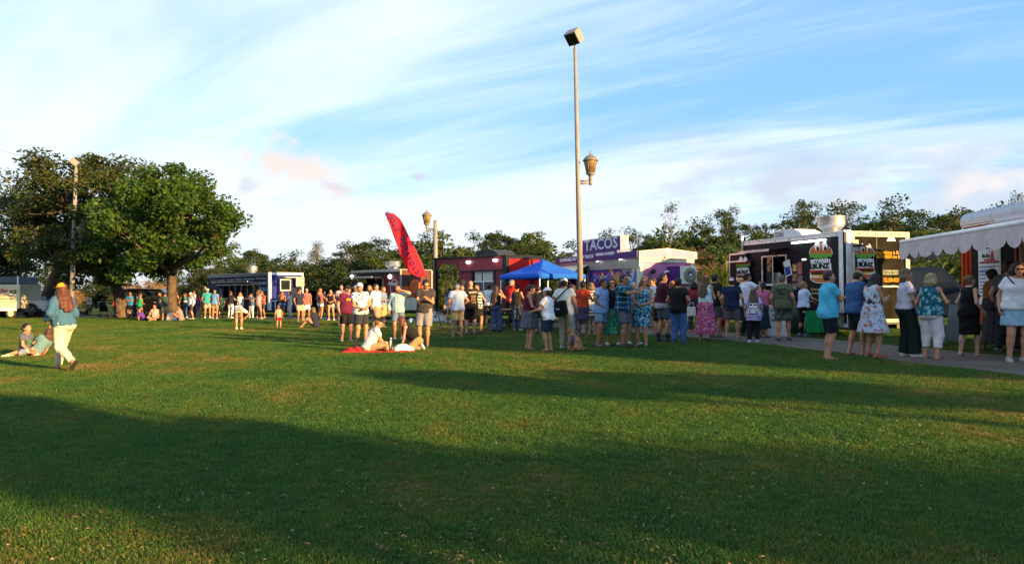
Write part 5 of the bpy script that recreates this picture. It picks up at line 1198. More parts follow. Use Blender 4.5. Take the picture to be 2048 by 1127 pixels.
# --- red and black trailer with a porch
def red_trailer():
    R = Rig('food_trailer', (-3.70, 36.1), (-.26, 32.8), 2.4, 'bright red and black trailer with an open porch and two lit wall lamps')
    z0, z1 = .55, 2.98; red = paint((.20, .020, .035), .35); hot = paint((.60, .012, .010), .3); blk = M_BLACK
    px1 = R.x(919); L = R.L; th = .06
    wx0, wx1 = R.x(946), R.x(988); za, zb = R.z(966, 580), R.z(966, 541)
    mb = MB()
    mb.box(px1, wx0, 0, th, z0, z1).box(wx0, wx1, 0, th, z0, za).box(wx0, wx1, 0, th, zb, z1).box(wx1, L - .14, 0, th, z0, z1)
    zt = z1 - .22
    mb.prism([(.0, zt - .28), (.16, zt - .28), (.36, zt), (px1 - .36, zt), (px1 - .12, zt - .28), (px1 - .001, zt - .28), (px1 - .001, z1), (0, z1)], 1, 0, th)
    R.part(mb, 'side_wall', red)
    R.b('end_wall', hot, L - .05, L, .17, R.W - .05, z0, z1 - .001); R.b('rear_wall', red, px1, L, R.W - .05, R.W, z0, z1); R.b('porch_wall', red, px1, px1 + .05, th + .001, R.W - .051, z0, z1 - .001)
    R.b('roof', blk, -.06, L + .04, -.05, R.W + .05, z1 + .001, z1 + .07, bev=.02); R.b('floor_pan', blk, 0, L - .05, th, R.W - .05, z0 - .08, z0 - .002)
    R.b('kitchen_wall', principled('interior', (.3, .3, .3), .6, var=.3, vscale=2), px1 + .06, L - .06, R.W * .6, R.W * .6 + .03, z0 + .04, z1 - .06)
    R.chassis(z0); R.wheel(L * .5); R.wheel(L * .5 + .8)
    R.part(MB().box(L - .139, L + .06, -.05, .165, z0 - .1, z1 - .001).box(L + .001, L + .06, R.W - .16, R.W + .02, z0 - .1, z1).box(L + .001, L + .05, .165, R.W - .16, z1 - .1, z1 - .002).box(L + .001, L + .05, R.W * .66, R.W * .66 + .16, z0, z1 - .11), 'corner_post', blk)
    R.part(MB().box(-.03, .10, -.04, .10, z0 - .3, z1 - .002).box(-.03, .10, R.W - .1, R.W, z0 - .3, z1), 'porch_post', blk)
    fl = R.part(MB().box(px1 + .02, L - .16, -.05, -.004, R.z(960, 540), z1 - .10), 'signboard', paint((.26, .035, .055), .35))
    R.part(MB().box(px1 + .02, L - .16, -.06, -.004, R.z(960, 540) - .06, R.z(960, 540) - .002), 'board_trim', blk)
    for px, py in ((940, 524), (994, 520)): R.part(MB().box(R.x(px) - .09, R.x(px) + .09, -.16, -.052, R.z(px, py) - .05, R.z(px, py) + .05, bev=.02), 'wall_lamp', lamp((1, .96, .88), 3), fl)
    R.frame('window_frame', blk, wx0, wx1, za, zb, w=.08); R.part(MB().box((wx0 + wx1) / 2 - .02, (wx0 + wx1) / 2 + .02, .01, .05, za, zb).box(wx0, wx1, .015, .045, za + (zb - za) * .42, za + (zb - za) * .42 + .05), 'window_mullion', M_WHITE)
    R.part(MB().box(wx0, wx1, .055, .059, za, zb), 'window_pane', M_GLASS); R.part(MB().box(wx0 + .1, wx0 + .55, .03, .034, zb - .5, zb - .05).box(wx1 - .65, wx1 - .1, .03, .034, zb - .5, zb - .05), 'menu_sheet', principled('paper', (.5, .5, .48), .7, var=.4, vscale=30))
    R.part(MB().box(wx0 - .1, wx1 + .1, -.34, -.036, za - .08, za - .04), 'counter_shelf', M_ALU); R.part(MB().box(px1 + .001, wx1 + .3, -.24, -.06, z0 - .02, za - .12), 'counter_front', paint((.14, .015, .02), .4))
    # porch rail with uprights
    mb = MB().box(.10, px1, .0, .05, 1.22, 1.28).box(.10, px1, .01, .04, z0 + .02, z0 + .07)
    for i in range(9): xx = .18 + i * (px1 - .26) / 8; mb.box(xx - .01, xx + .01, .015, .035, z0 + .07, 1.22)
    R.part(mb, 'porch_rail', blk)
    R.part(MB().box(.2, px1 - .15, .5, 1.9, z0, 1.25, bev=.04), 'smoker', M_DARK)
    roof_ac(R, R.x(965, .8), R.x(1008, .8), .4, 1.6, z1 + .07, .30, M_DARK); R.part(MB().box(-.2, R.x(930), -.08, .02, z1 + .02, z1 + .09), 'roof_trim', blk)
    for px, py in ((928, 565), (1004, 560)): R.part(MB().lathe([(.12, -.03), (.14, -.01), (.10, 0)], (R.x(px), -.003, R.z(px, py)), 14, 1), 'wall_badge', principled('brass', (.30, .2, .08), .5))
    return R
RD = red_trailer()

# --- blue greek trailer
def blue_trailer():
    R = Rig('food_trailer', (-20.6, 50.8), (-14.9, 46.0), 2.4, 'dark blue greek food trailer with white lettering and a long service window')
    z0, z1 = .50, 2.68; blu = paint((.012, .022, .10), .3); bend = paint((.012, .02, .16), .28); L = R.L
    wx0, wx1 = R.x(447), R.x(519); za, zb = R.z(485, 595), R.z(485, 570)
    R.shell(z0, z1, blu, bend, M_ALU, [(wx0, wx1, za, zb)]); R.chassis(z0); R.wheel(L * .45); R.wheel(L * .45 + .85)
    R.part(MB().box(0, L - .14, -.03, -.003, z1 - .16, z1 - .001), 'roof_trim', metal((.4, .45, .5), .4))
    R.part(MB().box(L - .13, L + .05, -.05, .12, z0 - .1, z1 + .05).box(L + .003, L + .05, .12, R.W + .02, z1 - .1, z1 + .05).box(L + .003, L + .05, R.W - .08, R.W + .02, z0, z1 - .1), 'corner_trim', M_WHITE)
    for s_, a, b_ in (('Gyros', 422, 431), ('Souvlaki', 435, 449), ('Yogurts', 454, 468), ('Salads', 472, 484), ('Sandwiches', 488, 509), ('Pork Gyro', 513, 532)):
        m = (a + b_) / 2; R.fit(s_, a, b_, 561.5 - (m - 420) * 5.5 / 110, 3.6, M_INKW, bold=.006)
    for px in (433, 451.5, 470, 486, 511): R.t('.', px, 559.5 - (px - 420) * 5.5 / 110, 4, M_INKW, bold=.02)
    R.fit('PLAKA', 518, 533, 566, 6, M_INKW, bold=.008); R.fit('GRILL', 517, 535, 578, 6.5, print_ink((.25, .5, .72)), bold=.012)
    R.part(MB().box(wx0 - .9, wx1 + .2, -.05, -.004, zb + .02, zb + .07), 'side_rail', M_ALU); R.frame('window_frame', M_ALU, wx0, wx1, za, zb)
    for i in range(1, 6): xx = wx0 + (wx1 - wx0) * i / 6; R.part(MB().box(xx - .02, xx + .02, 0, .04, za, zb), 'window_mullion', M_ALU)
    R.flap('window_flap', blu, wx0, wx1, zb + .12, .8, -.10, trim=M_ALU); R.part(MB().box(wx0 - .1, wx1 + .1, -.35, -.036, za - .1, za - .06), 'counter_shelf', M_ALU)
    b_ = R.part(MB().box(R.x(440), R.x(447), -.06, -.045, R.z(443, 596), R.z(443, 570)), 'door_banner', print_ink((.06, .03, .30))); R.part(MB().box(R.x(441), R.x(442.5), -.066, -.061, R.z(443, 595), R.z(443, 577)).box(R.x(444.5), R.x(446), -.066, -.061, R.z(443, 595), R.z(443, 577)), 'banner_stripe', M_INKW, b_)
    # end wall: screen under a raised hatch, side panel
    y0, y1, a0, a1 = R.y(561), R.y(579), R.ze(570, 579), R.ze(570, 560)
    R.part(MB().box(L + .004, L + .05, y0 - .06, y1 + .06, a0 - .06, a1 + .06), 'hatch_frame', paint((.75, .68, .55), .5)); R.part(MB().box(L + .051, L + .056, y0, y1, a0, a1), 'hatch_pane', M_GLASS)
    R.part(MB().box(L + .03, L + .5, y0, y1 + .3, a1 + .16, a1 + .19), 'hatch_flap', M_WHITE); R.part(MB().box(L + .3, L + .34, y1 + .25, y1 + .85, a0 + .2, a1 + .2), 'side_panel', metal((.4, .36, .28), .5)); R.part(MB().box(L + .004, L + .35, .2, .9, .95, 1.0).box(L + .30, L + .34, .2, .24, .3, .95), 'side_table', M_WHITE)
    R.part(MB().box(L + .003, L + .012, y1 + .1, R.W - .1, .9, 1.9), 'end_door', paint((.008, .012, .05), .4))
    roof_vent(R, 505, 1.1, z1 + .05, .34, .5, 'exhaust_fan')
    R.part(MB().lathe([(.02, -.04), (.20, -.03), (.24, 0), (.2, .04), (.02, .05)], (R.x(417), -.25, R.z(417, 580)), 20, 1), 'satellite_dish', M_WHITE); R.part(MB().tube([(R.x(417), -.24, R.z(417, 580)), (R.x(420), .0, R.z(417, 580) - .1)], .02, 6), 'dish_arm', M_ALU)
    return R
BL = blue_trailer()

# --- small dark trailer with script lettering and an orange end
def dark_trailer():
    R = Rig('food_trailer', (-8.9, 41.6), (-5.80, 38.9), 2.2, 'black and maroon trailer with script lettering and an orange panel on its end')
    z0, z1 = .5, 2.60; L = R.L; blk = paint((.02, .02, .024), .35); wx0, wx1 = R.x(716), R.x(766); za, zb = R.z(740, 592), R.z(740, 557)
    R.shell(z0, z1, blk, paint((.10, .03, .02), .45), M_ALU, [(wx0, wx1, za, zb)]); R.chassis(z0); R.wheel(L * .5)
    R.part(MB().box(-.05, L, -.03, -.003, z1 - .08, z1 - .001), 'roof_trim', M_ALU); R.part(MB().box(wx1 + .12, L - .001, -.02, -.003, z0, z1 - .22), 'maroon_wrap', paint((.14, .015, .02), .35))
    R.frame('window_frame', M_ALU, wx0, wx1, za, zb); R.flap('window_flap', blk, wx0 - .1, wx1 + .1, zb + .06, .8, -.02, trim=M_ALU); R.part(MB().box(wx0, wx1, -.3, -.036, za - .08, za - .04), 'counter_shelf', M_ALU)
    for px in (706, 782): R.part(MB().lathe([(.02, -.14), (.10, -.10), (.12, -.04), (.05, 0)], (R.x(px), -.02, R.z(px, 553)), 14, 1), 'round_lamp', lamp((1, .95, .85), 1.6))
    R.part(MB().prism([(R.x(715) + (R.x(735) - R.x(715)) * (1 + cos(a * pi / 12)) / 2, zb - .25 + .32 * sin(a * pi / 12)) for a in range(13)], 1, -.05, -.036), 'arched_sign', print_ink((.42, .42, .10)))
    R.fit('Holy', 777, 797, 567, 8, M_INKW, off=.03, shear=.35, bold=.004); R.part(MB().tube([(R.x(790) + .34 * cos(a * pi / 12), -.026, R.z(790, 575) + .42 * sin(a * pi / 12)) for a in range(2, 26)], .015, 5), 'ring_logo', M_INKW)
    R.part(MB().box(L + .004, L + .03, .1, R.W - .1, z0, 1.15), 'end_panel', paint((.66, .6, .45), .5)); R.part(MB().box(L + .004, L + .03, .1, R.W - .1, 1.151, 1.75), 'orange_panel', paint((.60, .13, .02), .4)); R.part(MB().box(L + .02, L + .06, -.04, .06, z0, z1), 'corner_trim', paint((.4, .36, .3), .5)); R.part(MB().box(L + .02, L + .06, R.W - .06, R.W + .02, z0, z1), 'corner_trim', paint((.4, .36, .3), .5)); R.part(MB().lathe([(.3, 0), (.42, .02), (.42, .05), (.3, .06)], (L + .03, 1.0, 1.7), 20, 0), 'round_badge', paint((.75, .12, .02), .4))
    roof_vent(R, 786, .9, z1 + .05, .42, .46)
    return R
dark_trailer()

# --- orange truck with silver roof and scalloped awning
def orange_truck():
    R = Rig('food_trailer', (12.06, 20.0), (11.30, 13.0), 2.4, 'red orange truck with silver rounded roof, menu board and pink scalloped awning')
    z0, z1 = .5, 3.02; L = R.L; red = paint((.42, .055, .018), .4); blk = principled('board_black', (.010, .011, .014), .7, spec=.1)
    wx0 = R.x(2060); R.shell(z0, z1, red, red, M_ALU, [(wx0, L - .4, 1.3, 2.6)]); R.chassis(z0); R.wheel(1.6, .38); R.wheel(2.5, .38)
    pr = [(-.05, z1 + .05), (R.W + .05, z1 + .05), (R.W + .05, z1 + .2)] + [(R.W + .05 - .25 + .25 * cos(radians(a)), z1 + .2 + .2 * sin(radians(a))) for a in range(15, 91, 15)] + [(.2 + .25 * cos(radians(a)), z1 + .2 + .2 * sin(radians(a))) for a in range(90, 180, 15)] + [(-.05, z1 + .2)]
    R.part(MB().prism(pr, 0, -.06, L + .06), 'rounded_roof', metal((.34, .37, .42), .42)); R.part(MB().box(.3, L, .5, .7, z1 + .40, z1 + .46).box(.3, L, 1.6, 1.8, z1 + .40, z1 + .46), 'roof_rib', M_ALU)
    fr = MB()
    for px, w in ((1929, .10), (1937, .07), (2036, .09)): x = R.x(px); fr.box(x - w / 2, x + w / 2, -.05, -.003, z0, z1 - .10)
    R.part(fr, 'door_post', paint((.50, .05, .015), .4)); R.part(MB().box(R.x(1934) , R.x(1958), -.03, -.003, z1 - .22, z1 - .1), 'top_rail', red)
    R.part(MB().box(R.x(1945), R.x(2031), -.025, -.003, 1.0, z1 - .3), 'black_board', blk); R.part(MB().box(-.03, .06, -.03, .1, z0, z1), 'corner_trim', metal((.45, .45, .46), .45))
    bx0, bx1, bz0, bz1 = R.x(1961), R.x(2006), R.z(1983, 612), R.z(1983, 497)
    bd = R.part(MB().box(bx0, bx1, -.045, -.027, bz0, bz1), 'menu_board', M_WHITE); w = bx1 - bx0; k = dict(parent=bd, off=.05, bold=.004)
    R.fit('MENU', 1974, 1996, 492, 5, M_INKW, parent=bd, off=.03, bold=.006)
    R.fit('the Ace', 1969, 1984, 511, 8, print_ink((.05, .05, .08)), shear=.3, **k); R.fit('PORK CO.', 1973, 1995, 519, 3, print_ink((.5, .04, .02)), **k); R.fit('FOOD TRUCK MENU', 1964, 2003, 524, 4, print_ink((.5, .03, .02)), **k)
    cx_, cz_ = R.x(1989), R.z(1989, 509); R.part(MB().prism([(cx_ + .08 * a, cz_ + .14 * b_) for a, b_ in ((0, -1), (.8, -.7), (1, 0), (.6, .5), (.3, .2), (.1, 1), (-.4, .3), (-.9, -.1), (-.8, -.7))], 1, -.052, -.046), 'flame_logo', print_ink((.6, .06, .02)), bd)
    rs = random.Random(3); bl = MB(); gr = MB()
    for i, (pw, pyy) in enumerate(((.75, 533), (.4, 540), (.45, 543), (.5, 549), (.3, 556), (.6, 563), (.5, 570), (.4, 577), (.55, 584), (.5, 592))):
        zz = R.z(1983, pyy); bl.box(bx0 + .05, bx0 + .05 + w * pw, -.050, -.0455, zz - .012, zz + .012); gr.box(bx0 + .05 + w * .8, bx1 - .04, -.049, -.0455, zz - .006, zz + .006)
    R.part(bl, 'menu_line', print_ink((.02, .12, .42)), bd); R.part(gr, 'price_line', print_ink((.3, .3, .3)), bd)
    # awning: case on the truck, sloping cloth, front bar, scalloped valance
    aw = MB(); xa, xb = R.x(1800, -2.0), L + .8
    def bar(t): return Vector((xa + (xb - xa) * t, -1.95, 2.62))
    ac = cloth((.50, .42, .44))
    A = R.part(MB().sheet(lambda u, v: Vector((xa + .9 * (1 - v) + (xb - xa - .9 * (1 - v)) * u, -.05 - 1.9 * v, 3.02 - .40 * v - .05 * sin(pi * v))), 24, 8), 'awning', ac)
    R.part(MB().tube([bar(0), bar(1)], .055, 10), 'awning_bar', M_WHITE, A); R.part(MB().tube([(xa + .9, -.06, 3.02), (xb, -.06, 3.02)], .09, 10), 'awning_case', metal((.5, .45, .45), .4), A)
    Ls = xb - xa; n = int(Ls / .62)
    def val(u, v):
        ph = u * n; d = .27 + .17 * abs(sin(pi * ph)) ** .5
        return Vector((xa + Ls * u, -1.98 - .03 * sin(u * 40) * v - .04 * v, 2.60 - d * v))
    R.part(MB().sheet(val, n * 16, 5), 'valance', ac, A)
    R.part(MB().sheet(lambda u, v: Vector((xa - .0, -1.98 + 1.0 * u * 1.0, 2.60 + .0 * u - (.30 + .14 * abs(sin(pi * u * 2))) * v)), 20, 4), 'valance', ac, A)
    R.part(MB().tube([(xa + .3, -1.9, 2.60), (xa + 1.0, -.9, 2.66), (xa + .95, -.06, 2.9)], .03, 8), 'awning_arm', M_WHITE, A)
    R.part(MB().tube([(R.x(2046), -.06, 3.0), (R.x(2052), -.07, .9)], .03, 8), 'support_post', M_WHITE)
    return R
OR = orange_truck()
# ------------------------------------------------------------------ cars, posts and small things
def car(name, label, loc, rz, kind, col, L, Wd, H, group=None, wr=.40, cat='car'):
    root = empty(name, loc, rz, label, cat, group); m = principled('car_paint', col, .35, spec=.18, var=.1, vscale=2); hw = Wd / 2; zb = .42 if kind == 'pickup' else .32
    belt = H * .60
    if kind == 'pickup': pr = [(-L / 2, zb), (L / 2, zb), (L / 2, belt * .80), (L / 2 - .12, belt * .94), (L * .20, belt), (L * .14, belt), (-L / 2, belt)]
    else: pr = [(-L / 2, zb), (L / 2, zb), (L / 2, belt * .82), (L / 2 - .15, belt * .96), (L * .24, belt * 1.02), (-L / 2, belt)]
    b = MB().prism(pr, 1, -hw, hw); bmesh.ops.bevel(b.bm, geom=b.bm.edges[:], offset=.07, segments=2, affect='EDGES'); b.build('body', m, root)
    x0, x1, x2, x3 = (-L * .14, -L * .10, L * .07, L * .21) if kind == 'pickup' else (-L * .47, -L * .40, L * .06, L * .24)
    ins = .16; c = MB()
    vs = [c.bm.verts.new(p) for p in ((x0, -hw + .03, belt - .02), (x3, -hw + .03, belt - .02), (x3, hw - .03, belt - .02), (x0, hw - .03, belt - .02), (x1, -hw + ins, H), (x2, -hw + ins, H), (x2, hw - ins, H), (x1, hw - ins, H))]
    for f in ((3, 2, 1, 0), (4, 5, 6, 7), (0, 1, 5, 4), (1, 2, 6, 5), (2, 3, 7, 6), (3, 0, 4, 7)): c.bm.faces.new([vs[i] for i in f])
    bmesh.ops.bevel(c.bm, geom=c.bm.edges[:], offset=.05, segments=2, affect='EDGES'); cab = c.build('cabin', m, root)
    def lerp(a, b_, t): return a + (b_ - a) * t
    def glass(nm, pts):
        q = MB(); q.quad(*pts); q.build(nm, M_GLASS, root)
    for s in (-1, 1):
        def sp(tx, tz): xa, xb = lerp(x0, x1, tz), lerp(x3, x2, tz); return (lerp(xa, xb, tx), s * (lerp(hw - .03, hw - ins, tz) + .006), lerp(belt - .02, H, tz))
        for a, b_ in (((.07, .46), (.52, .90)) if kind == 'pickup' else ((.05, .33), (.37, .63), (.67, .93))): glass('side_window', [sp(a, .12), sp(b_, .12), sp(b_, .86), sp(a, .86)])
        for wx in (-L * .31, L * .31):
            MB().lathe([(wr + .10, 0), (wr + .10, .012), (wr + .02, .014), (wr + .02, 0)], (wx, s * (hw + .001) if s > 0 else -hw - .013, wr), 22, 1).build('wheel_arch', M_DARK, root)
            y = hw - .20 if s > 0 else -hw - .02
            w = MB().lathe([(wr * .6, 0), (wr * .95, 0), (wr, .03), (wr, .19), (wr * .95, .22), (wr * .6, .22)], (wx, y, wr), 24, 1).build('wheel', M_RUB, root)
            yo = hw + .012 if s > 0 else -hw - .012
            r = MB().lathe([(wr * .64, -.02), (wr * .64, .02), (wr * .12, .015), (wr * .1, -.015)], (wx, yo, wr), 20, 1).build('rim', principled('dark_metal', (.12, .12, .12), .4, .6), w)
            sp_ = MB()
            for k in range(6): a = k * pi / 3; sp_.tube([(wx + wr * .1 * cos(a), yo + s * .03, wr + wr * .1 * sin(a)), (wx + wr * .6 * cos(a), yo + s * .03, wr + wr * .6 * sin(a))], .045, 5)
            sp_.build('spoke', M_RIM, w)
        MB().box(L / 2 - .08, L / 2 + .012, s * hw - .36 * (s > 0) + .02 * (s < 0) , s * hw - .02 * (s > 0) + .36 * (s < 0), belt * .68, belt * .82, bev=.02).build('headlight', principled('lens_clear', (.6, .6, .6), .1), root)
        MB().box(-L / 2 - .012, -L / 2 + .05, s * hw - .2 * (s > 0) + .02 * (s < 0), s * hw - .02 * (s > 0) + .2 * (s < 0), belt * .65, belt * .95, bev=.02).build('tail_light', principled('lens_red', (.4, .01, .01), .2), root)
        MB().box(x3 - .25, x3 - .05, s * hw + .0 * s if s > 0 else -hw - .2, s * hw + .2 if s > 0 else -hw, belt + .02, belt + .22, bev=.03).build('mirror', m, root)
        MB().box(-.02, .12, s * hw - .01 if s > 0 else -hw - .015, s * hw + .015 if s > 0 else -hw + .01, belt - .16, belt - .12).build('door_handle', M_ALU, root)
    def fp(ty, tz): return (lerp(x3, x2, tz) + .008, lerp(-1, 1, ty) * lerp(hw - .03, hw - ins, tz), lerp(belt - .02, H, tz))
    glass('windscreen', [fp(.07, .10), fp(.93, .10), fp(.93, .90), fp(.07, .90)])
    def rp(ty, tz): return (lerp(x0, x1, tz) - .008, lerp(-1, 1, ty) * lerp(hw - .03, hw - ins, tz), lerp(belt - .02, H, tz))
    glass('rear_window', [rp(.93, .15), rp(.07, .15), rp(.07, .85), rp(.93, .85)])
    MB().box(L / 2 - .05, L / 2 + .08, -hw + .05, hw - .05, zb - .02, zb + .2, bev=.04).build('bumper', metal((.4, .4, .4), .4), root)
    MB().box(L / 2 - .04, L / 2 + .010, -hw + .42, hw - .42, belt * .6, belt * .84).build('radiator_grille', M_DARK, root)
    if kind == 'pickup': MB().box(-L / 2 + .12, x0 - .05, -hw + .14, hw - .14, belt - .001, belt + .004).build('bed_liner', M_DARK, root)
    if kind == 'suv': MB().box(x1, x2, -hw + ins + .05, -hw + ins + .09, H + .02, H + .06).box(x1, x2, hw - ins - .09, hw - ins - .05, H + .02, H + .06).build('roof_rail', M_ALU, root)
    return root

car('pickup_truck', 'dark blue pickup truck parked between the burger trailer and the awning', (14.7, 26.6, 0), radians(-24), 'pickup', (.012, .022, .05), 5.6, 2.0, 2.15, None, .46)
car('pickup_truck', 'silver white pickup truck towing the cream box trailer', (at(36, 600, 48.4).x, 48.4, 0), radians(-5), 'pickup', (.48, .50, .55), 5.4, 1.95, 1.9, None, .42)
car('suv', 'black car parked behind the oak trunk with its white roof rail showing', (at(316, 600, 49.5).x, 49.5, 0), radians(12), 'suv', (.004, .004, .005), 4.9, 1.95, 1.78)

def cream_trailer():
    x1 = at(40, 600, 46.4).x; root = empty('box_trailer', (x1 - 5.2, 46.4, 0), 0, 'cream box trailer with ICE lettering behind the silver pickup', 'trailer')
    L, W = 5.2, 2.1; m = paint((.74, .62, .40), .45)
    bx('body', m, root, 0, L, 0, W, .62, 2.10, bev=.03)
    bx('edge_trim', M_ALU, root, -.01, L + .01, -.012, -.002, 2.04, 2.08); bx('fender', M_WHITE, root, L - 1.35, L - .15, -.16, -.003, .48, .64, bev=.03); bx('chassis', M_DARK, root, .1, L + .8, .2, W - .2, .40, .60)
    for x in (L - .52, L - 1.62):
        t = MB().lathe([(.17, 0), (.31, 0), (.33, .03), (.33, .17), (.31, .2), (.17, .2)], (x, -.12, .33), 20, 1).build('wheel', M_RUB, root); MB().lathe([(.05, -.02), (.08, -.01), (.2, .0), (.21, .02), (.02, .1)], (x, -.12, .33), 16, 1).build('rim', paint((.8, .66, .4), .4), t)
    ink = M_INKK; sc = 49.0 / F
    text('LICIOUS', .30, ink, root, (L - 3.0, -.004, 1.62), (1, 0, 0), (0, 0, 1), bold=.012); text('Italian', .36, print_ink((.55, .05, .02)), root, (L - 1.18, -.004, 1.74), (1, 0, 0), (0, 0, 1), bold=.006, shear=.3); text('ICE', .28, ink, root, (L - .42, -.004, 1.66), (1, 0, 0), (0, 0, 1), bold=.012); text('E', .28, ink, root, (L - 1.78, -.004, 1.66), (1, 0, 0), (0, 0, 1), bold=.012)
    text('Frozen Treats', .17, print_ink((.45, .3, .15)), root, (L - .95, -.004, 1.42), (1, 0, 0), (0, 0, 1), shear=.2); text('Ambassador', .22, ink, root, (L - .95, -.004, 1.25), (1, 0, 0), (0, 0, 1), shear=.3); text('Old Fashioned', .16, print_ink((.45, .3, .15)), root, (L - .95, -.004, 1.02), (1, 0, 0), (0, 0, 1))
    x2 = at(36, 580, 53).x; r2 = empty('box_trailer', (x2 - 6, 53, 0), 0, 'tall dark grey box trailer rising behind the cream trailer', 'trailer')
    bx('body', paint((.10, .12, .13), .5), r2, 0, 6, 0, 2.3, .5, 2.78, bev=.03); bx('chassis', M_DARK, r2, .2, 5.8, .3, 2, .3, .48); bx('corner_trim', M_ALU, r2, 5.94, 6.02, -.02, .06, .5, 2.8)
    for x in (2.6, 3.4): MB().lathe([(.1, 0), (.36, 0), (.36, .2), (.1, .2)], (x, -.02, .36), 18, 1).build('wheel', M_RUB, r2)
    text('LICIOUS ITALIAN', .26, print_ink((.03, .04, .05)), r2, (5.0, -.004, 2.25), (1, 0, 0), (0, 0, 1), bold=.01)
cream_trailer()

def lantern(root, c, s):
    c = Vector(c); arm = None
    lt = MB().lathe([(.05 * s, 0), (.075 * s, .02 * s), (.06 * s, .12 * s), (.10 * s, .20 * s), (.17 * s, .23 * s), (.17 * s, .26 * s)], c, 12).build('lantern_base', M_POLE, root)
    MB().lathe([(.13 * s, .26 * s), (.21 * s, .62 * s), (.215 * s, .66 * s)], c, 12).build('lantern_glass', principled('amber_glass', (.24, .165, .075), .25, var=.25, vscale=4), lt)
    MB().lathe([(.26 * s, .66 * s), (.26 * s, .69 * s), (.20 * s, .78 * s), (.10 * s, .85 * s), (.03 * s, .88 * s), (.035 * s, .92 * s), (.012 * s, .95 * s), (.008 * s, 1.04 * s)], c, 12).build('lantern_cap', principled('bronze', (.20, .17, .12), .5, .3), lt)
    rb = MB()
    for k in range(6): a = k * pi / 3; rb.tube([c + Vector((.135 * s * cos(a), .135 * s * sin(a), .26 * s)), c + Vector((.222 * s * cos(a), .222 * s * sin(a), .66 * s))], .012 * s, 4)
    rb.build('lantern_rib', principled('bronze', (.20, .17, .12), .5, .3), lt)
def lamp_post(label, base, top, r0, r1, flood=None, lan=None, g='lamp posts round the lawn'):
    root = empty('lamp_post', base, 0, label, 'lamp post', g); t = top - base; t = Vector(t)
    MB().tube([Vector((0, 0, 0)), t * .5, t], [r0, (r0 + r1) / 2, r1], 14).build('pole', M_POLE, root)
    MB().lathe([(r0 * 1.9, 0), (r0 * 1.9, .06), (r0 * 1.4, .12), (r0 * 1.1, .3), (r0 * .9, .32)], (0, 0, 0), 14).build('base_plate', M_POLE, root)
    if lan:
        h, dx, s = lan; p = t * (h / t.z); q = p + Vector((dx, -.03, 0))
        MB().tube([p + Vector((0, 0, .0)), q], .035 * s, 8).tube([p + Vector((0, 0, -.09 * s)), q + Vector((0, 0, -.09 * s))], .03 * s, 8).tube([q + Vector((0, 0, -.14 * s)), q + Vector((0, 0, .03))], .055 * s, 10).build('arm', M_POLE, root); lantern(root, q + Vector((0, 0, .0)), s)
    if flood:
        s, rotz, tilt = flood
        M = Matrix.Translation(t + Vector((0, 0, .16 * s))) @ Matrix.Rotation(radians(rotz), 4, 'Z') @ Matrix.Rotation(radians(tilt), 4, 'Y')
        h = MB().box(-.62 * s, .0 * s, -.34 * s, .34 * s, -.02, .42 * s, bev=.02).xform(M).build('flood_head', M_POLE, root)
        MB().box(-.56 * s, -.06 * s, -.29 * s, .29 * s, -.035, -.021).xform(M).build('flood_lens', principled('dark_lens', (.015, .013, .01), .15), h)
        MB().tube([t - Vector((0, 0, .05)), t + Vector((0, 0, .2 * s))], r1 * .7, 8).build('bracket', M_POLE, root)
    return root
b = gnd(1163, 667); lamp_post('tallest post beside the TACOS sign with square flood head and one lantern', b, at(1150, 97, b.y), .108, .056, (.72, 46, 47), (at(1168, 362, b.y).z, .42, 1.0))
b = gnd(140, 641); b = Vector((at(142, 600, 42).x, 42, 0)); lamp_post('post in front of the big oaks with a small flood head and one lantern', b, at(152, 338, 42), .14, .09, (.72, 25, 40), (at(150, 482, 42).z, .42, 1.0))
b = Vector((at(871, 600, 38.5).x, 38.5, 0)); lamp_post('short post behind the red trailer carrying one lantern on its left arm', b, at(871, 440, 38.5), .12, .10, None, (at(871, 457, 38.5).z, -.44, 1.0))

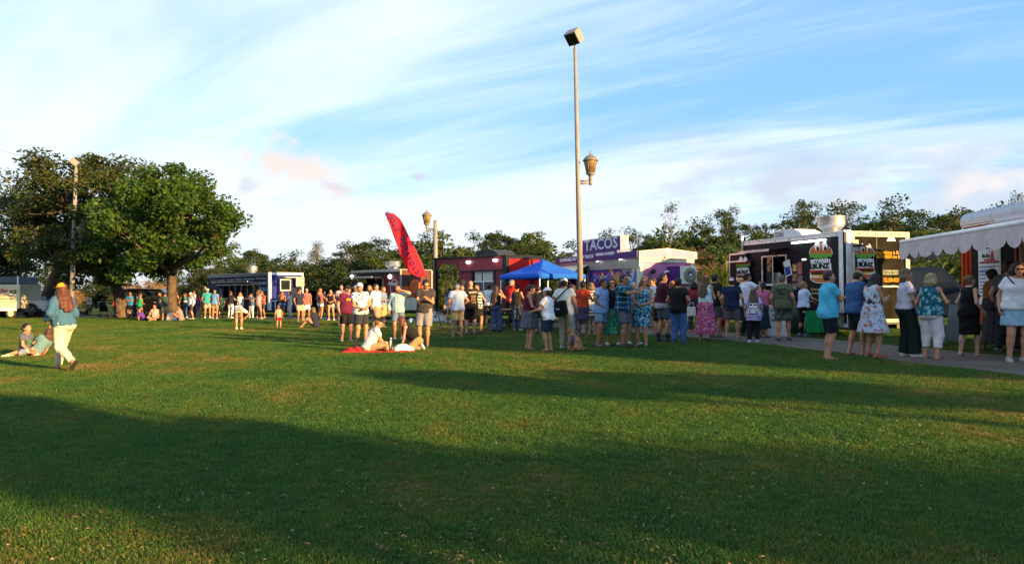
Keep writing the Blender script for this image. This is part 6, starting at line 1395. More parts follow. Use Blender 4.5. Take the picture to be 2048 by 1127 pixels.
def feather_flag():
    d = 30.0; b = at(884, 655, d); b.z = 0
    root = empty('feather_flag', b, 0, 'tall red feather flag leaning left above the man in the grey shirt', 'flag')
    pix = [(884, 655), (866, 592), (853, 552), (841, 520), (831, 499), (820, 479), (810, 457), (800, 438), (787, 427), (771, 425)]
    P = [at(x, y, d) - b for x, y in pix]; P[0].z = 0
    MB().tube(P, [.022] * 5 + [.018, .015, .013, .011, .01], 8).build('pole', M_DARK, root)
    MB().lathe([(.25, 0), (.25, .03), (.05, .06), (.03, .3)], (0, 0, 0), 12).build('base', M_DARK, root)
    right = [(852, 551), (841, 520), (831, 499), (820, 479), (810, 457), (800, 438), (787, 427), (771.5, 425.5)]
    left = [(836, 554), (819, 545), (805, 523), (797, 497), (788, 474), (780, 451), (774, 437), (770, 426)]
    Rr = [at(x, y, d) - b for x, y in right]; Ll = [at(x, y, d) - b for x, y in left]
    def fn(u, v):
        i = min(int(u * 7), 6); t = u * 7 - i; r = Rr[i].lerp(Rr[i + 1], t); l = Ll[i].lerp(Ll[i + 1], t); p = r.lerp(l, v)
        return p + Vector((0, .030 * sin(v * 5 + u * 9) * sin(pi * v) + .022 * sin(u * 19 + v * 9) * v - .02, 0))
    bn = MB().sheet(fn, 40, 8).build('banner', cloth((.78, .022, .035)), root)
    sm = bn.modifiers.new('cloth_thickness', 'SOLIDIFY'); sm.thickness = .006
    ink = print_ink((.13, .03, .11))
    for i, ch in enumerate('LOADED POTATOES'):
        if ch == ' ': continue
        u = .93 - i * .062; p = fn(u, .50); q = fn(u - .03, .50); dirv = (q - p).normalized()
        dirv = Vector((dirv.x, 0, dirv.z)).normalized(); up = Vector((-dirv.z, 0, dirv.x)); up = up if up.x > 0 else -up
        text(ch, .27, ink, bn, p + Vector((0, -.055, 0)), dirv, up, bold=.012, off=0)
feather_flag()

def tent():
    c = [at(999, 552, 27.6), at(1079, 556, 25.3), at(1172, 552, 27.2), at(1096, 552, 29.5)]; ez = 2.02
    for q in c: q.z = ez
    ctr = sum(c, Vector()) / 4; root = empty('canopy_tent', (ctr.x, ctr.y, 0), 0, 'blue pop up canopy tent on white legs beside the red trailer', 'tent'); o = Vector((ctr.x, ctr.y, 0))
    pk = at(1090, 518, ctr.y) ; pk.x = ctr.x; pk = pk - o; c = [q - o for q in c]; blue = cloth((.012, .10, .52))
    mb = MB()
    for i in range(4):
        a, b_ = c[i], c[(i + 1) % 4]
        def fn(u, v):
            e = a.lerp(b_, u); p = e.lerp(pk, v); sag = -.10 * sin(pi * v) * (.45 + .55 * sin(pi * u)); return p + Vector((0, 0, sag))
        mb.sheet(fn, 10, 8)
        mb.sheet(lambda u, v: a.lerp(b_, u) + Vector((0, 0, -.16 * v - .012 * sin(u * 25) * v)), 12, 2)
    bmesh.ops.remove_doubles(mb.bm, verts=mb.bm.verts[:], dist=.004); bmesh.ops.recalc_face_normals(mb.bm, faces=mb.bm.faces[:])
    cp = mb.build('canopy', blue, root); cp.modifiers.new('cloth_thickness', 'SOLIDIFY').thickness = .008
    for q in c:
        g = Vector((q.x * .97, q.y * .97, 0)); MB().tube([g, Vector((g.x, g.y, ez - .02))], .022, 6).build('leg', M_WHITE, root)
    t = MB()
    for i in range(4): t.tube([c[i] * .96 + Vector((0, 0, ez * .04 - .12)), pk - Vector((0, 0, .25))], .014, 5)
    t.build('roof_strut', M_ALU, root)
tent()

def folding_table(label, loc, rz, L, W, H, top, clothcol=None, legcol=None):
    r = empty('folding_table', loc, rz, label, 'table'); lm = legcol or M_ALU
    bx('tabletop', top, r, -L / 2, L / 2, -W / 2, W / 2, H - .04, H, bev=.01)
    for s in (-1, 1):
        MB().tube([(s * (L / 2 - .15), -W / 2 + .05, H - .04), (s * (L / 2 - .06), -W / 2 + .03, 0)], .016, 6).tube([(s * (L / 2 - .15), W / 2 - .05, H - .04), (s * (L / 2 - .06), W / 2 - .03, 0)], .016, 6).tube([(s * (L / 2 - .1), -W / 2 + .04, .28), (s * (L / 2 - .1), W / 2 - .04, .28)], .012, 6).build('leg_frame', lm, r)
    if clothcol: MB().sheet(lambda u, v: Vector((-L / 2 - .02 + (L * .62) * u, -W / 2 - .02 - .0 * v, H + .003 - .62 * v)) + Vector((0, -.03 * v * (1 + sin(u * 22)), 0)), 24, 6).sheet(lambda u, v: Vector((-L / 2 - .02 + (L + .04) * u, -W / 2 - .02 + (W + .04) * v, H + .006)), 8, 4).sheet(lambda u, v: Vector((L / 2 + .02 + .04 * v * (1 + sin(u * 18)), -W / 2 - .02 + (W + .04) * u, H + .006 - .16 * v)), 14, 4).build('cover', clothcol, r)
    return r
p = gnd(1650, 672); folding_table('folding table with a green cover beside the cyan polo man', (p.x - .1, p.y - .6, 0), radians(-8), 1.5, .62, .78, M_WHITE, cloth((.008, .19, .06)))
p = gnd(1022, 655); folding_table('small black folding table under the blue tent', (p.x, p.y - .3, 0), .2, 1.1, .5, .76, M_DARK, None, M_DARK)

def chair(label, loc, rz, group):
    r = empty('camp_chair', loc, rz, label, 'chair', group); f = cloth((.015, .015, .018))
    MB().sheet(lambda u, v: Vector((-.25 + .5 * u, -.22 + .44 * v, .44 - .05 * sin(pi * u))), 8, 6).build('seat', f, r); MB().sheet(lambda u, v: Vector((-.25 + .5 * u, .23 + .06 * v + .04 * sin(pi * u), .46 + .44 * v)), 8, 6).build('backrest', f, r)
    mb = MB()
    for s in (-1, 1): mb.tube([(s * .27, -.26, 0), (s * .26, .24, .46), (s * .25, .30, .95)], .013, 6).tube([(s * .27, .28, 0), (s * .26, -.24, .46), (s * .26, -.24, .64)], .013, 6).tube([(s * .26, -.25, .64), (s * .25, .27, .66)], .02, 6)
    mb.tube([(-.27, -.26, 0), (.27, -.24, .44)], .012, 6).tube([(.27, -.26, 0), (-.27, -.24, .44)], .012, 6).build('frame', M_DARK, r)
g_ = 'camp chairs under the tent'
p = gnd(1004, 661); chair('black folding camp chair under the left corner of the blue tent', p, 2.4, g_)
p = gnd(1046, 664); chair('black folding camp chair beside the woman in the gray skirt', p, 3.6, g_)

def cooler():
    p = gnd(877, 643); r = empty('cooler', p, radians(8), 'white cooler box standing on the path by the red trailer', 'cooler')
    bx('tub', M_WHITE, r, -.35, .35, -.2, .2, .02, .40, bev=.03); bx('lid', M_WHITE, r, -.36, .36, -.21, .21, .405, .50, bev=.03); bx('latch', M_DARK, r, -.03, .03, -.225, -.205, .34, .44); MB().tube([(-.37, -.1, .3), (-.41, 0, .3), (-.37, .1, .3)], .015, 6).build('handle', M_DARK, r); bx('sticker', print_ink((.05, .12, .25)), r, -.22, -.12, -.204, -.2005, .2, .3)
cooler()

def a_frame(label, px, py, w, h, rz, col, lines):
    p = gnd(px, py); r = empty('sandwich_board', p, rz, label, 'sign')
    for s, nm in ((-1, 'front_panel'), (1, 'back_panel')):
        f = MB().box(-w / 2, w / 2, -.015, .015, 0, h, bev=.006).build(nm, col, r); f.location = (0, s * .22, 0); f.rotation_euler = (radians(-11 * s), 0, 0)
        if s < 0 and lines:
            for i, (t, c) in enumerate(lines): text(t, .10, print_ink(c), f, (0, -.016, h - .14 - i * .15), (1, 0, 0), (0, 0, 1), bold=.002, off=.002)
a_frame('white sandwich board behind the camo shorts man', 1553, 672, .6, .95, radians(-20), M_WHITE, (('ORDER', (.05, .1, .3)), ('HERE', (.05, .1, .3)), ('MENU', (.5, .05, .05))))
a_frame('grey sandwich board beside the white capri woman, seen edge on', 1892, 684, .6, 1.0, radians(-78), paint((.12, .14, .15), .5), ())
def barrel():
    p = gnd(1594, 668); r = empty('trash_can', p, 0, 'dark green trash barrel beside the white sandwich board', 'trash can'); MB().lathe([(.26, 0), (.30, .05), (.31, .45), (.31, .5), (.32, .9), (.29, .9)], (0, 0, 0), 18).build('drum', paint((.02, .05, .035), .5), r); MB().lathe([(.33, .88), (.33, .94), (.18, 1.04), (.16, 1.04)], (0, 0, 0), 18).build('lid', paint((.02, .04, .03), .5), r)
barrel()

def picnic():
    c = gnd(768, 705); red = cloth((.50, .025, .02)); rs = random.Random(5)
    bl = MB().sheet(lambda u, v: Vector((-.62 + 1.35 * u, -.28 + .62 * v, .022 + .028 * sin(u * 17 + v * 5) * sin(v * 11) + .02 * sin(u * 31 + v * 19))), 40, 24).build('picnic_blanket', red); bl.location = c; bl.rotation_euler = (0, 0, .15); tag(bl, 'crumpled red picnic blanket under the two seated women', 'blanket')
    p = gnd(708, 705); b2 = MB().sheet(lambda u, v: Vector((-.27 + .54 * u, -.17 + .34 * v, .02 + .15 * sin(pi * u) ** .6 * sin(pi * v) ** .7 * (.7 + .3 * sin(u * 15 + v * 9)))), 24, 16).build('jacket', red); b2.location = p; tag(b2, 'rumpled red jacket lying left of the woman in the black cap', 'jacket')
    p = gnd(782, 699); r = empty('water_bottle', p, 0, 'clear water bottle standing between the two seated women', 'bottle'); MB().lathe([(.036, .02), (.038, .03), (.038, .20), (.016, .25), (.016, .27)], (0, 0, 0), 14).build('bottle_body', principled('clear_plastic', (.62, .6, .52), .15), r); MB().lathe([(.018, .271), (.018, .30), (.004, .302)], (0, 0, 0), 12).build('bottle_cap', M_WHITE, r)
    p = gnd(806, 703); bg = MB().sheet(lambda u, v: Vector((.27 * cos(2 * pi * u) * sin(pi * v * .5) * (1 + .1 * sin(u * 31)), .16 * sin(2 * pi * u) * sin(pi * v * .5), .005 + .17 * cos(pi * v * .5) * (1 + .12 * sin(u * 25 + v * 9)))), 28, 10).build('plastic_bag', cloth((.74, .72, .68))); bg.location = p; tag(bg, 'white plastic bag lying beside the woman in khaki', 'bag')
    p = gnd(350, 641.5); bg = MB().sheet(lambda u, v: Vector((.30 * cos(2 * pi * u) * sin(pi * v * .5) * (1 + .1 * sin(u * 31)), .2 * sin(2 * pi * u) * sin(pi * v * .5), .005 + .42 * cos(pi * v * .5) ** .8 * (1 + .12 * sin(u * 25 + v * 9)))), 28, 10).build('plastic_bag', cloth((.74, .72, .68))); bg.location = gnd(343, 641); tag(bg, 'white plastic bag beside the sitting man in the grey shirt', 'bag')
picnic()

def dog():
    g = gnd(1155, 703); r = empty('dog', g, radians(48), 'small brown dog in a blue harness sitting by the khaki trousers', 'dog')
    P = [ell((0, 0, .20), (.085, .10, .15)), ell((0, .10, .30), (.075, .09, .12), k=.05), ell((0, -.04, .10), (.10, .10, .09), k=.05), cap((0, .12, .36), (0, .20, .46), .055, .05, k=.03), ell((0, .23, .48), (.062, .07, .06), k=.03), cap((0, .26, .465), (0, .35, .45), .035, .024, k=.02),
         cap((.05, .17, .26), (.05, .20, .03), .03, .022, k=.03), cap((-.05, .17, .26), (-.05, .20, .03), .03, .022, k=.03), cap((.05, .20, .025), (.05, .24, .02), .022, .018), cap((-.05, .20, .025), (-.05, .24, .02), .022, .018),
         cap((.085, .0, .10), (.10, .10, .03), .05, .025, k=.03), cap((-.085, .0, .10), (-.10, .10, .03), .05, .025, k=.03), cap((.10, .10, .02), (.10, .17, .02), .022, .02), cap((-.10, .10, .02), (-.10, .17, .02), .022, .02),
         ell((.045, .21, .535), (.018, .012, .04)), ell((-.045, .21, .535), (.018, .012, .04)), cap((0, -.12, .06), (.06, -.22, .10), .02, .012, k=.02)]
    v, q = field_mesh(P, .012, (), .002, 5); obj('body', mesh_np('body', v, q, [principled('dog_fur', (.30, .135, .05), .8, var=.35, vscale=20, bump=.6, bscale=70)]), r)
    v, q = field_mesh([cap((-.01, .11, .30), (.01, .115, .32), .10), ell((0, .09, .25), (.10, .07, .10))], .012, [(V3(0, .05, 0), V3(0, -1, 0)), (V3(0, .16, 0), V3(0, 1, .2))]); obj('harness', mesh_np('harness', v, q, [cloth((.02, .06, .20))]), r)
dog()

def small_bits():
    g = gnd(179, 633); r = empty('park_sign', (at(179, 610, 52).x, 52, 0), 0, 'small white notice on a post beneath the big oaks', 'sign'); MB().tube([(0, 0, 0), (0, 0, 1.25)], .03, 6).build('post', M_POLE, r); bx('panel', M_WHITE, r, -.17, .17, -.05, -.031, .78, 1.24)
    text('NO', .12, M_INKK, r, (0, -.053, 1.10), (1, 0, 0), (0, 0, 1)); text('PARKING', .06, M_INKK, r, (0, -.053, .96), (1, 0, 0), (0, 0, 1))
    # pushchair beneath the trees
    p = gnd(208, 634); r = empty('stroller', p, radians(200), 'black stroller parked under the oaks', 'stroller'); f = cloth((.015, .015, .018))
    MB().sheet(lambda u, v: Vector((-.22 + .44 * u, .1 + .3 * sin(v * 2.2), .45 + .42 * (1 - cos(v * 2.2)) / 2 * 1.1)), 8, 10).build('hood', f, r); MB().sheet(lambda u, v: Vector((-.22 + .44 * u, -.28 + .5 * v, .36 + .3 * v * v)), 8, 8).build('seat', f, r)
    m = MB()
    for s in (-1, 1): m.tube([(s * .24, -.4, .12), (s * .24, .1, .55), (s * .24, .5, 1.0)], .014, 6).tube([(s * .24, .4, .12), (s * .24, .0, .55)], .014, 6)
    m.tube([(-.24, .5, 1.0), (.24, .5, 1.0)], .014, 6).build('frame', M_ALU, r)
    for s in (-1, 1):
        for y in (-.4, .4): MB().lathe([(.03, -.02), (.12, -.02), (.13, 0), (.12, .02), (.03, .02)], (s * .26, y, .13), 14, 0).build('wheel', M_RUB, r)
    # ball by the path
    p = gnd(823, 647); o = MB().lathe([(.13 * sin(pi * i / 10) + .001, .13 - .13 * cos(pi * i / 10)) for i in range(11)], (0, 0, 0), 16).build('ball', principled('ball_white', (.6, .6, .6), .5, var=.6, vscale=14)); o.location = p; tag(o, 'white ball lying on the path edge below the orange trailer end', 'ball')
    # spray of the pond fountain, seen past the leaning trunk
    rs = np.random.RandomState(3); n = 2600; c = at(100, 640, 58); vs = []; fs = []
    for i in range(n):
        a = rs.rand() * 2 * pi; s = rs.rand() ** .7; t = rs.rand(); R_ = (.1 + .9 * s) * t * 1.0; z = 3.6 * (1 - .75 * s) * (1 - (2 * t - 1) ** 2 * .9) * (1.0 if t < .5 else 1 - (t - .5) * 1.2)
        p = np.array((cos(a) * R_, sin(a) * R_, max(0, z))); l = .05 + .10 * rs.rand(); w = .012 + .012 * rs.rand(); k = len(vs)
        vs += [p + (w, 0, 0), p + (0, w, l * .5), p + (-w, 0, 0), p + (0, 0, l)]; fs += [(k, k + 1, k + 3, k + 3), (k + 1, k + 2, k + 3, k + 3)]
    fs = [f[:3] for f in fs]; o = obj('fountain_spray', mesh_np('fountain_spray', vs, fs, [principled('water_drops', (.75, .78, .8), .25)], False), None, (c.x, c.y, 0)); tag(o, 'white water spray of the pond fountain', None, None, 'stuff')
small_bits()
# ------------------------------------------------------------------ the crowd
SK = (.42, .205, .125); TAN = (.33, .155, .085); DKS = (.085, .045, .028); PAL = (.46, .28, .20)
BRN = (.045, .022, .012); BLK = (.010, .008, .007); BLD = (.34, .22, .10); AUB = (.12, .032, .012); GRY = (.30, .29, .28); DBL = (.18, .11, .05)
NAVY = (.012, .018, .045); KH = (.34, .28, .19); DEN = (.055, .11, .24); WHT = (.74, .74, .73); DG = (.035, .037, .042); MID = (.13, .135, .15); MAR = (.11, .012, .03)
def T_(k, c=None, **q): return dict(k=k, c=c, **q)
def B_(k, c=None, **q): return dict(k=k, c=c, **q)
SN = lambda c: ('sneaker', c); FL = ('flat', (.02, .018, .016)); BOOT = ('boot', (.012, .012, .013))
P = person
# left side
P('woman in teal sweater, cream jeans and yellow cap walking across the lawn', 128, 741, 557, 34, 'walk', T_('long', (.040, .115, .20), hem=-.03, loose=.024, folds=9), B_('pants', (.58, .50, .38), loose=.022), ('long', AUB), 1, 1.06, ('cap', (.62, .30, .02)), ('flat', (.08, .03, .015)), SK, hp=0)
a = P('boy in grey shirt with green print sitting on the grass', 50, 712, 641, -125, 'xlegup', T_('tee', (.085, .095, .125)), B_('shorts', (.60, .62, .65)), ('short', BLK), 0, .9, None, SN((.55, .45, .32)), SK, 0, .5, hgt=1.42)
shirt_text(a, 'PLAY', .12, (.04, .20, .06), .28, 1)
P('child in pale teal shirt and red shorts lying on the grass', 72, 712, 660, 4, 'side', T_('tee', (.10, .20, .22)), B_('shorts', (.36, .015, .03)), ('long', (.10, .045, .02)), 1, .9, None, SN((.6, .5, .35)), SK, 0, .5, hgt=1.32, extra=dict(hair=.6))
P('child in dark shirt running behind the walking woman', 107, 664, 600, 80, 'stride', T_('tee', (.04, .04, .05)), B_('shorts', (.015, .015, .018)), ('short', BLK), 0, .9, None, SN((.6, .58, .55)), TAN, 0, .35)
P('person in dark clothes lying under the oaks by the stroller', 172, 629, 612, 70, 'propped', T_('tee', (.03, .03, .035)), B_('pants', (.09, .05, .04)), ('short', BLK), 0, 1, None, SN((.03, .03, .03)), SK, hgt=1.7)
P('bald man in bright blue shirt with crossed arms', 259, 638, 582, 178, 'crossed', T_('tee', (.03, .20, .46)), B_('shorts', (.012, .012, .015)), ('buzz', GRY), 0, 1.12, None, SN((.02, .02, .02)), TAN)
P('woman in green tank top and denim shorts near the black car', 280, 641, 584, -70, 'clasp', T_('tank', (.01, .24, .09)), B_('shorts', (.03, .06, .12), len=.35), ('pony', BRN), 1, 1.05, None, SN((.1, .05, .05)), TAN, 1)
P('dark haired person in grey half hidden by the woman in green', 270, 637, 583, -60, 'relax', T_('tee', (.16, .12, .14)), B_('pants', (.03, .04, .06)), ('long', BRN), 1, 1, None, SN((.05, .05, .05)), SK)
P('person in purple shirt sitting low beside the man in sunglasses', 290, 642, 624, -110, 'propped', T_('tee', (.10, .03, .28)), B_('shorts', (.05, .02, .10)), ('short', BRN), 1, .9, None, FL, SK, hgt=1.5)
P('sitting man in sunglasses and pale pink tank top', 310, 642, 617, 165, 'xlegup', T_('tank', (.45, .28, .28)), B_('shorts', (.05, .07, .04)), ('short', BLK), 0, 1, None, FL, SK, 1, hgt=1.75)
P('man in dark green shirt and khaki shorts left of the forked oak trunk', 330, 641, 582, -25, 'cup', T_('tee', (.035, .065, .058), loose=.03), B_('shorts', (.42, .33, .20)), ('short', BLK), 0, 1, None, SN((.6, .58, .55)), SK)
P('man half hidden behind the one in dark green', 321, 637, 582, 120, 'relax', T_('tee', (.04, .05, .06)), B_('shorts', (.05, .05, .06)), ('short', BRN), 0, 1, None, SN((.1, .1, .1)), SK)
P('man in grey shirt and blue shorts sitting below the oak', 362, 643, 612, 75, 'knees', T_('tee', (.20, .17, .14)), B_('shorts', (.02, .025, .13)), ('short', BLK), 0, 1.05, None, SN((.03, .03, .03)), TAN, hgt=1.78)
P('man in black tank top with sunlit arms right of the oak', 353, 635, 580, -55, 'clasp', T_('tank', (.02, .015, .015)), B_('shorts', (.02, .02, .025)), ('short', BLK), 0, 1, ('cap', (.02, .02, .02)), SN((.05, .05, .05)), TAN, 1)
P('man in dark brown shirt between the sitting man and the jeans', 363, 636, 588, 60, 'relax', T_('tee', (.045, .033, .02)), B_('shorts', (.05, .045, .03)), ('short', BLK), 0, 1.1, None, SN((.1, .1, .1)), TAN)
P('woman in green shirt and blue jeans facing left', 371, 636, 584, 80, 'cup', T_('tee', (.025, .15, .11)), B_('pants', (.04, .09, .22)), ('pony', (.16, .05, .02)), 1, 1, None, SN((.5, .5, .5)), SK)
P('man in pale blue long sleeved shirt and light cap', 382, 639, 583, 105, 'cup', T_('long', (.30, .42, .70)), B_('shorts', (.035, .03, .04)), ('short', GRY), 0, 1.05, ('cap', (.50, .60, .75)), SN((.5, .5, .5)), SK)
P('dark haired man behind the pale blue shirt', 386, 634, 578, -60, 'relax', T_('tee', (.32, .38, .5)), B_('pants', (.05, .06, .08)), ('short', BLK), 0, 1, None, SN((.1, .1, .1)), SK)
P('woman in purple top and taupe shorts left of the straw hat', 396, 637, 587, -120, 'phone', T_('tee', (.10, .02, .14)), B_('shorts', (.17, .14, .11)), ('pony', BRN), 1, 1.05, None, SN((.2, .18, .15)), SK)
P('man in turquoise shirt and straw hat seen from behind', 415, 636, 575, -15, 'cup', T_('tee', (.03, .30, .34), loose=.03), B_('shorts', (.30, .27, .24)), ('short', GRY), 0, 1.15, ('brim', (.68, .52, .22)), SN((.6, .6, .6)), TAN)
P('man in blue shirt, navy cap and khaki shorts in the gyros queue', 429, 638, 577, -20, 'down', T_('tee', (.10, .24, .55), loose=.03), B_('shorts', (.24, .19, .12)), ('short', GRY), 0, 1.12, ('cap', (.03, .05, .10)), SN((.4, .4, .4)), TAN)
P('person in dark teal right of the navy cap', 442, 635, 588, 20, 'relax', T_('tee', (.015, .05, .06), hem=-.2, loose=.03), B_('leggings', (.015, .02, .03)), ('short', BLK), 1, 1.1, None, SN((.2, .05, .05)), TAN)
P('woman in navy top and white trousers at the gyros window', 461, 636, 580, -35, 'cup', T_('tee', (.015, .018, .035)), B_('pants', (.66, .66, .72)), ('short', (.12, .05, .02)), 1, 1.1, None, SN((.6, .6, .6)), SK)
P('blonde woman in loose white top in the gyros queue', 481, 635, 583, 5, 'clasp', T_('tank', (.74, .70, .66), hem=-.16, flare=.05), B_('leggings', (.02, .02, .03)), ('bob', BLD), 1, 1.05, None, SN((.05, .05, .05)), SK)
P('woman in grey shorts bending down on the lawn edge', 478, 659, 577, -10, 'bend', T_('tee', (.70, .68, .62)), B_('shorts', (.20, .23, .28), len=.30), ('short', (.16, .04, .02)), 1, 1.0, None, SN((.7, .62, .45)), SK)
P('woman in blue top and white trousers eating', 503, 635, 585, 150, 'eat', T_('cap', (.05, .09, .18), hem=-.10, loose=.03), B_('pants', (.58, .60, .68)), ('short', BLK), 1, 1.0, None, SN((.6, .6, .6)), SK)
P('woman in pale pink top and taupe skirted shorts by the trailer corner', 517, 638, 578, -65, 'headup', T_('three', (.42, .26, .30)), B_('skirt', (.22, .18, .17), len=.18, flare=.04), ('pony', DBL), 1, 1.05, None, SN((.4, .35, .3)), SK)
P('man with arms up behind the pale pink top', 526, 636, 581, 120, 'eat', T_('tee', (.25, .07, .06)), B_('shorts', (.03, .035, .06)), ('short', BLK), 0, 1, None, SN((.2, .2, .2)), TAN)
P('woman with long auburn hair in black top and denim shorts', 563, 638, 580, 0, 'clasp', T_('tank', (.015, .015, .018), hem=.02), B_('shorts', (.10, .17, .30), len=.4), ('long', (.30, .11, .03)), 1, 1.05, None, SN((.3, .3, .3)), SK)
P('toddler in grey vest and red shorts', 558, 657, 609, 5, 'down', T_('tank', (.34, .28, .22)), B_('shorts', (.42, .01, .02), len=.6), ('short', (.32, .11, .03)), 0, 1.0, None, SN((.08, .08, .08)), SK, 0, .9)
P('woman in white jumpsuit with folded arms', 580, 634, 582, 110, 'crossed', T_('tee', (.66, .60, .50)), B_('pants', (.66, .60, .50), loose=.022), ('bun', BLK), 1, 1.0, None, SN((.3, .25, .2)), SK)
P('man in navy shirt and khaki shorts standing by the seated woman', 600, 645, 573, -150, 'down', T_('tee', (.022, .024, .045)), B_('shorts', (.36, .30, .22)), ('short', BRN), 0, 1.12, ('cap', (.02, .02, .025)), SN((.2, .15, .1)), TAN, 1)
P('man in grey cap and red trimmed top behind the navy shirt', 613, 641, 575, -170, 'relax', T_('tee', (.26, .10, .10)), B_('shorts', (.30, .40, .56)), ('short', GRY), 0, 1.05, ('cap', (.28, .27, .25)), SN((.4, .4, .4)), TAN, 1)
P('woman in navy dress sitting on the grass with knees up', 631, 656, 618, 80, 'knees', T_('tee', (.018, .022, .042)), B_('skirt', (.018, .022, .042)), ('bob', DBL), 1, 1.15, None, FL, SK, 1, hgt=1.66)
P('woman in patterned top and white shorts with arm held out', 640, 640, 574, -130, 'reach', T_('tank', None, pat=pattern('stripe', (.28, .10, .08), (.10, .06, .05)), hem=-.04), B_('shorts', (.70, .70, .74), len=.45), ('long', (.26, .12, .05)), 1, 1.0, None, SN((.05, .05, .05)), SK, 1)
P('sunlit person in orange shorts behind the patterned top', 649, 638, 581, -160, 'relax', T_('tank', (.30, .12, .08)), B_('shorts', (.60, .16, .03)), ('pony', BRN), 1, 1, None, SN((.3, .3, .3)), TAN)
P('woman in black tank top and khaki shorts with wavy hair', 663, 641, 577, 160, 'clasp', T_('tank', (.014, .013, .014)), B_('shorts', (.40, .33, .24), len=.45), ('long', DBL), 1, 1.0, None, SN((.6, .6, .58)), SK, extra=dict(hair=.6))
P('dark shirted person in light jeans shorts behind the wavy hair', 673, 638, 579, 170, 'relax', T_('tee', (.02, .02, .03)), B_('shorts', (.24, .34, .48)), ('short', BLK), 0, 1.05, ('cap', (.03, .03, .03)), SN((.2, .2, .2)), TAN)
# middle groups
a = P('bearded man in maroon shirt with gold lettering and black shorts', 694, 683, 567, -172, 'down', T_('tee', (.10, .012, .042), loose=.035, hem=-.07), B_('shorts', (.012, .012, .016), len=.92), ('short', BRN), 0, 1.18, ('cap', (.025, .022, .025)), SN((.16, .16, .18)), SK, 1)
shirt_text(a, 'STATE', .085, (.70, .32, .01), .34, 1)
P('man in pink and white shirt behind the maroon shirt', 684, 652, 566, 175, 'relax', T_('tee', None, pat=pattern('floral', (.55, .40, .40), (.40, .02, .05), (.7, .65, .6))), B_('shorts', (.24, .22, .22)), ('short', BRN), 0, 1.1, None, SN((.1, .1, .1)), SK)
P('man in navy shirt and grey cap by the dark trailer', 713, 650, 568, 100, 'relax', T_('tee', (.014, .02, .06)), B_('pants', (.30, .36, .48)), ('short', GRY), 0, 1.05, ('cap', (.32, .32, .32)), SN((.4, .45, .55)), TAN)
P('man in white shirt with dark print and white cap', 722, 692, 562, -155, 'clasp', T_('polo', None, pat=pattern('dots', (.72, .71, .70), (.02, .025, .05), (.05, .06, .12)), loose=.03), B_('shorts', (.025, .028, .04)), ('short', DBL), 0, 1.08, ('cap', (.74, .73, .72)), SN((.03, .03, .05)), SK)
P('red topped woman hidden between white cap and white shirt', 741, 655, 568, 170, 'relax', T_('tee', (.35, .03, .03)), B_('shorts', (.1, .1, .12)), ('long', BLD), 1, 1, None, SN((.3, .3, .3)), SK)
P('young man in plain white shirt and khaki shorts looking right', 752, 668, 564, -110, 'down', T_('tee', (.76, .75, .74)), B_('shorts', (.27, .21, .14)), ('short', BLK), 0, .98, None, SN((.3, .3, .3)), SK)
P('person in blue and orange dress behind the white shirt', 766, 656, 570, -100, 'cup', T_('tee', (.14, .20, .36)), B_('skirt', (.55, .28, .10), len=.45), ('long', DBL), 1, 1, None, SN((.3, .25, .2)), SK)
P('man in pale plaid shirt shading his eyes with a raised hand', 797, 680, 566, 178, 'shade', T_('long', None, pat=pattern('plaid', (.52, .66, .70), (.16, .34, .40), (.05, .10, .13)), hem=-.07, loose=.03), B_('shorts', (.10, .15, .24)), ('buzz', BRN), 0, 1.0, None, SN((.14, .22, .28)), SK)
P('man in charcoal shirt and grey cargo shorts looking at his phone', 848, 694, 553, 168, 'phone', T_('tee', (.040, .036, .042), loose=.03), B_('shorts', (.20, .195, .215), len=.95, loose=.026), ('short', BLK), 0, 1.08, None, FL, SK, 1)
P('seated woman in white shirt and black cap on the picnic blanket', 737, 704, 648, -80, 'xleg', T_('tee', (.74, .68, .60)), B_('pants', (.33, .24, .14)), ('pony', DBL), 1, 1.0, ('cap', (.012, .012, .013)), (None, 0), SK, hgt=1.68, hp=8)
P('seated auburn woman in black tank top and khaki trousers', 834, 699, 646, 82, 'kneel', T_('tank', (.012, .012, .013), hem=.05), B_('pants', (.27, .19, .10)), ('long', (.13, .028, .012)), 1, 1.0, None, SN((.1, .1, .1)), SK, hgt=1.66)
P('long haired woman in blue and white shirt by the cooler', 899, 645, 573, -40, 'relax', T_('tee', None, pat=pattern('floral', (.10, .22, .58), (.55, .65, .8), (.05, .1, .35))), B_('shorts', (.60, .68, .74), len=.6), ('long', BLK), 1, 1.0, None, SN((.5, .5, .5)), SK, extra=dict(hair=.7))
P('older man in light blue polo, navy cap and khaki shorts', 915, 677, 562, 12, 'hip', T_('polo', (.25, .34, .52), loose=.028), B_('shorts', (.30, .255, .155), len=.86), ('short', GRY), 0, 1.15, ('cap', (.025, .035, .09)), FL, TAN)
P('man whose face shows between polo shirt and bald man', 926, 668, 566, 165, 'relax', T_('tee', (.07, .05, .05)), B_('pants', (.03, .03, .035)), ('buzz', BRN), 0, 1.0, None, SN((.5, .2, .15)), TAN)
a = P('bald man in black tour shirt and black shorts', 941, 671, 558, 4, 'clasp', T_('tee', (.012, .011, .012), loose=.034, hem=-.08), B_('shorts', (.011, .011, .013), len=.95), ('bald', BRN), 0, 1.22, None, SN((.03, .02, .02)), SK)
for i_, (t_, z_) in enumerate((('NORTH', .41), ('mar 03 tampa', .31), ('mar 05 miami', .265), ('mar 08 ocala', .22), ('mar 11 naples', .175), ('mar 14 destin', .13), ('mar 15 largo', .085))): shirt_text(a, t_, .085 if i_ < 1 else .030, (.42, .40, .36) if i_ < 1 else (.36, .22, .10), z_, -1, .002)
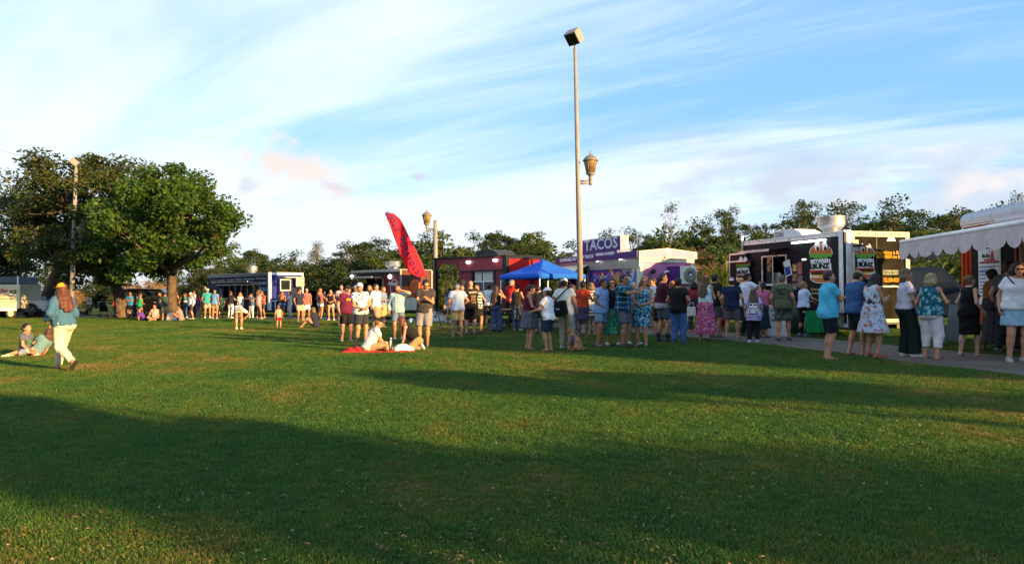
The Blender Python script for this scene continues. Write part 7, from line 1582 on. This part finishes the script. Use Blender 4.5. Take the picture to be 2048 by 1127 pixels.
P('blonde woman in black and white top and black skirt', 955, 667, 567, -30, 'cup', T_('tank', None, pat=pattern('stripe', (.6, .58, .55), (.05, .05, .05))), B_('skirt', (.014, .013, .014), len=.30, flare=.03), ('bun', BLD), 1, 1.0, None, SN((.05, .02, .02)), SK)
P('man in white printed shirt ordering at the red trailer', 979, 655, 565, -20, 'front', T_('tee', (.62, .66, .74)), B_('pants', (.02, .02, .03)), ('short', BLK), 0, 1.05, None, SN((.03, .03, .03)), TAN)
P('woman with very long brown hair, black top and wide jeans', 993, 665, 568, -25, 'eat', T_('tank', (.02, .018, .018), hem=.04), B_('wide', (.06, .085, .17)), ('long', BRN), 1, 1.05, None, SN((.02, .02, .02)), SK, extra=dict(hair=1.35))
P('man in red polo shirt under the blue tent', 1022, 652, 555, -75, 'phone', T_('polo', (.36, .012, .015), loose=.03), B_('pants', (.03, .03, .035)), ('short', GRY), 0, 1.15, None, SN((.04, .04, .04)), SK)
P('person in black top and jeans under the tent', 1037, 662, 566, -20, 'relax', T_('tank', (.02, .02, .022)), B_('pants', (.06, .10, .20)), ('pony', DBL), 1, 1.0, None, SN((.5, .45, .4)), SK)
P('woman in maroon tank top and grey flared skirt', 1059, 699, 564, -78, 'clasp', T_('tank', (.085, .012, .035), hem=.04), B_('skirt', (.095, .10, .135), len=.36, flare=.085, folds=13, amp=.06), ('pony', BLK), 1, 1.12, None, FL, SK, 2, hp=22)
a = P('child in white polo, white cap and rolled denim shorts', 1098, 702, 574, 55, 'front', T_('polo', (.74, .75, .79), loose=.03), B_('shorts', (.020, .040, .065), len=.86, loose=.028), ('short', BRN), 0, 1.02, ('cap', (.66, .68, .74)), ('flat', (.02, .025, .03)), SK, 0, .30)
P('person in black hidden behind the child in the white cap', 1078, 668, 568, -30, 'relax', T_('tee', (.015, .016, .02)), B_('shorts', (.03, .035, .05)), ('short', BLK), 0, 1.15, None, SN((.03, .03, .03)), TAN)
M54 = P('man in white cap, pale shirt and khaki trousers with a black bag', 1134, 698, 552, -28, 'down', T_('tee', (.56, .58, .56), loose=.03, hem=-.10), B_('pants', (.31, .265, .195), loose=.022), ('short', BLK), 0, 1.10, ('cap', (.72, .72, .72)), SN((.35, .27, .2)), TAN)
P('woman in orange red top and slate skirt with bare legs', 1166, 680, 558, -12, 'cup', T_('tee', (.42, .045, .016), hem=.03, sleeve=.3), B_('skirt', (.060, .055, .095), len=.34, flare=.012, waist=.12), ('short', BLK), 1, 1.02, None, ('flat', (.02, .02, .02)), (.15, .07, .045))
P('dark curly haired person between pale shirt and orange top', 1149, 672, 566, 5, 'relax', T_('tee', (.03, .03, .06)), B_('pants', (.06, .10, .22)), ('curly', BRN), 1, 1.0, None, SN((.5, .5, .5)), (.15, .07, .045))
P('woman in striped dress carrying a white bag', 1184, 671, 562, 35, 'cup', T_('tank', None, pat=pattern('stripe', (.03, .03, .035), (.55, .5, .48))), B_('skirt', None, pat=pattern('stripe', (.45, .42, .40), (.05, .05, .05)), len=.30), ('bob', DBL), 1, 1.0, None, FL, SK)
P('man in light blue shirt and sunglasses glancing back', 1203, 693, 553, -135, 'hip', T_('tee', (.20, .31, .54), loose=.032, hem=-.10), B_('shorts', (.15, .23, .36), len=.72), ('short', BLK), 0, 1.14, None, ('sneaker', (.10, .055, .03)), TAN, 1)
P('woman in dark jacket and long green patterned skirt', 1226, 691, 553, -165, 'down', T_('long', (.014, .017, .022), hem=-.02), B_('skirt', None, pat=pattern('floral', (.035, .20, .13), (.10, .38, .26), (.02, .12, .08)), len=.62, flare=.10), ('bob', BLK), 1, 1.08, None, SN((.55, .5, .45)), SK, 1)
P('man in blue plaid shirt and grey shorts pointing across', 1248, 694, 544, -125, 'point', T_('tee', None, pat=pattern('plaid', (.030, .12, .22), (.008, .018, .04), (.12, .34, .50)), loose=.032, hem=-.09, sleeve=.7), B_('shorts', (.085, .09, .11), len=.85), ('short', BLK), 0, 1.12, None, SN((.02, .02, .022)), TAN, 1)
P('grey haired woman in pale blue with white print capris', 1267, 690, 560, -25, 'clasp', T_('tee', (.30, .42, .58), hem=-.10), B_('capri', None, pat=pattern('floral', (.50, .56, .64), (.2, .3, .45), (.7, .7, .7)), len=1.3), ('short', GRY), 1, 1.10, None, SN((.6, .6, .6)), SK)
P('blonde woman in blue and white flowered dress and sunglasses', 1284, 693, 549, 160, 'clasp', None, B_('dress', None, pat=pattern('floral', (.012, .055, .15), (.03, .26, .38), (.42, .55, .52), (.10, .34, .40)), len=.42, flare=.045), ('bob', BLD), 1, 1.14, None, ('flat', (.05, .04, .04)), SK, 1)
P('young man in white shirt and black shorts beside the pink wall', 1308, 670, 552, 100, 'cup', T_('tee', (.62, .66, .74), hem=-.10, loose=.03), B_('shorts', (.014, .014, .016)), ('short', BRN), 0, .96, None, SN((.10, .10, .12)), SK)
a = P('child in black jersey with gold trim below the white shirt', 1318, 673, 575, 30, 'relax', T_('tank', (.013, .013, .015), hem=-.10), B_('shorts', (.012, .012, .014)), ('short', BLK), 0, 1.0, None, SN((.05, .05, .05)), TAN, 0, .4)
shirt_text(a, '10', .20, (.60, .60, .60), .14, -1)
P('man in maroon shirt, slate shorts and black boots', 1327, 684, 542, -65, 'clasp', T_('tee', None, pat=pattern('ombre', (.30, .32, .36), (.050, .010, .022), 1.08), loose=.03, hem=-.09), B_('shorts', (.065, .075, .10), len=.82), ('buzz', BRN), 0, 1.0, None, BOOT, SK, 1)
a = P('person in black lettered shirt behind the maroon shirt', 1343, 672, 558, 10, 'relax', T_('tee', (.02, .02, .025)), B_('shorts', (.03, .03, .04)), ('short', (.4, .12, .03)), 0, 1.05, None, SN((.6, .6, .6)), SK)
shirt_text(a, 'ROADS', .08, (.55, .55, .55), .36, -1)
P('heavy man in black shirt and blue jeans', 1356, 688, 552, -22, 'hip', T_('tee', (.011, .011, .012), loose=.036, hem=-.09), B_('pants', (.055, .125, .30), loose=.026), ('short', BLK), 0, 1.24, None, SN((.02, .04, .09)), TAN)
P('dark haired person in red and navy left of the flowered skirt', 1389, 664, 560, -10, 'relax', T_('tee', None, pat=pattern('ombre', (.016, .018, .04), (.20, .02, .02), 1.15)), B_('pants', (.03, .035, .06)), ('bob', BLK), 1, 1.05, None, SN((.3, .1, .05)), DKS)
P('woman in white tank top and long pink flowered skirt', 1411, 682, 546, -18, 'clasp', T_('tank', (.56, .62, .68), hem=.06), B_('skirt', None, pat=pattern('floral', (.42, .05, .17), (.55, .25, .30), (.10, .06, .30), (.60, .22, .05)), len=.74, flare=.11, waist=.14), ('long', (.13, .065, .03)), 1, 1.08, None, FL, SK)
P('man in black shirt, grey shorts and sunglasses in the queue', 1431, 676, 544, -60, 'down', T_('tee', (.012, .012, .013), loose=.03), B_('shorts', (.075, .075, .085)), ('short', BLK), 0, 1.02, None, SN((.05, .05, .055)), TAN, 1)
P('red clad child between black and navy shirts', 1447, 674, 604, -20, 'relax', T_('tee', (.40, .04, .08)), B_('shorts', (.35, .02, .02)), ('short', BRN), 0, 1.0, None, SN((.05, .05, .05)), TAN, 0, .7)
P('man in navy shirt, pink cap and grey shorts leaning', 1464, 678, 551, -15, 'lean', T_('tee', (.010, .020, .055), loose=.03), B_('shorts', (.105, .10, .12), len=.86, loose=.026), ('short', BRN), 0, 1.08, ('back', (.42, .17, .17), (.62, .52, .5)), FL, SK)
P('bearded man in white shirt at the burger window', 1496, 673, 542, -55, 'raise', T_('tee', (.58, .60, .70), loose=.032, hem=-.10), B_('pants', (.018, .02, .028)), ('short', BLK), 0, 1.15, None, SN((.03, .03, .03)), TAN)
OB = P('girl in lavender shirt with a printed square on the back', 1507, 685, 577, 0, 'down', T_('tee', (.42, .36, .66), loose=.05, hem=-.20), B_('pants', (.011, .011, .013), loose=.024), ('long', (.12, .065, .03)), 1, 1.05, None, SN((.42, .40, .66)), SK, 0, .3, extra=dict(hair=.75))
P('woman in pink top and dark skirt behind the lavender shirt', 1526, 676, 560, -20, 'raise', T_('tee', (.50, .13, .24), hem=.03), B_('skirt', (.015, .03, .055), len=.62, flare=.06), ('pony', BLK), 1, 1.05, None, SN((.03, .03, .03)), SK)
P('small child in red shirt between lavender and green shirts', 1542, 670, 592, -10, 'relax', T_('tee', (.38, .012, .012)), B_('shorts', (.02, .02, .02)), ('short', BLK), 0, 1.0, None, SN((.03, .03, .03)), DKS, 0, .6)
a = P('large bald man in olive shirt and camouflage shorts', 1567, 682, 545, 0, 'down', T_('tee', (.085, .095, .062), loose=.036, hem=-.10), B_('shorts', None, pat=pattern('camo', (.085, .09, .075), (.03, .035, .03), (.14, .14, .12)), len=.88, loose=.026), ('buzz', (.2, .12, .09)), 0, 1.22, None, SN((.02, .02, .025)), SK)
shirt_text(a, 'island', .13, (.03, .05, .02), .40, -1); shirt_text(a, 'life', .13, (.03, .05, .02), .30, -1)
P('woman in white shirt and black leggings at the green table', 1608, 674, 559, -50, 'front', T_('tee', (.50, .55, .76), hem=-.02), B_('leggings', (.014, .013, .016)), ('bun', BLD), 1, 1.08, None, SN((.04, .12, .26)), SK)
# right queue
P('man in cyan polo and navy shorts with folded arms', 1657, 719, 536, -72, 'crossed', T_('polo', (.07, .40, .62), loose=.036, hem=-.12), B_('shorts', (.009, .011, .022), len=.92), ('short', BRN), 0, 1.08, None, FL, SK)
P('man in tan cap and blue shirt behind the flowered dress', 1712, 711, 534, -62, 'phone', T_('tee', (.035, .09, .22), loose=.034, hem=-.08), B_('shorts', (.012, .014, .022), len=.92), ('short', BLK), 0, 1.08, ('cap', (.28, .17, .09)), FL, SK)
P('woman with very long black hair in pale flowered sundress', 1747, 715, 540, -50, 'phone', None, B_('dress', None, pat=pattern('floral', (.42, .50, .60), (.40, .10, .07), (.20, .30, .46), (.52, .50, .5)), len=.42, flare=.13, folds=11), ('long', BLK), 1, 1.10, None, ('wedge', (.30, .07, .03)), SK, extra=dict(hair=1.15))
P('woman in white shirt and wide dark green trousers', 1812, 714, 532, -62, 'clasp', T_('tee', (.52, .50, .60), hem=.02), B_('wide', (.013, .024, .020)), ('bob', DBL), 1, 1.06, None, SN((.6, .6, .6)), SK)
P('blonde woman in teal patterned top and white capris', 1860, 719, 542, -28, 'cup', T_('tank', None, pat=pattern('floral', (.010, .075, .11), (.16, .36, .42), (.02, .12, .18)), hem=-.05, loose=.03), B_('capri', (.62, .58, .62), loose=.024), ('bob', (.46, .34, .17)), 1, 1.24, None, FL, SK)
P('woman in sleeveless black dress with tied up hair', 1940, 713, 545, -30, 'relax', None, B_('dress', (.007, .007, .008), len=.46, flare=.02), ('bun', DBL), 1, 1.12, None, FL, PAL)
P('woman in brown orange top and long dark skirt under the awning', 1985, 703, 533, -68, 'clasp', T_('tee', None, pat=pattern('ombre', (.030, .022, .018), (.17, .065, .012), 1.20), loose=.03), B_('skirt', (.035, .032, .036), len=.74, flare=.06), ('bun', BRN), 1, 1.10, None, FL, DKS)
WB = P('woman in white shirt and pale blue skirt at the right edge', 2030, 724, 519, -160, 'down', T_('tee', (.62, .62, .66), loose=.045, hem=-.02, neck=.014), B_('skirt', (.24, .40, .52), len=.30, flare=.05), ('curly', BRN), 1, 1.22, None, SN((.30, .28, .28)), SK, 1, extra=dict(hair=.5))
P('person in grey behind the woman in the pale blue skirt', 2016, 706, 518, -20, 'relax', T_('tee', (.085, .085, .09)), B_('pants', (.02, .02, .022)), ('short', (.16, .08, .05)), 0, 1.15, None, SN((.03, .03, .03)), SK)
P('person in black cut by the right picture edge', 2066, 724, 528, 160, 'clasp', T_('tee', (.012, .012, .013), loose=.035), B_('pants', (.013, .013, .014)), ('short', GRY), 0, 1.15, ('cap', (.6, .6, .58)), SN((.03, .03, .03)), SK)

def carried():
    # printed square on the lavender shirt
    co = np.array([v.co for v in OB['shirt'].data.vertices]) / OB['u']; q = (co - OB['pel']) @ OB['T']; m = (np.abs(q[:, 0]) < .14) & (q[:, 2] > -.02) & (q[:, 2] < .36); y = -(-q[m, 1]).max() - .006; u = OB['u']
    def bp(nm, x0, x1, z0, z1, k, mat): 
        z = OB['pel'][2]; return bx(nm, mat, OB['shirt'], x0 * u, x1 * u, (y - .004 * k) * u, (y - .004 * k + .003) * u, (z + z0) * u, (z + z1) * u)
    bp('print_square', -.145, .145, .0, .37, 0, print_ink((.010, .012, .045))); bp('print_band', -.125, .125, .20, .345, 1, M_INKW); bp('print_mark', -.11, -.02, .27, .32, 2, M_INKK); bp('print_mark', .02, .11, .27, .32, 2, M_INKK)
    t = text('OBEY', .20 * u, M_INKW, OB['shirt'], (0, (y - .007) * u, (OB['pel'][2] + .095) * u), (1, 0, 0), (0, 0, 1), bold=.008, off=0, squeeze=.62)
    # black messenger bag with its strap
    o = Vector((M54['g'].x, M54['g'].y, 0)); r = empty('shoulder_bag', o, radians(M54['yaw']), 'black shoulder bag hanging on the back of the pale shirt', 'bag'); u = M54['u']; z = M54['pel'][2]; mb = MB().box(-.22, .20, -.09, .09, -.19, .17, bev=.04); mb.xform(Matrix.Translation(((-.06) * u, -.265 * u, (z + .06) * u)) @ Matrix.Rotation(radians(-12), 4, 'Y')); bb = mb.build('bag_body', cloth((.010, .010, .013)), r)
    bx('label_patch', print_ink((.35, .35, .38)), bb, -.10 * u, .0, -.362 * u, -.358 * u, (z + .02) * u, (z + .06) * u)
    MB().tube([Vector(p) * u for p in ((-.25, -.20, z + .16), (-.10, -.19, z + .34), (.06, -.13, z + .50), (.10, .0, z + .56), (.08, .12, z + .46), (-.10, .18, z + .26), (-.24, .08, z + .08), (-.27, -.14, z + .08))], .016, 6).build('strap', cloth((.012, .012, .014)), r)
    # dog lead
    h = world_of(M54, M54['wr']); e = gnd(1155, 703) + Vector((0, -.02, .34)); mid = (h + e) / 2 - Vector((0, 0, .22)); ld = MB().tube([h, h.lerp(mid, .5) - Vector((0, 0, .05)), mid, mid.lerp(e, .5) - Vector((0, 0, .03)), e], .010, 6).build('dog_lead', cloth((.012, .012, .014))); tag(ld, 'black dog lead running from the khaki trousers man to the brown dog', 'lead')
    # cross-body strap of the woman at the right edge
    u = WB['u']; z = WB['pel'][2]; o = Vector((WB['g'].x, WB['g'].y, 0)); r = empty('crossbody_bag', o, radians(WB['yaw']), 'black cross body bag worn over the white shirt at the right edge', 'bag')
    MB().tube([Vector(p) * u for p in ((.10, .0, z + .55), (.09, .13, z + .47), (0, .19, z + .34), (-.14, .19, z + .20), (-.26, .08, z + .04), (-.28, -.02, z - .0))], .013, 6).build('strap', cloth((.012, .012, .014)), r); MB().box(-.36 * u, -.25 * u, -.14 * u, .10 * u, (z - .17) * u, (z + .02) * u, bev=.02).build('bag_body', cloth((.012, .012, .014)), r)
    # white handbag of the striped dress, paper bag near the flowered skirt
    for lab, px, py, s in (('white handbag held by the woman in the striped dress', 1180, 608, 1.0), ('white paper bag held between heavy man and flowered skirt', 1383, 622, .9)):
        p = at(px, py, gnd(px, 676).y - .1); r = empty('handbag', p, 0, lab, 'bag'); MB().box(-.13 * s, .13 * s, -.05, .05, -.16 * s, .14 * s, bev=.02).build('bag_body', cloth((.66, .62, .58)), r); MB().tube([(-.08, 0, .13 * s), (-.05, 0, .28 * s), (.05, 0, .28 * s), (.08, 0, .13 * s)], .010, 6).build('handle', cloth((.66, .62, .58)), r)
    # cook in the burger window
    R = BZ; xs = R.x(1548); w = R.world(xs, .7); P('cook in red shirt inside the burger trailer window', 1548, 600, 500, 150, 'relax', T_('tee', (.36, .01, .015)), B_('pants', (.02, .02, .02)), ('short', BLK), 0, 1.1, None, SN((.03, .03, .03)), TAN, hgt=1.75)
    c = bpy.data.objects[[o.name for o in bpy.data.objects if o.get('label', '').startswith('cook in red')][0]]; c.location = (w.x, w.y, .45)
    # phone of the charcoal shirt man
carried()
